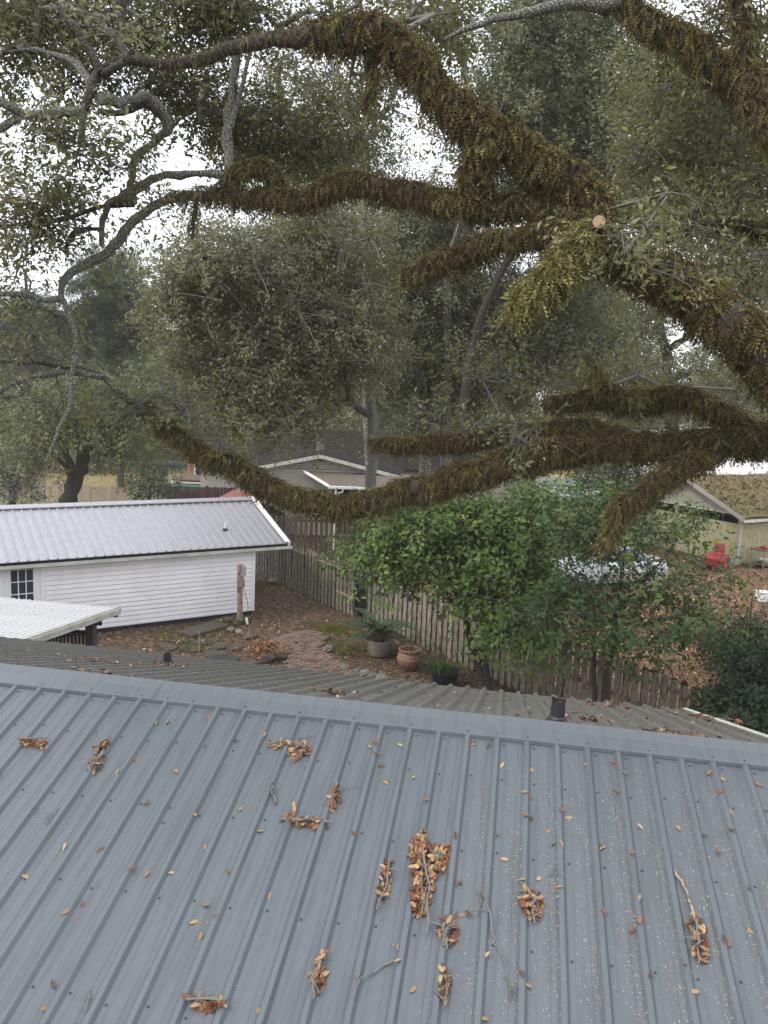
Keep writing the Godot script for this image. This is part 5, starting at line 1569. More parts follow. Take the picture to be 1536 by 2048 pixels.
	# left side
	simple_tree("forked_oak", "small dark forked oak standing right behind the shed ridge at the left", [Vector4(-12.129, 0.364, -30, 0.318), Vector4(-11.915, 1.913, -30, 0.28), Vector4(-11.637, 2.876, -30, 0.243), Vector4(-11.325, 3.737, -30, 0.187), Vector4(-11.167, 4.399, -30, 0.15), Vector4(-11.049, 4.963, -30, 0.093)],
		[[Vector4(-11.776, 2.395, -30, 0.243), Vector4(-11.657, 3.485, -29.5, 0.147), Vector4(-11.721, 4.251, -29, 0.108), Vector4(-11.944, 4.962, -29, 0.072)], [Vector4(-11.286, 3.833, -30, 0.15), Vector4(-10.536, 4.82, -29.5, 0.092), Vector4(-9.811, 5.589, -29, 0.054)], [Vector4(-11.66, 3.299, -29.5, 0.092), Vector4(-12.179, 3.96, -29, 0.072), Vector4(-12.894, 4.382, -29, 0.054)], [Vector4(-11.579, 2.973, -30, 0.093), Vector4(-11.315, 4.237, -29.5, 0.074), Vector4(-11.253, 5.35, -29, 0.054)]],
		[[Vector3(-11.98, 4.961, -29), Vector3(1.807, 0.903, 1.355), 46],
		[Vector3(-10.351, 5.011, -29.5), Vector3(1.654, 0.919, 1.287), 40],
		[Vector3(-12.908, 3.748, -29), Vector3(1.084, 0.542, 0.813), 12],
		[Vector3(-9.438, 4.041, -29.5), Vector3(1.287, 0.551, 0.919), 10],
		[Vector3(-10.889, 6.077, -29.5), Vector3(2.206, 0.735, 1.47), 30],
		[Vector3(-9.434, 4.867, -29.5), Vector3(0.919, 0.919, 0.919), 12]], "far_oak", M.leaf, [Color(.10, .125, .045), Color(.20, .225, .095), Color(.32, .24, .07)], {"per": 6, "spread": .6, "seed": 40, "tip": .009, "gate": -.1, "freq": .5})
	simple_tree("grey_tree", "pale grey mossy tree at the left edge behind the shed", [Vector4(-14.619, 0.268, -31, 0.155), Vector4(-14.51, 2.255, -31, 0.135), Vector4(-14.384, 3.433, -31, 0.097), Vector4(-14.166, 4.409, -31, 0.058)], [], [[Vector3(-14.384, 3.433, -31), Vector3(1.352, 0.773, 1.062), 30],
		[Vector3(-14.605, 2.349, -31), Vector3(1.159, 0.773, 0.966), 20]], "far_oak", M.soft_leaf, [Color(.13, .14, .12), Color(.22, .225, .2)], {"per": 6, "spread": .5, "seed": 41, "tip": .012, "bare": .3, "wood": M.lichen_bark})
	simple_tree("pine_tree", "tall pine showing a blue green crown against the sky at the left", [Vector4(-15.955, 2.592, -48, 0.209), Vector4(-15.99, 6.732, -48, 0.209), Vector4(-16.058, 10.197, -48, 0.15), Vector4(-16.125, 13.31, -48, 0.09)], [],
		[[Vector3(-16.044, 12.469, -48), Vector3(1.196, 1.196, 1.196), 16],
		[Vector3(-16.492, 10.892, -48), Vector3(1.944, 1.196, 1.57), 26],
		[Vector3(-14.739, 10.537, -48), Vector3(1.196, 0.897, 1.047), 14],
		[Vector3(-17.388, 8.994, -48), Vector3(2.392, 1.346, 1.869), 28]], "needle", M.leaf, [Color(.06, .08, .05), Color(.125, .145, .09)], {"per": 16, "spread": .9, "seed": 42, "size": 1.2, "tip": .02, "gate": -.15, "freq": .25})
	simple_tree("pine_tree", "second pine standing left of the blue green pine, partly cut by the edge", [Vector4(-22.245, 2.189, -50, 0.218), Vector4(-22.212, 6.507, -50, 0.218), Vector4(-22.223, 10.121, -50, 0.156), Vector4(-22.308, 13.073, -50, 0.093)], [],
		[[Vector3(-22.681, 10.103, -50), Vector3(1.869, 1.246, 1.558), 20],
		[Vector3(-21.797, 8.642, -50), Vector3(2.492, 1.246, 1.869), 26]], "needle", M.leaf, [Color(.06, .08, .05), Color(.125, .145, .09)], {"per": 16, "spread": .9, "seed": 43, "size": 1.2, "tip": .02, "gate": -.15, "freq": .25})
	# far tree line, each tree its own
	var far := [[-60, 840, 64, 80, 150, 0], [90, 830, 70, 90, 130, 1], [200, 850, 60, 80, 110, 2], [300, 840, 72, 90, 120, 0], [385, 830, 66, 90, 130, 1], [470, 840, 78, 100, 150, 0], [590, 840, 74, 100, 170, 2], [720, 840, 82, 110, 190, 0], [850, 850, 78, 100, 200, 2], [980, 850, 84, 110, 190, 0], [1110, 850, 80, 110, 180, 1], [1240, 860, 86, 110, 170, 0], [1370, 860, 80, 110, 170, 2], [1490, 870, 84, 110, 180, 0], [1600, 870, 80, 100, 170, 1]]
	var names := ["pale yellow green tree at the left edge of the far tree line", "bright yellow green tree above the yellow house", "dark green tree over the forked oak in the far tree line", "yellow green tree left of the steep dark roof", "golden green tree just right of the steep dark roof", "dull green far tree low behind the wide grey oak crown", "dark far tree right of the dull green one behind the oak crown", "tall dull far tree above the dark shingled ridge", "dark far tree behind the twin grey trunks", "dull far tree right of the twin grey trunks", "yellowish far tree behind the lowest fern limb", "dull far tree left of the garage", "dark far tree above the left half of the garage roof", "dull far tree above the right half of the garage roof", "yellowish far tree past the right edge of the garage"]
	var tints := [[Color(.115, .14, .055), Color(.22, .25, .10), Color(.34, .26, .08)], [Color(.18, .20, .05), Color(.34, .34, .10), Color(.48, .34, .09)], [Color(.075, .10, .05), Color(.15, .18, .085), Color(.24, .21, .08)]]
	for q in far.size():
		var f: Array = far[q]
		var ray := FAR_AT(f[0], f[1], f[2])
		var hw: float = f[3] * f[2] / 1605.0
		var hh: float = f[4] * f[2] / 1605.0
		var gx: Vector3 = ray
		simple_tree("far_tree", names[q], [Vector4(gx.x, -.1, gx.z, .3), Vector4(gx.x, hh * .5, gx.z, .24), Vector4(gx.x + rng.randfn(0, .3), hh, gx.z, .16), Vector4(gx.x + rng.randfn(0, .5), hh * 1.35 + 3.0, gx.z, .07)], [],
			[[Vector3(gx.x, 4.2 + hh * .35, gx.z), Vector3(hw * 1.1, hh * .62, 3.0), 70], [Vector3(gx.x - hw * .4, 3.0, gx.z + 1.5), Vector3(hw, 2.3, 2.0), 34], [Vector3(gx.x + hw * .3, 5.2 + hh * .7, gx.z), Vector3(hw * .7, hh * .42, 2.5), 36]], "far_oak", M.soft_leaf, tints[f[5]], {"per": 6, "spread": 1.1, "seed": 60 + q, "size": 2.2, "tip": .03, "gate": -.16, "freq": .22}, null, "far tree line")

func FAR_AT(px: float, py: float, depth: float) -> Vector3:
	# a place on the ground at that depth and bearing
	return Vector3((px - 768.0) / 1605.0 * depth * 1.01, 0, -depth)

func shrubs() -> void:
	var green := [Color(.072, .118, .03), Color(.165, .24, .062), Color(.22, .25, .06)]
	simple_tree("broad_shrub", "large bright green broadleaf shrub left of the other, trunks in front of the fence", [Vector4(2.453, 0.164, -16.9, 0.095), Vector4(2.185, 0.782, -16.9, 0.084), Vector4(1.971, 1.482, -16.8, 0.073), Vector4(1.772, 2.141, -16.8, 0.063), Vector4(1.632, 2.883, -16.9, 0.042), Vector4(1.539, 3.735, -17, 0.032)],
		[[Vector4(2.474, 0.177, -16.9, 0.074), Vector4(2.307, 0.935, -16.8, 0.063), Vector4(2.189, 1.634, -16.7, 0.052), Vector4(2.268, 2.435, -16.6, 0.041), Vector4(2.508, 3.27, -16.8, 0.031)], [Vector4(1.844, 1.812, -16.8, 0.052), Vector4(1.368, 2.396, -16.6, 0.041), Vector4(0.812, 2.829, -16.5, 0.031), Vector4(0.275, 3.106, -16.6, 0.021)], [Vector4(2.153, 1.154, -16.8, 0.052), Vector4(2.567, 1.901, -16.6, 0.041), Vector4(3.16, 2.582, -16.6, 0.031)], [Vector4(1.971, 1.482, -16.8, 0.042), Vector4(1.491, 2.633, -17, 0.032), Vector4(1.026, 3.458, -17.2, 0.021)]],
		[[Vector3(0.685, 3.552, -16.9), Vector3(1, 0.526, 0.763), 48],
		[Vector3(1.958, 3.916, -17), Vector3(1.165, 0.53, 0.847), 50],
		[Vector3(0.06, 3.164, -16.8), Vector3(0.523, 0.419, 0.6), 20],
		[Vector3(1.228, 3.04, -16.6), Vector3(0.931, 0.414, 0.672), 28],
		[Vector3(2.278, 3.139, -16.6), Vector3(1.138, 0.569, 0.853), 42],
		[Vector3(3.349, 3.976, -17), Vector3(1.059, 0.53, 0.794), 28],
		[Vector3(2.488, 2.28, -16.2), Vector3(0.807, 0.404, 0.606), 24],
		[Vector3(3.107, 2.844, -16.4), Vector3(0.817, 0.613, 0.715), 24],
		[Vector3(2.593, 1.808, -16), Vector3(0.598, 0.299, 0.6), 9],
		[Vector3(3.177, 1.789, -15.8), Vector3(0.443, 0.295, 0.6), 8]], "broad", M.soft_leaf, green, {"per": 6, "spread": .36, "seed": 51, "size": 1.12, "tip": .0075, "gate": -.2, "freq": .8})
	simple_tree("broad_shrub", "large darker green broadleaf shrub to the right, standing before the white car", [Vector4(4.304, 0.863, -14.4, 0.081), Vector4(4.311, 1.354, -14.4, 0.072), Vector4(4.32, 2.033, -14.4, 0.063), Vector4(4.365, 2.61, -14.4, 0.054), Vector4(4.421, 3.156, -14.5, 0.036), Vector4(4.541, 3.856, -14.8, 0.028)],
		[[Vector4(4.146, 0.815, -14.5, 0.063), Vector4(4.08, 1.405, -14.5, 0.054), Vector4(3.997, 2.083, -14.5, 0.045), Vector4(3.785, 2.72, -14.6, 0.036), Vector4(3.549, 3.334, -14.8, 0.028)], [Vector4(4.352, 2.323, -14.4, 0.045), Vector4(4.839, 2.594, -14.2, 0.035), Vector4(5.288, 2.783, -14.1, 0.026), Vector4(5.76, 3.036, -14.1, 0.018)], [Vector4(4.376, 2.801, -14.4, 0.036), Vector4(4.983, 3.442, -14.6, 0.027), Vector4(5.503, 3.974, -14.9, 0.019)], [Vector4(4.255, 2.031, -14.4, 0.036), Vector4(4.624, 2.271, -14, 0.026), Vector4(5.187, 2.268, -13.8, 0.017)]],
		[[Vector3(3.735, 3.976, -15), Vector3(0.935, 0.421, 0.678), 20],
		[Vector3(4.758, 4.212, -15), Vector3(0.935, 0.327, 0.631), 13],
		[Vector3(5.889, 4.261, -15), Vector3(0.748, 0.28, 0.6), 8],
		[Vector3(3.723, 2.91, -14.6), Vector3(0.91, 0.364, 0.637), 22],
		[Vector3(4.915, 3.153, -14.6), Vector3(1.001, 0.227, 0.614), 11],
		[Vector3(5.854, 3.243, -14.4), Vector3(0.718, 0.179, 0.6), 6],
		[Vector3(3.238, 2.665, -14.2), Vector3(0.619, 0.265, 0.6), 12],
		[Vector3(4.249, 2.441, -14), Vector3(0.785, 0.174, 0.6), 9],
		[Vector3(5.198, 2.514, -13.9), Vector3(0.693, 0.191, 0.6), 7],
		[Vector3(5.932, 2.425, -13.7), Vector3(0.427, 0.188, 0.6), 4],
		[Vector3(3.978, 4.553, -15.4), Vector3(1.055, 0.288, 0.672), 13],
		[Vector3(5.18, 2.844, -14.2), Vector3(0.708, 0.133, 0.6), 5],
		[Vector3(6.457, 3.46, -14.8), Vector3(0.277, 0.138, 0.6), 2]], "broad", M.soft_leaf, [Color(.055, .098, .03), Color(.125, .185, .056), Color(.18, .21, .06)], {"per": 6, "spread": .36, "seed": 52, "size": .95, "tip": .0075, "gate": -.12, "freq": .8})
	simple_tree("dark_shrub", "dark green bushy shrub in the lower right corner beyond the roof", [Vector4(5.858, 1.084, -12, 0.06), Vector4(5.778, 1.826, -12, 0.045), Vector4(5.649, 2.311, -12, 0.03)], [[Vector4(5.796, 1.662, -12, 0.037), Vector4(6.054, 2.166, -12, 0.03), Vector4(6.241, 2.58, -12, 0.022)]],
		[[Vector3(5.864, 2.117, -12), Vector3(0.374, 0.374, 0.6), 60],
		[Vector3(6.354, 2.432, -12.2), Vector3(0.456, 0.456, 0.6), 50],
		[Vector3(5.481, 1.9, -11.6), Vector3(0.253, 0.217, 0.6), 24],
		[Vector3(5.92, 1.961, -11.5), Vector3(0.43, 0.287, 0.6), 46],
		[Vector3(6.121, 2.517, -12.4), Vector3(0.309, 0.27, 0.6), 18]], "broad", M.soft_leaf, [Color(.014, .032, .016), Color(.045, .075, .03), Color(.07, .10, .03)], {"per": 7, "spread": .3, "seed": 53, "size": .75, "tip": .006, "gate": -.25})
	simple_tree("small_shrub", "small blue green shrub just above the middle of the shed ridge", [Vector4(-10.029, 0.792, -34, 0.085), Vector4(-10.028, 1.66, -34, 0.064), Vector4(-9.985, 2.415, -34, 0.042)], [], [[Vector3(-10.028, 2.349, -34), Vector3(0.72, 0.678, 0.699), 24],
		[Vector3(-9.645, 3.072, -34), Vector3(0.381, 0.424, 0.6), 7]], "far_oak", M.soft_leaf, [Color(.03, .06, .045), Color(.075, .115, .08), Color(.10, .13, .04)], {"per": 6, "spread": .45, "seed": 54, "size": .8})
	simple_tree("small_shrub", "leafy shrub against the far fence left of the garage gable", [Vector4(11.116, 1.798, -38, 0.118), Vector4(11.015, 2.993, -38, 0.095), Vector4(10.837, 3.7, -38, 0.071)], [], [[Vector3(10.177, 3.076, -38), Vector3(1.421, 0.592, 1.006), 30],
		[Vector3(11.813, 3.385, -38), Vector3(0.947, 0.592, 0.769), 20]], "far_oak", M.soft_leaf, [Color(.02, .04, .025), Color(.05, .08, .05), Color(.07, .10, .04)], {"per": 6, "spread": .5, "seed": 55})
	simple_tree("sapling", "twiggy small sapling among the litter in the right yard", [Vector4(9.093, 0.74, -19, 0.036), Vector4(9.011, 1.494, -19, 0.024), Vector4(9.004, 2.119, -19, 0.018)], [], [[Vector3(9.038, 1.243, -19), Vector3(0.592, 0.474, 0.6), 26],
		[Vector3(8.079, 1.075, -19), Vector3(0.71, 0.296, 0.6), 20]], "broad", M.soft_leaf, [Color(.03, .05, .025), Color(.06, .085, .045)], {"per": 5, "spread": .35, "seed": 56, "size": .7})

# ---------------------------------------------------------------- litter on the roof
func dead_leaf_meshes() -> Array:
	var out := []
	for c in [Color(.27, .175, .09), Color(.33, .235, .13), Color(.14, .065, .035), Color(.13, .045, .028), Color(.20, .10, .045), Color(.23, .15, .08), Color(.08, .045, .028), Color(.28, .185, .07)]:
		for v in 2:
			var mb := MB.new()
			mb.k = c * rng.randf_range(.85, 1.15)
			leaf_shape(mb, Transform3D(Basis(), Vector3(0, -.029, 0)), .058, .024 * rng.randf_range(.8, 1.15), rng.randf_range(-.35, .6), rng.randf_range(-.35, .35))
			mb.k = c * .6
			mb.tube(PackedVector3Array([Vector3(0, -.029, 0), Vector3(.002, -.041, .003)]), PackedFloat32Array([.0012, .0009]), 3, 0, null, false)
			out.append(mb.mesh())
	return out

func on_roof(x: float, z: float, yaw: float, lift: float, tilt := .22) -> Transform3D:
	# leaf blade (local z) along the roof normal
	var nrm := Vector3(0, 1, SL * signf(z)).normalized()
	var t := Vector3(cos(yaw), 0, sin(yaw))
	t = (t - nrm * t.dot(nrm)).normalized()
	var b := Basis(t.cross(nrm), t, nrm)
	b = b * Basis.from_euler(Vector3(rng.randfn(0, tilt), rng.randfn(0, tilt), 0))
	return Transform3D(b, Vector3(x, roof_y(x, z) + lift, z))

func twig_mesh(pts: Array, r0: float, r1: float, fork := true) -> ArrayMesh:
	var mb := MB.new()
	var p := PackedVector3Array()
	var r := PackedFloat32Array()
	for q in pts.size() - 1:
		for s in 4:
			var t := float(s) / 4
			p.append(pts[q].lerp(pts[q + 1], t) + Vector3(rng.randfn(0, .004), absf(rng.randfn(0, .003)), rng.randfn(0, .004)))
	p.append(pts[-1])
	for q in p.size():
		var g := rng.randf_range(.6, 1.3)
		r.append(lerpf(r0, r1, float(q) / p.size()) * rng.randf_range(.8, 1.25))
	var g2 := rng.randf_range(.8, 1.2)
	mb.k = Color(g2, g2, g2)
	mb.tube(p, r, 6)
	if fork:
		for q in 3:
			var a := p[rng.randi_range(2, p.size() - 2)]
			var e := a + Vector3(rng.randfn(0, .05), .012, rng.randfn(0, .05))
			mb.tube(PackedVector3Array([a, (a + e) * .5 + Vector3(0, .006, 0), e]), PackedFloat32Array([r1 * 1.1, r1 * .9, r1 * .6]), 4)
	return mb.mesh()

func roof_litter() -> void:
	var lv := dead_leaf_meshes()
	var placed := 0
	while placed < 215:
		var x := rng.randf_range(-2.6, 5.1)
		var z := rng.randf_range(.26, 4.2)
		# only where the camera can see the slope, fewer low down, more towards the middle ridge side
		if rng.randf() > clampf(1.05 - absf(z - 1.1) * .28, .25, 1.0) * clampf(.55 + x * .12, .35, 1.0):
			continue
		if rng.randf() < .55:
			x = roundf(x / .2286) * .2286 + rng.randf_range(-.055, .055)
		var kind := rng.randi() % lv.size()
		var tone: String = ["tan", "pale tan", "dark brown", "dark red", "orange brown", "light brown", "blackish brown", "yellowish"][kind / 2]
		var across: String = "far left" if x < -1.2 else "left of the ridge seam" if x < .1 else "left of the biggest heap" if x < 1.6 else "around the biggest heap" if x < 2.4 else "right of the biggest heap" if x < 3.3 else "among pale seeds" if x < 4.2 else "at the right edge"
		var upward: String = "under the ridge cap" if z < .55 else "high up" if z < .95 else "halfway down" if z < 1.5 else "low down" if z < 2.2 else "lowest"
		var by: String = "by a rib" if absf(x - roundf(x / .2286) * .2286) < .06 else "on flat metal"
		single("fallen_leaf", lv[kind], M.dry_leaf, "%s leaf %s, %s %s" % [tone, by, upward, across], "leaf", HOUSE * on_roof(x, z, rng.randf() * TAU, rng.randf_range(.006, .013)), "fallen oak leaves on the metal roof")
		placed += 1
	# heaps: [centre, half width, half length, leaves, twigs, label]
	var spots: Array = [Vector2(2.58, 1.503), Vector2(1.717, 1.216), Vector2(2.332, 1.56), Vector2(-0.586, 0.817), Vector2(3.248, 1.608), Vector2(4.211, 1.665), Vector2(2.777, 2.175), Vector2(2.079, 2.216), Vector2(1.503, 2.481), Vector2(1.482, 0.574), Vector2(1.857, 0.982), Vector2(-0.042, 0.759), Vector2(0.008, 0.96), Vector2(2.763, 1.865), Vector2(2.52, 1.303), Vector2(1.313, 0.52)]
	var sizes := [[.15, .27, 130, 3], [.18, .035, 28, 2], [.035, .16, 18, 1], [.13, .03, 26, 1], [.07, .10, 30, 1], [.05, .15, 24, 1], [.03, .10, 14, 1], [.025, .12, 14, 1], [.12, .035, 26, 2], [.08, .10, 20, 1], [.03, .12, 16, 1], [.05, .10, 18, 1], [.04, .09, 12, 1], [.05, .09, 16, 2], [.05, .12, 22, 0], [.10, .05, 12, 1]]
	var words := ["largest fan shaped heap of dry oak leaves and twigs in the middle of the roof", "narrow drift of tan leaves along a twig left of the biggest heap", "slim upright drift of leaves just left of the biggest heap", "leaf drift lying across a rib near the left edge of the roof", "clump of brown leaves with a short stick right of the biggest heap", "leaves gathered at the foot of the long stick among the pale seeds", "small leaf drift below the biggest heap and to its right", "small leaf drift with a twig low in the middle left of the roof", "flat heap of tan leaves at the bottom edge of the roof", "loose cluster of leaves close under the ridge cap left of centre", "thin trail of leaves beside a double rib above the narrow drift", "small pale leaf cluster close to a double rib on the left", "small leaf cluster caught in a double rib on the left", "two twigs with tan leaves right below the biggest heap", "pointed tail of leaves just above the biggest heap", "few reddish leaves under a bent twig near the ridge left of centre"]
	for q in spots.size():
		var c: Vector2 = spots[q]
		var s: Array = sizes[q]
		var mid := Vector3(c.x, roof_y(c.x, c.y), c.y)
		var o := thing("leaf_heap", words[q], "leaf heap", HOUSE * Transform3D(Basis(), mid), "leaf heaps on the metal roof")
		var mb := MB.new()
		var cols := [Color(.30, .18, .08), Color(.36, .245, .125), Color(.16, .06, .028), Color(.23, .11, .04), Color(.25, .15, .075), Color(.09, .042, .025), Color(.13, .045, .022)]
		for l in int(s[2] * 2.2):
			var u := rng.randf_range(-1, 1)
			var v := rng.randf_range(-1, 1)
			if q == 0:
				# fan: wide at the top, narrow below
				v = rng.randf_range(-1, 1)
				u = rng.randf_range(-1, 1) * lerpf(1.0, .22, (v + 1) * .5) + lerpf(.1, -.1, (v + 1) * .5)
			elif u * u + v * v > 1.0:
				continue
			var x: float = c.x + u * s[0]
			var z: float = c.y + v * s[1]
			var t := on_roof(x, z, rng.randf() * TAU, .006 + rng.randf() * .035 * (1.0 - maxf(absf(u), absf(v)) * .7), .4)
			t.origin -= mid
			mb.k = cols[rng.randi() % cols.size()] * rng.randf_range(.8, 1.2)
			leaf_shape(mb, t * Transform3D(Basis(), Vector3(0, -.034, 0)), .060 * rng.randf_range(.75, 1.15), .025, rng.randf_range(-.3, .6), rng.randf_range(-.35, .35))
		part("leaves", mb.mesh(), M.dry_leaf, o)
		for w in s[3]:
			var a := Vector3(rng.randf_range(-.5, .5) * s[0], 0, -s[1] * rng.randf_range(.2, .9))
			var b := Vector3(rng.randf_range(-.7, .7) * s[0], 0, s[1] * rng.randf_range(.9, 1.5))
			if s[0] > s[1]:
				a = Vector3(-s[0] * .9, 0, s[1] * .6)
				b = Vector3(s[0], 0, -s[1] * .4)
			for e in 2:
				var r := Vector3(c.x, 0, c.y) + (a if e == 0 else b)
				var y := roof_y(r.x, r.z) + .026 - mid.y
				if e == 0:
					a.y = y
				else:
					b.y = y
			part("twig", twig_mesh([a, a.lerp(b, .5) + Vector3(rng.randfn(0, .02), .008, 0), b], .0065, .004), M.grey_twig, o)
	# single twigs
	var tw := [[[Vector2(2.961, 1.602), Vector2(3.026, 1.823), Vector2(3.075, 1.939), Vector2(3.13, 2.033)], "long thin forked twig right of the biggest leaf heap", .0045, M.grey_twig], [[Vector2(2.918, 1.557), Vector2(2.945, 1.639), Vector2(2.93, 1.725)], "short dark twig hanging from a rib beside the long forked twig", .005, M.twig], [[Vector2(2.471, 2.08), Vector2(2.372, 2.169), Vector2(2.311, 2.222), Vector2(2.296, 2.348)], "grey forked twig low on the roof beneath the biggest heap", .005, M.grey_twig], [[Vector2(1.385, 0.964), Vector2(1.43, 1.036), Vector2(1.462, 1.099)], "short stout twig crusted with white lichen left of the narrow drift", .011, M.lichen_bark], [[Vector2(4.152, 1.216), Vector2(4.194, 1.371), Vector2(4.219, 1.568), Vector2(4.22, 1.694)], "long straight stick among the pale seeds on the right", .009, M.post_wood], [[Vector2(1.424, 0.486), Vector2(1.425, 0.448), Vector2(1.547, 0.406)], "thin bent twig near the ridge cap left of centre", .003, M.grey_twig], [[Vector2(-0.047, 1.373), Vector2(-0.05, 1.462), Vector2(-0.041, 1.524)], "curved grey twig across a double rib on the left slope", .005, M.grey_twig], [[Vector2(1.793, 1.06), Vector2(1.82, 0.951), Vector2(1.914, 0.881), Vector2(2.024, 0.844)], "long slender twig reaching right from the narrow drift", .0035, M.grey_twig], [[Vector2(0.843, 2.514), Vector2(0.861, 2.566), Vector2(0.879, 2.629)], "thin twig near the lower left corner of the roof", .004, M.grey_twig], [[Vector2(3.358, 1.397), Vector2(3.381, 1.338), Vector2(3.385, 1.3)], "small pale forked twig in the upper right middle of the slope", .003, M.grey_twig], [[Vector2(3.109, 2.065), Vector2(3.139, 2.144), Vector2(3.147, 2.197)], "short twig at the lower end of the long forked twig", .005, M.twig]]
	for q in tw:
		var pts := []
		var p0: Vector2 = q[0][0]
		var mid := Vector3(p0.x, roof_y(p0.x, p0.y), p0.y)
		for p: Vector2 in q[0]:
			pts.append(Vector3(p.x, roof_y(p.x, p.y) + .009 + q[2], p.y) - mid)
		single("twig", twig_mesh(pts, q[2], q[2] * .6, q[2] < .008), q[3], q[1], "twig", HOUSE * Transform3D(Basis(), mid), "twigs on the metal roof")
	# pale seeds, thick against the left side of each rib at the right
	var tr := []
	var cols := PackedColorArray()
	while tr.size() < 5600:
		var x := rng.randf_range(2.6, 5.15)
		var k := floorf(x / .2286)
		var f := x / .2286 - k
		f = pow(f, .55) * .93
		var z := rng.randf_range(.35, 4.0)
		var dens := smoothstep(2.5, 3.8, x + .15 * z) * (.25 + .75 * smoothstep(.2, 1.0, z))
		if rng.randf() > dens * (.25 + .75 * f) * (1.0 - smoothstep(4.7, 5.2, x)):
			continue
		x = (k + f) * .2286
		var t := on_roof(x, z, rng.randf() * TAU, .002, .3)
		tr.append(HOUSE * t.scaled_local(Vector3.ONE * rng.randf_range(.4, 1.0)))
		cols.append(Color(1, 1, 1).lerp(Color(1.0, .72, .42), rng.randf()) * rng.randf_range(.7, 1.2))
	for q in 240:
		var x := rng.randf_range(-2.5, 5.1)
		var z := rng.randf_range(.3, 4.2)
		tr.append(HOUSE * on_roof(x, z, rng.randf() * TAU, .002, .3).scaled_local(Vector3.ONE * rng.randf_range(.4, 1.0)))
		cols.append([Color(1, 1, 1), Color(.2, .12, .08), Color(.4, .3, .25)][rng.randi() % 3])
	var sm := MB.new()
	sm.box(Transform3D(), Vector3(.007, .0045, .003), .001)
	tag(many("seeds", sm.mesh(), M.seed, self, tr, cols), "scatter of small pale seeds over the right half of the metal roof", "seeds")
	# debris on the far slope
	tr = []
	cols = PackedColorArray()
	var nz := FastNoiseLite.new()
	nz.frequency = 1.2
	while tr.size() < 700:
		var x := rng.randf_range(-5.0, 5.2)
		var z := -rng.randf_range(.25, 4.9)
		if nz.get_noise_2d(x, z) + (x + 4.0) * .03 < rng.randf_range(-.4, .5) or z < -lerpf(5.2, 4.1, clampf((x + 4.2) / 9.0, 0, 1)):
			continue
		tr.append(HOUSE * on_roof(x, z, rng.randf() * TAU, .008, .4).scaled_local(Vector3(rng.randf_range(.25, .9), rng.randf_range(.4, .95), 1)))
		cols.append([Color(.26, .18, .09), Color(.13, .055, .028), Color(.2, .18, .13), Color(.08, .045, .028), Color(.34, .31, .25)][rng.randi() % 5] * rng.randf_range(.6, 1.2))
	var lm := MB.new()
	leaf_shape(lm, Transform3D(Basis(), Vector3(0, -.034, 0)), .068, .03, .3, .2)
	tag(many("roof_debris", lm.mesh(), M.dry_leaf, self, tr, cols), "crumbled leaves and bits of bark on the brown far slope of the roof", "debris")
	var fs: Array = [Vector2(-1.62, -1.83), Vector2(-0.948, -2.393), Vector2(-0.733, -0.41), Vector2(5.149, -3.014), Vector2(4.387, -0.447), Vector2(3.758, -1.078), Vector2(1.35, -1.009), Vector2(4.307, -3.365), Vector2(5.351, -2.639)]
	var fw := ["small leaf drift on the far roof slope at the left", "ring of leaves round the small black vent on the far slope", "grey twig and leaf drift behind the ridge at the left", "wide reddish leaf drift on the far slope right of the torn pipe", "reddish leaf drift behind the ridge near the right edge", "leaf drift right beside the torn black vent pipe", "single orange leaf cluster on the middle of the far slope", "thin leaf drift along the eave above the torn pipe", "leaf drift against the white rake trim at the right"]
	for q in fs.size():
		var c: Vector2 = fs[q]
		if c.y > -.22:
			c.y = -.3
		var mid := Vector3(c.x, roof_y(c.x, c.y), c.y)
		var o := thing("leaf_drift", fw[q], "leaf heap", HOUSE * Transform3D(Basis(), mid), "leaf drifts on the far roof slope")
		var mb := MB.new()
		for l in 46:
			var x := c.x + rng.randfn(0, .14)
			var z := c.y + rng.randfn(0, .09)
			if z > -.23:
				z = -.23 - rng.randf() * .08
			var t := on_roof(x, z, rng.randf() * TAU, .008 + rng.randf() * .03, .4)
			t.origin -= mid
			mb.k = [Color(.25, .15, .07), Color(.17, .065, .03), Color(.13, .05, .025), Color(.28, .22, .15), Color(.08, .04, .025)][rng.randi() % 5] * rng.randf_range(.8, 1.2)
			leaf_shape(mb, t * Transform3D(Basis(), Vector3(0, -.034, 0)), .07 * rng.randf_range(.7, 1.2), .03, .3, .2)
		part("leaves", mb.mesh(), M.dry_leaf, o)
		part("twig", twig_mesh([Vector3(-.14, .02, .03), Vector3(0, .04, 0), Vector3(.15, .03, -.06)], .005, .003), M.grey_twig, o)

# ---------------------------------------------------------------- yard
func in_poly(p: Vector2, poly: PackedVector2Array) -> bool:
	return Geometry2D.is_point_in_polygon(p, poly)

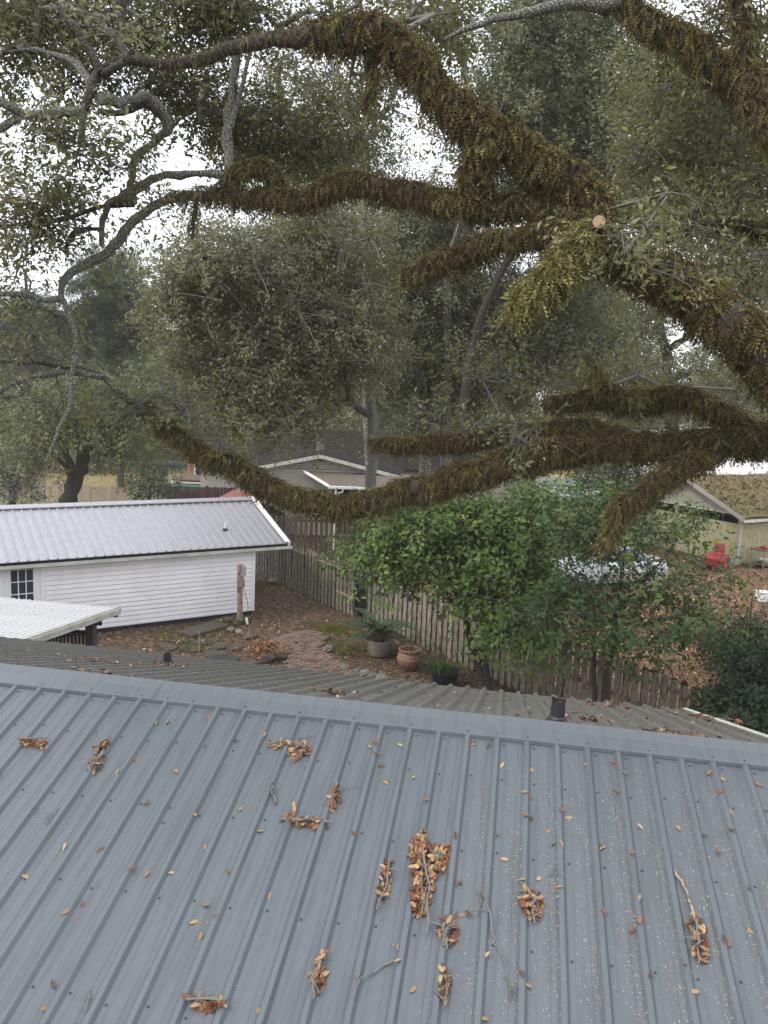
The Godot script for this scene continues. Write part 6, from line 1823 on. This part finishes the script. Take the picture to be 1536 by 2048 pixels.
func yard_things() -> void:
	var nz := FastNoiseLite.new()
	nz.seed = 4
	nz.frequency = .9
	# brick path
	var poly := PackedVector2Array([Vector2(-2.999, -20.39), Vector2(-2.458, -20.909), Vector2(-1.835, -21.461), Vector2(-1.36, -20.839), Vector2(-1.548, -19.914), Vector2(-1.081, -19.11), Vector2(-0.46, -18.112), Vector2(-0.144, -17.181), Vector2(-2.128, -16.95), Vector2(-2.225, -18.379), Vector2(-2.252, -19.263)])
	var bed := MB.new()
	var idx := Geometry2D.triangulate_polygon(poly)
	for q in range(0, idx.size(), 3):
		bed.tri(Vector3(poly[idx[q]].x, .012, poly[idx[q]].y), Vector3(poly[idx[q + 1]].x, .012, poly[idx[q + 1]].y), Vector3(poly[idx[q + 2]].x, .012, poly[idx[q + 2]].y), Vector3.UP)
	var path := struct("brick_path", bed.mesh(), M.earth)
	var bricks := []
	for g in [1.0, .62, 1.3, .85]:
		var mb := MB.new()
		mb.k = Color(g, g * (1.0 if g != .85 else 1.2), g * (1.0 if g != .85 else 1.35))
		mb.box(Transform3D(), Vector3(.184, .08, .086), .008)
		bricks.append(mb.mesh())
	var dirx := Vector2(.93, -.36)
	var diry := Vector2(.36, .93)
	var org := Vector2(-2.0, -19.6)
	for r in range(-26, 26):
		for c in range(-14, 14):
			var p := org + dirx * (c * .205 + (.1 if posmod(r, 2) == 0 else 0.0)) + diry * r * .104
			if in_poly(p, poly):
				part("brick", bricks[rng.randi() % 4], M.brick, path, Transform3D(Basis(Vector3.UP, atan2(-dirx.y, dirx.x) + rng.randfn(0, .03)) * Basis(Vector3.BACK, rng.randfn(0, .025)), Vector3(p.x, .03 + rng.randf_range(-.008, .012), p.y)))
	# flagstones and slabs
	var fl: Array = [Vector2(-4.053, -19.821), Vector2(-4.553, -20.045), Vector2(-5.148, -20.09), Vector2(-4.088, -19.098), Vector2(-3.511, -20.759), Vector2(-5.308, -19.487), Vector2(-4.739, -19.483), Vector2(-3.647, -19.712)]
	var fw := ["broad grey flagstone right of the thin stake", "grey flagstone above the thin stake", "grey flagstone near the foot of the shed wall, left of the stake", "flagstone just above the roof eave near the stake", "long grey flagstone leading to the service post", "leaf strewn flagstone lowest on the left, nearest the patio post", "small flagstone left beside the thin stake", "small dark flagstone left of the brick path"]
	for q in fl.size():
		var c: Vector2 = fl[q]
		var pg := PackedVector2Array()
		var n := 7
		for w in n:
			var an := TAU * w / n
			pg.append(Vector2(cos(an), sin(an)) * rng.randf_range(.2, .34) * Vector2(1.15, .85))
		var mb := MB.new()
		mb.prism(pg, Transform3D(Basis(Vector3.RIGHT, -PI / 2), Vector3.ZERO), .05)
		single("flagstone", mb.mesh(), M.flag, fw[q], "flagstone", Transform3D(Basis(Vector3.UP, rng.randf() * 3.0) * Basis(Vector3.BACK, rng.randfn(0, .02)), Vector3(c.x, .008, c.y)), "flagstones")
	var sb := MB.new()
	sb.box(Transform3D(Basis(Vector3.UP, .98), Vector3.ZERO), Vector3(2.3, .1, .62), .015)
	single("concrete_slab", sb.mesh(), M.flag, "long concrete slab at the foot of the shed wall left of the service post", "slab", Transform3D(Basis(), Vector3(-4.504, 0, -21.453) + Vector3(0, .04, 0)))
	# rocks
	var rk: Array = [Vector2(-3.68, -26.836), Vector2(-4.028, -21.143), Vector2(-3.782, -20.993), Vector2(-1.293, -19.786), Vector2(-1.43, -19.14), Vector2(-0.775, -18.49), Vector2(-1.174, -19.022), Vector2(-0.282, -18.066), Vector2(-0.103, -17.92), Vector2(0.131, -17.784), Vector2(-0.502, -18.279), Vector2(-1.606, -19.426)]
	var rs := [.32, .22, .18, .26, .15, .2, .16, .26, .22, .3, .15, .14]
	var rw := ["pale smooth rock on the soil at the foot of the far fence", "pale angular stone near the foot of the service post", "small tan stone right of the angular pale stone", "dark flat rock at the right edge of the brick path", "small stone bordering the bricks below the dark flat rock", "rough border stone beside the lower bricks", "small border stone in the middle of the path edge", "knobbly grey stone at the roof edge under the palm pot", "second knobbly stone at the roof edge, nearer the terracotta urn", "biggest broken stone at the roof edge below the terracotta urn", "small stone between the palm pot and the bricks", "small dark stone by the upper right corner of the bricks"]
	for q in rk.size():
		var c: Vector2 = rk[q]
		var mb := MB.new()
		mb.rock(Transform3D(), Vector3(rs[q] * 1.3, rs[q] * .75, rs[q]), nz, .5)
		single("rock", mb.mesh(), M.stone if q != 0 and q != 2 else M.clay_pot, rw[q], "rock", Transform3D(Basis(Vector3.UP, q * 1.3), Vector3(c.x, rs[q] * .22, c.y)), "rocks in the yard")
	var dl: Array = [Vector2(-2.53, -18.848), Vector2(-2.702, -18.533), Vector2(-2.122, -19.755)]
	for q in 2:
		var c: Vector2 = dl[q]
		var mb := MB.new()
		mb.tube(PackedVector3Array([Vector3(-.28, .07, 0), Vector3(-.05, .1, .04), Vector3(.2, .08, -.03), Vector3(.32, .14, 0)]), PackedFloat32Array([.05, .07, .06, .03]), 8, .4, nz)
		mb.tube(PackedVector3Array([Vector3(0, .1, 0), Vector3(.05, .22, .08)]), PackedFloat32Array([.04, .02]), 6)
		single("driftwood", mb.mesh(), M.bark, ["dark gnarled piece of wood at the left edge of the bricks", "dark gnarled piece of wood close to the roof eave left of the bricks"][q], "wood", Transform3D(Basis(Vector3.UP, q * .8), Vector3(c.x, 0, c.y)))
	# brown leaf mound beside the bricks
	var lm := MB.new()
	for q in 420:
		var o := Vector3(rng.randfn(0, .3), 0, rng.randfn(0, .26))
		o.y = .05 + .2 * exp(-o.length_squared() * 7.0) * rng.randf()
		lm.k = [Color(.26, .12, .06), Color(.2, .085, .045), Color(.36, .2, .09)][rng.randi() % 3] * rng.randf_range(.6, 1.2)
		leaf_quick(lm, Transform3D(rand_basis(), o), .11, .045, .4)
	single("leaf_mound", lm.mesh(), M.dry_leaf, "mound of dead brown fern leaves left of the brick path", "leaf heap", Transform3D(Basis(), Vector3(-2.799, 0, -19.584)))
	for q in 2:
		var lp := MB.new()
		for w in 160:
			var o := Vector3(rng.randfn(0, .17), .02 + rng.randf() * .2, rng.randfn(0, .15))
			lp.k = [Color(.09, .1, .03), Color(.22, .14, .06), Color(.3, .26, .18)][rng.randi() % 3] * rng.randf_range(.6, 1.2)
			leaf_quick(lp, Transform3D(Basis(Quaternion(Vector3.UP, (o * Vector3(1, .9, 1) + Vector3(0, .04, 0)).normalized())) * Basis(Vector3.UP, rng.randf() * TAU), Vector3(0, .01, 0) + o * .12), .1 + o.length() * .6, .03, .3)
		single("dry_plant", lp.mesh(), M.dry_leaf, ["low withered plant just left of the service post foot", "low withered plant against the bricks below the brown mound"][q], "plant", Transform3D(Basis(), [Vector3(-4.232, 0, -21.688), Vector3(-2.405, 0, -19.014)][q]))
	var st := MB.new()
	st.tube(PackedVector3Array([Vector3(0, -.1, 0), Vector3(.01, .3, 0), Vector3(0, .52, .01)]), PackedFloat32Array([.022, .021, .019]), 7)
	single("stake", st.mesh(), M.post_wood, "thin wooden stake standing among the flagstones", "stake", Transform3D(Basis(), Vector3(-4.474, -0, -19.32)))
	var dk := MB.new()
	dk.lathe(PackedVector2Array([Vector2(0, .06), Vector2(.36, .06), Vector2(.4, .03), Vector2(.4, 0)]), Transform3D(), 22)
	single("round_cover", dk.mesh(), M.rubber, "dark round cover lying at the roof eave left of the bricks", "cover", Transform3D(Basis(), Vector3(-3.756, 0, -18.689)))
	# potted palm
	var sp := Vector3(0.014, 0, -19.639)
	var o := thing("potted_palm", "sago palm in a round tan pot before the grey fence", "potted plant", Transform3D(Basis(), sp))
	var pot := MB.new()
	pot.lathe(PackedVector2Array([Vector2(0, .03), Vector2(.21, 0), Vector2(.26, .04), Vector2(.33, .25), Vector2(.345, .38), Vector2(.365, .385), Vector2(.365, .42), Vector2(.325, .425), Vector2(.31, .36), Vector2(0, .35)]), Transform3D(), 26)
	part("pot", pot.mesh(), M.clay_pot, o)
	var cx := MB.new()
	cx.lathe(PackedVector2Array([Vector2(.12, .34), Vector2(.13, .45), Vector2(.08, .56), Vector2(0, .6)]), Transform3D(), 10)
	part("caudex", cx.mesh(), M.bark, o)
	for q in 26:
		var yaw := TAU * q / 26.0 + rng.randfn(0, .15)
		var ln := rng.randf_range(.95, 1.3)
		var rise := rng.randf_range(.15, 1.15)
		if sin(yaw) > .25 and absf(cos(yaw)) < .85:
			rise = rng.randf_range(.9, 1.3)
		var fm := MB.new()
		var pts := PackedVector3Array()
		var rr := PackedFloat32Array()
		var dirv := Vector3(cos(yaw), 0, sin(yaw))
		for s in 11:
			var t := s / 10.0
			pts.append(Vector3(0, .52, 0) + dirv * ln * (t * cos(rise * (1.0 - t * .5))) + Vector3(0, ln * (sin(rise) * t * 1.05 - .75 * t * t * (1.25 - rise * .5)), 0))
			rr.append(lerpf(.012, .004, t))
		fm.k = Color(.07, .085, .035)
		fm.tube(pts, rr, 4, 0, null, false)
		for s in 46:
			var t := .1 + .9 * s / 45.0
			var f := t * 10.0
			var i0 := mini(int(f), 9)
			var p := pts[i0].lerp(pts[i0 + 1], f - i0)
			var d := (pts[i0 + 1] - pts[i0]).normalized()
			var x := d.cross(Vector3.UP).normalized()
			var up := x.cross(d)
			for sg in [-1.0, 1.0]:
				var l := .17 * sin(PI * clampf(.12 + t * .8, 0, 1)) + .02
				var y: Vector3 = (x * sg + d * .55 + up * .25).normalized()
				var xx := y.cross(up).normalized()
				fm.k = Color(.038, .085, .034).lerp(Color(.085, .14, .065), rng.randf())
				leaf_quick(fm, Transform3D(Basis(xx, y, xx.cross(y)), p), l, .022, .2)
		part("frond", fm.mesh(), M.soft_leaf, o)
	# terracotta urn
	var ur := thing("terracotta_urn", "round terracotta urn with dead stems right of the potted palm", "urn", Transform3D(Basis(), Vector3(0.767, 0, -18.719)))
	var um := MB.new()
	um.lathe(PackedVector2Array([Vector2(0, .02), Vector2(.17, 0), Vector2(.2, .03), Vector2(.29, .16), Vector2(.315, .27), Vector2(.28, .37), Vector2(.235, .42), Vector2(.24, .44), Vector2(.285, .47), Vector2(.285, .50), Vector2(.25, .505), Vector2(.225, .47), Vector2(.22, .4), Vector2(0, .38)]), Transform3D(), 28)
	part("urn", um.mesh(), M.terracotta, ur)
	for q in 5:
		var sm := MB.new()
		var b := Vector3(rng.randfn(0, .07), .36, rng.randfn(0, .07))
		sm.tube(PackedVector3Array([b, b + Vector3(rng.randfn(0, .05), .14, rng.randfn(0, .05)), b + Vector3(rng.randfn(0, .1), .24, rng.randfn(0, .1))]), PackedFloat32Array([.025, .02, .008]), 6)
		part("dead_stem", sm.mesh(), mat("red_stem", lin(.14, .06, .05), .9) if not M.has("red_stem") else M.red_stem, ur)
	# lily in a dark planter
	var ly := thing("potted_lily", "bright green strap leaved plant in a dark planter at the roof edge", "potted plant", Transform3D(Basis(), Vector3(1.556, -0, -17.823)))
	var pl := MB.new()
	pl.lathe(PackedVector2Array([Vector2(0, .02), Vector2(.25, 0), Vector2(.33, .26), Vector2(.35, .3), Vector2(.3, .3), Vector2(0, .26)]), Transform3D(), 22)
	part("planter", pl.mesh(), M.rubber, ly)
	for q in 48:
		var lf := MB.new()
		var yaw := rng.randf() * TAU
		var b := Vector3(rng.randfn(0, .12), .26, rng.randfn(0, .1))
		var dv := Vector3(cos(yaw), 0, sin(yaw))
		var xx := dv.cross(Vector3.UP)
		var ln := rng.randf_range(.35, .62)
		var out := rng.randf_range(.3, .8)
		var prev := b
		lf.k = Color(.03, .10, .02).lerp(Color(.08, .19, .04), rng.randf())
		for s in 6:
			var t := (s + 1) / 6.0
			var p := b + dv * ln * out * t + Vector3(0, ln * (1.15 * t - (.35 + .75 * out) * t * t), 0)
			var w0 := .017 * (1.0 - pow(s / 6.0, 2.5))
			var w1 := .017 * (1.0 - pow(t, 2.5))
			lf.quad(prev - xx * w0, prev + xx * w0, p + xx * w1, p - xx * w1, Vector3.UP)
			prev = p
		part("leaf", lf.mesh(), M.soft_leaf, ly)
	var ty := thing("wispy_plant", "wispy grey green plant between the terracotta urn and the green strap leaved plant", "plant", Transform3D(Basis(), Vector3(1.241, -0, -18.494)))
	var tm := MB.new()
	for q in 16:
		var b := Vector3(rng.randfn(0, .14), 0, rng.randfn(0, .14))
		var e := b + Vector3(rng.randfn(0, .28), rng.randf_range(.4, .95), rng.randfn(0, .2))
		tm.k = Color(.09, .10, .06)
		tm.tube(PackedVector3Array([b, b.lerp(e, .5) + Vector3(rng.randfn(0, .04), 0, 0), e]), PackedFloat32Array([.006, .005, .003]), 3, 0, null, false)
		for w in 18:
			var y := Vector3(rng.randfn(0, 1), rng.randf_range(.2, 1), rng.randfn(0, 1)).normalized()
			var x := y.cross(Vector3(.3, 1, .2)).normalized()
			tm.k = Color(.055, .08, .04).lerp(Color(.14, .16, .09), rng.randf())
			leaf_quick(tm, Transform3D(Basis(x, y, x.cross(y)), b.lerp(e, rng.randf_range(.25, 1))), .13, .02, .2)
	part("stems_and_leaves", tm.mesh(), M.soft_leaf, ty)
	# right yard
	var wb := MB.new()
	wb.box(Transform3D(), Vector3(.36, .34, .34), .03)
	wb.box(Transform3D(Basis(), Vector3(0, .18, 0)), Vector3(.39, .04, .37), .015)
	single("white_box", wb.mesh(), M.plastic_white, "white plastic box standing in the leaf litter at the right edge", "box", Transform3D(Basis(Vector3.UP, .3), Vector3(13.223, 0, -27.157) + Vector3(0, .17, 0)))
	var cut: Array = [Vector2(9.566, -21.772), Vector2(10.175, -22.903), Vector2(9.499, -22.131), Vector2(9.665, -21.34), Vector2(9.066, -21.932)]
	for q in 5:
		var c: Vector2 = cut[q]
		var mb := MB.new()
		mb.tube(PackedVector3Array([Vector3(-.5, .06, .1), Vector3(0, .18, 0), Vector3(.55, .2 + .1 * q, -.1)]), PackedFloat32Array([.03, .028, .02]), 6)
		for w in 14:
			var a := Vector3(rng.randfn(0, .35), .08 + rng.randf() * .1, rng.randfn(0, .25))
			mb.tube(PackedVector3Array([a, a + Vector3(rng.randfn(0, .25), .05, rng.randfn(0, .25))]), PackedFloat32Array([.012, .006]), 4)
		single("dead_branch", mb.mesh(), M.board, ["bleached dead branch pile, central in the right yard", "bleached dead branch behind the central pile", "bleached dead branch left of the central pile", "bleached dead branch in front of the central pile", "leftmost bleached dead branch in the right yard"][q], "branch", Transform3D(Basis(Vector3.UP, q * 1.1), Vector3(c.x, 0, c.y)), "dead branches in the right yard")

func wheel(parent: Node, at: Vector3, r: float, w: float, ax: Vector3) -> void:
	var up := ax
	var x := up.cross(Vector3.UP).normalized()
	var t := Transform3D(Basis(x, up, x.cross(up)), at)
	var ty := MB.new()
	ty.lathe(PackedVector2Array([Vector2(r * .62, -w * .5), Vector2(r * .92, -w * .5), Vector2(r, -w * .3), Vector2(r, w * .3), Vector2(r * .92, w * .5), Vector2(r * .62, w * .5)]), t, 22)
	var n := Node3D.new()
	n.name = "wheel"
	parent.add_child(n, true)
	part("tyre", ty.mesh(), M.rubber, n)
	var rm := MB.new()
	for s in [-1.0, 1.0]:
		rm.lathe(PackedVector2Array([Vector2(0, w * .42 * s), Vector2(r * .18, w * .42 * s), Vector2(r * .55, w * .3 * s), Vector2(r * .64, w * .46 * s)]), t, 16)
	part("rim", rm.mesh(), M.grey_metal, n)

func vehicles() -> void:
	# white car behind the right hand shrub
	var a := Vector3(6.224, 0, -27.876)
	var b := Vector3(10.111, 0, -28.875)
	var u := (b - a).normalized()
	var mid := (a + b) * .5 + Vector3(0, 0, -.6)
	var o := thing("white_car", "white sedan parked beyond the fence behind the right hand shrub", "car", Transform3D(Basis(u, Vector3.UP, u.cross(Vector3.UP)), Vector3(mid.x, 0, mid.z)))
	var body := MB.new()
	# cross sections along x (front at -x): x, half width, sill, shoulder height
	var cs := [[-2.2, .62, .38, .60], [-2.12, .78, .26, .70], [-1.6, .86, .2, .80], [-.9, .88, .2, .90], [0, .89, .2, .94], [.9, .89, .2, .95], [1.7, .87, .22, .98], [2.15, .80, .3, .95], [2.25, .68, .42, .86]]
	for q in cs.size() - 1:
		var p: Array = cs[q]
		var n: Array = cs[q + 1]
		var sec := []
		for e in [p, n]:
			sec.append([Vector3(e[0], e[2], e[1] * .92), Vector3(e[0], (e[2] + e[3]) * .5, e[1]), Vector3(e[0], e[3] - .08, e[1] * .97), Vector3(e[0], e[3], e[1] * .84), Vector3(e[0], e[3] + .03, 0), Vector3(e[0], e[3], -e[1] * .84), Vector3(e[0], e[3] - .08, -e[1] * .97), Vector3(e[0], (e[2] + e[3]) * .5, -e[1]), Vector3(e[0], e[2], -e[1] * .92)])
		for w in 8:
			var c: Vector3 = (sec[0][w] + sec[1][w + 1]) * .5
			body.quad(sec[0][w], sec[1][w], sec[1][w + 1], sec[0][w + 1], Vector3(0, c.y - .55, c.z))
	for e in [cs[0], cs[-1]]:
		body.quad(Vector3(e[0], e[2], -e[1]), Vector3(e[0], e[2], e[1]), Vector3(e[0], e[3], e[1] * .85), Vector3(e[0], e[3], -e[1] * .85), Vector3(e[0], 0, 0))
	part("body", body.mesh(), M.car_paint, o)
	var cab := MB.new()
	var low := [Vector3(-.95, .93, .74), Vector3(1.55, .97, .72)]
	var top := [Vector3(-.15, 1.40, .56), Vector3(.85, 1.42, .56)]
	var fl := func(v: Vector3) -> Vector3: return Vector3(v.x, v.y, -v.z)
	cab.quad(top[0], top[1], fl.call(top[1]), fl.call(top[0]), Vector3.UP)
	part("roof", cab.mesh(), M.car_paint, o)
	var gl := MB.new()
	for s in [1.0, -1.0]:
		var q := [low[0], low[1], top[1], top[0]]
		for w in 4:
			q[w] = Vector3(q[w].x, q[w].y - .01, q[w].z * s)
		gl.quad(q[0], q[1], q[2], q[3], Vector3(0, .3, s))
	part("side_window", gl.mesh(), M.glass, o)
	var ws := MB.new()
	ws.quad(low[0], top[0], fl.call(top[0]), fl.call(low[0]), Vector3(-1, 1, 0))
	part("windscreen", ws.mesh(), M.glass, o)
	var rw := MB.new()
	rw.quad(low[1], top[1], fl.call(top[1]), fl.call(low[1]), Vector3(1, 1, 0))
	part("rear_window", rw.mesh(), M.glass, o)
	var pil := MB.new()
	for s in [1.0, -1.0]:
		for e in [[low[0], top[0]], [low[1], top[1]], [Vector3(.35, .95, .74), Vector3(.35, 1.41, .57)], [top[0], top[1]]]:
			var p: Vector3 = e[0]
			var n: Vector3 = e[1]
			pil.tube(PackedVector3Array([Vector3(p.x, p.y, p.z * s), Vector3(n.x, n.y, n.z * s)]), PackedFloat32Array([.04, .035]), 6)
	part("pillar", pil.mesh(), M.car_paint, o)
	for x in [-1.38, 1.35]:
		for s in [-1.0, 1.0]:
			wheel(o, Vector3(x, .31, .78 * s), .31, .2, Vector3(0, 0, 1))
	for s in [-1.0, 1.0]:
		var hl := MB.new()
		hl.box(Transform3D(Basis(), Vector3(-2.12, .62, .6 * s)), Vector3(.16, .13, .3), .04)
		part("headlight", hl.mesh(), M.glass, o)
		var tl := MB.new()
		tl.box(Transform3D(Basis(), Vector3(2.2, .78, .6 * s)), Vector3(.1, .13, .26), .03)
		part("tail_light", tl.mesh(), M.mower_red, o)
	# red ride-on mower
	var mp := Vector3(13.783, 0, -32.601)
	var m := thing("ride_on_mower", "red ride-on mower parked before the cream garage boards", "mower", Transform3D(Basis(Vector3.UP, 1.0).scaled(Vector3.ONE * .9), mp))
	var hd := MB.new()
	hd.prism(PackedVector2Array([Vector2(-.95, .3), Vector2(-.25, .3), Vector2(-.25, .72), Vector2(-.4, .8), Vector2(-.85, .74), Vector2(-.97, .6)]), Transform3D(), .56)
	part("hood", hd.mesh(), M.mower_red, m)
	var fd := MB.new()
	fd.prism(PackedVector2Array([Vector2(-.05, .34), Vector2(.75, .3), Vector2(.78, .52), Vector2(.6, .62), Vector2(.2, .6), Vector2(-.02, .42)]), Transform3D(), .86)
	part("fender", fd.mesh(), M.mower_red, m)
	var dk := MB.new()
	dk.box(Transform3D(Basis(), Vector3(-.12, .2, 0)), Vector3(.6, .14, 1.02), .05)
	part("deck", dk.mesh(), M.mower_red, m)
	var st := MB.new()
	st.box(Transform3D(Basis(), Vector3(.42, .66, 0)), Vector3(.44, .1, .46), .04)
	st.box(Transform3D(Basis(Vector3.BACK, -.2), Vector3(.66, .88, 0)), Vector3(.1, .42, .44), .04)
	part("seat", st.mesh(), M.mower_red, m)
	var sw := MB.new()
	var ring := PackedVector3Array()
	var rr := PackedFloat32Array()
	for q in 17:
		var an := TAU * q / 16
		ring.append(Vector3(-.12, .92, 0) + Basis(Vector3.BACK, .5) * Vector3(cos(an) * .17, 0, sin(an) * .17))
		rr.append(.018)
	sw.tube(ring, rr, 6)
	sw.tube(PackedVector3Array([Vector3(-.3, .6, 0), Vector3(-.12, .92, 0)]), PackedFloat32Array([.025, .02]), 6)
	part("steering_wheel", sw.mesh(), M.rubber, m)
	for s in [-1.0, 1.0]:
		wheel(m, Vector3(.48, .25, .42 * s), .25, .22, Vector3(0, 0, 1))
		wheel(m, Vector3(-.72, .18, .36 * s), .18, .14, Vector3(0, 0, 1))

# ---------------------------------------------------------------- leaf litter on the ground
func litter() -> void:
	var lm := MB.new()
	leaf_quick(lm, Transform3D(Basis(Vector3.RIGHT, -PI / 2), Vector3(0, 0, 0)), .10, .05, .5)
	var nz := FastNoiseLite.new()
	nz.frequency = .45
	var tr := []
	var cols := PackedColorArray()
	var fs := Vector2(-4.44, -28.2)
	var fe := Vector2(5.85, -13.95)
	var tries := 0
	while tr.size() < 34000 and tries < 260000:
		tries += 1
		var p := Vector2(rng.randf_range(-8, 22), rng.randf_range(-36, -11))
		var side := (fe - fs).cross(p - fs)
		# side > 0: our yard
		var right := side < 0.0
		if right and (p.x < -3 or rng.randf() > .95):
			continue
		if not right and (p.x > 6.5):
			continue
		var d := nz.get_noise_2dv(p) * .9 + (.55 if right else .28)
		if rng.randf() > d + .15:
			continue
		var b := Basis(Vector3.UP, rng.randf() * TAU) * Basis.from_euler(Vector3(rng.randfn(0, .3), 0, rng.randfn(0, .3)))
		tr.append(Transform3D(b.scaled(Vector3.ONE * rng.randf_range(.6, 1.25) * (1.35 if right else .85)), Vector3(p.x, .03 + rng.randf() * .025, p.y)))
		cols.append([Color(.27, .13, .06), Color(.20, .085, .045), Color(.36, .21, .10), Color(.14, .07, .04), Color(.43, .30, .16)][rng.randi() % 5] * rng.randf_range(.45, 1.35))
	tag(many("leaf_litter", lm.mesh(), M.dry_leaf, self, tr, cols), "fallen brown leaves covering the ground of the yard on both sides of the fence", "leaf litter")
	# grass and moss tufts
	var gm := MB.new()
	for q in 9:
		var yaw := rng.randf() * TAU
		var y := Vector3(cos(yaw) * .5, 1, sin(yaw) * .5).normalized()
		var x := y.cross(Vector3(sin(yaw), 0, -cos(yaw))).normalized()
		leaf_quick(gm, Transform3D(Basis(x, y, x.cross(y)), Vector3(rng.randfn(0, .05), 0, rng.randfn(0, .05))), .09, .012, .2)
	tr = []
	cols = PackedColorArray()
	var spots: Array = [Vector2(-1.311, -21.876), Vector2(-1.647, -21.68), Vector2(-0.943, -21.591), Vector2(-5.593, -20.778), Vector2(-4.517, -21.072), Vector2(-4.735, -19.728), Vector2(-4.217, -25.746), Vector2(-4.085, -26.471), Vector2(-1.395, -20.269), Vector2(-1.944, -19.303), Vector2(9.946, -24.634), Vector2(8.969, -23.655), Vector2(-0.725, -19.943)]
	for s: Vector2 in spots:
		for q in 90:
			var p := s + Vector2(rng.randfn(0, .38), rng.randfn(0, .3))
			tr.append(Transform3D(Basis(Vector3.UP, rng.randf() * TAU).scaled(Vector3.ONE * rng.randf_range(.5, 1.1)), Vector3(p.x, .0, p.y)))
			cols.append(Color(.09, .12, .02).lerp(Color(.2, .2, .04), rng.randf()))
	tag(many("grass", gm.mesh(), M.soft_leaf, self, tr, cols), "thin tufts of yellow green grass and moss in the yard", "grass")
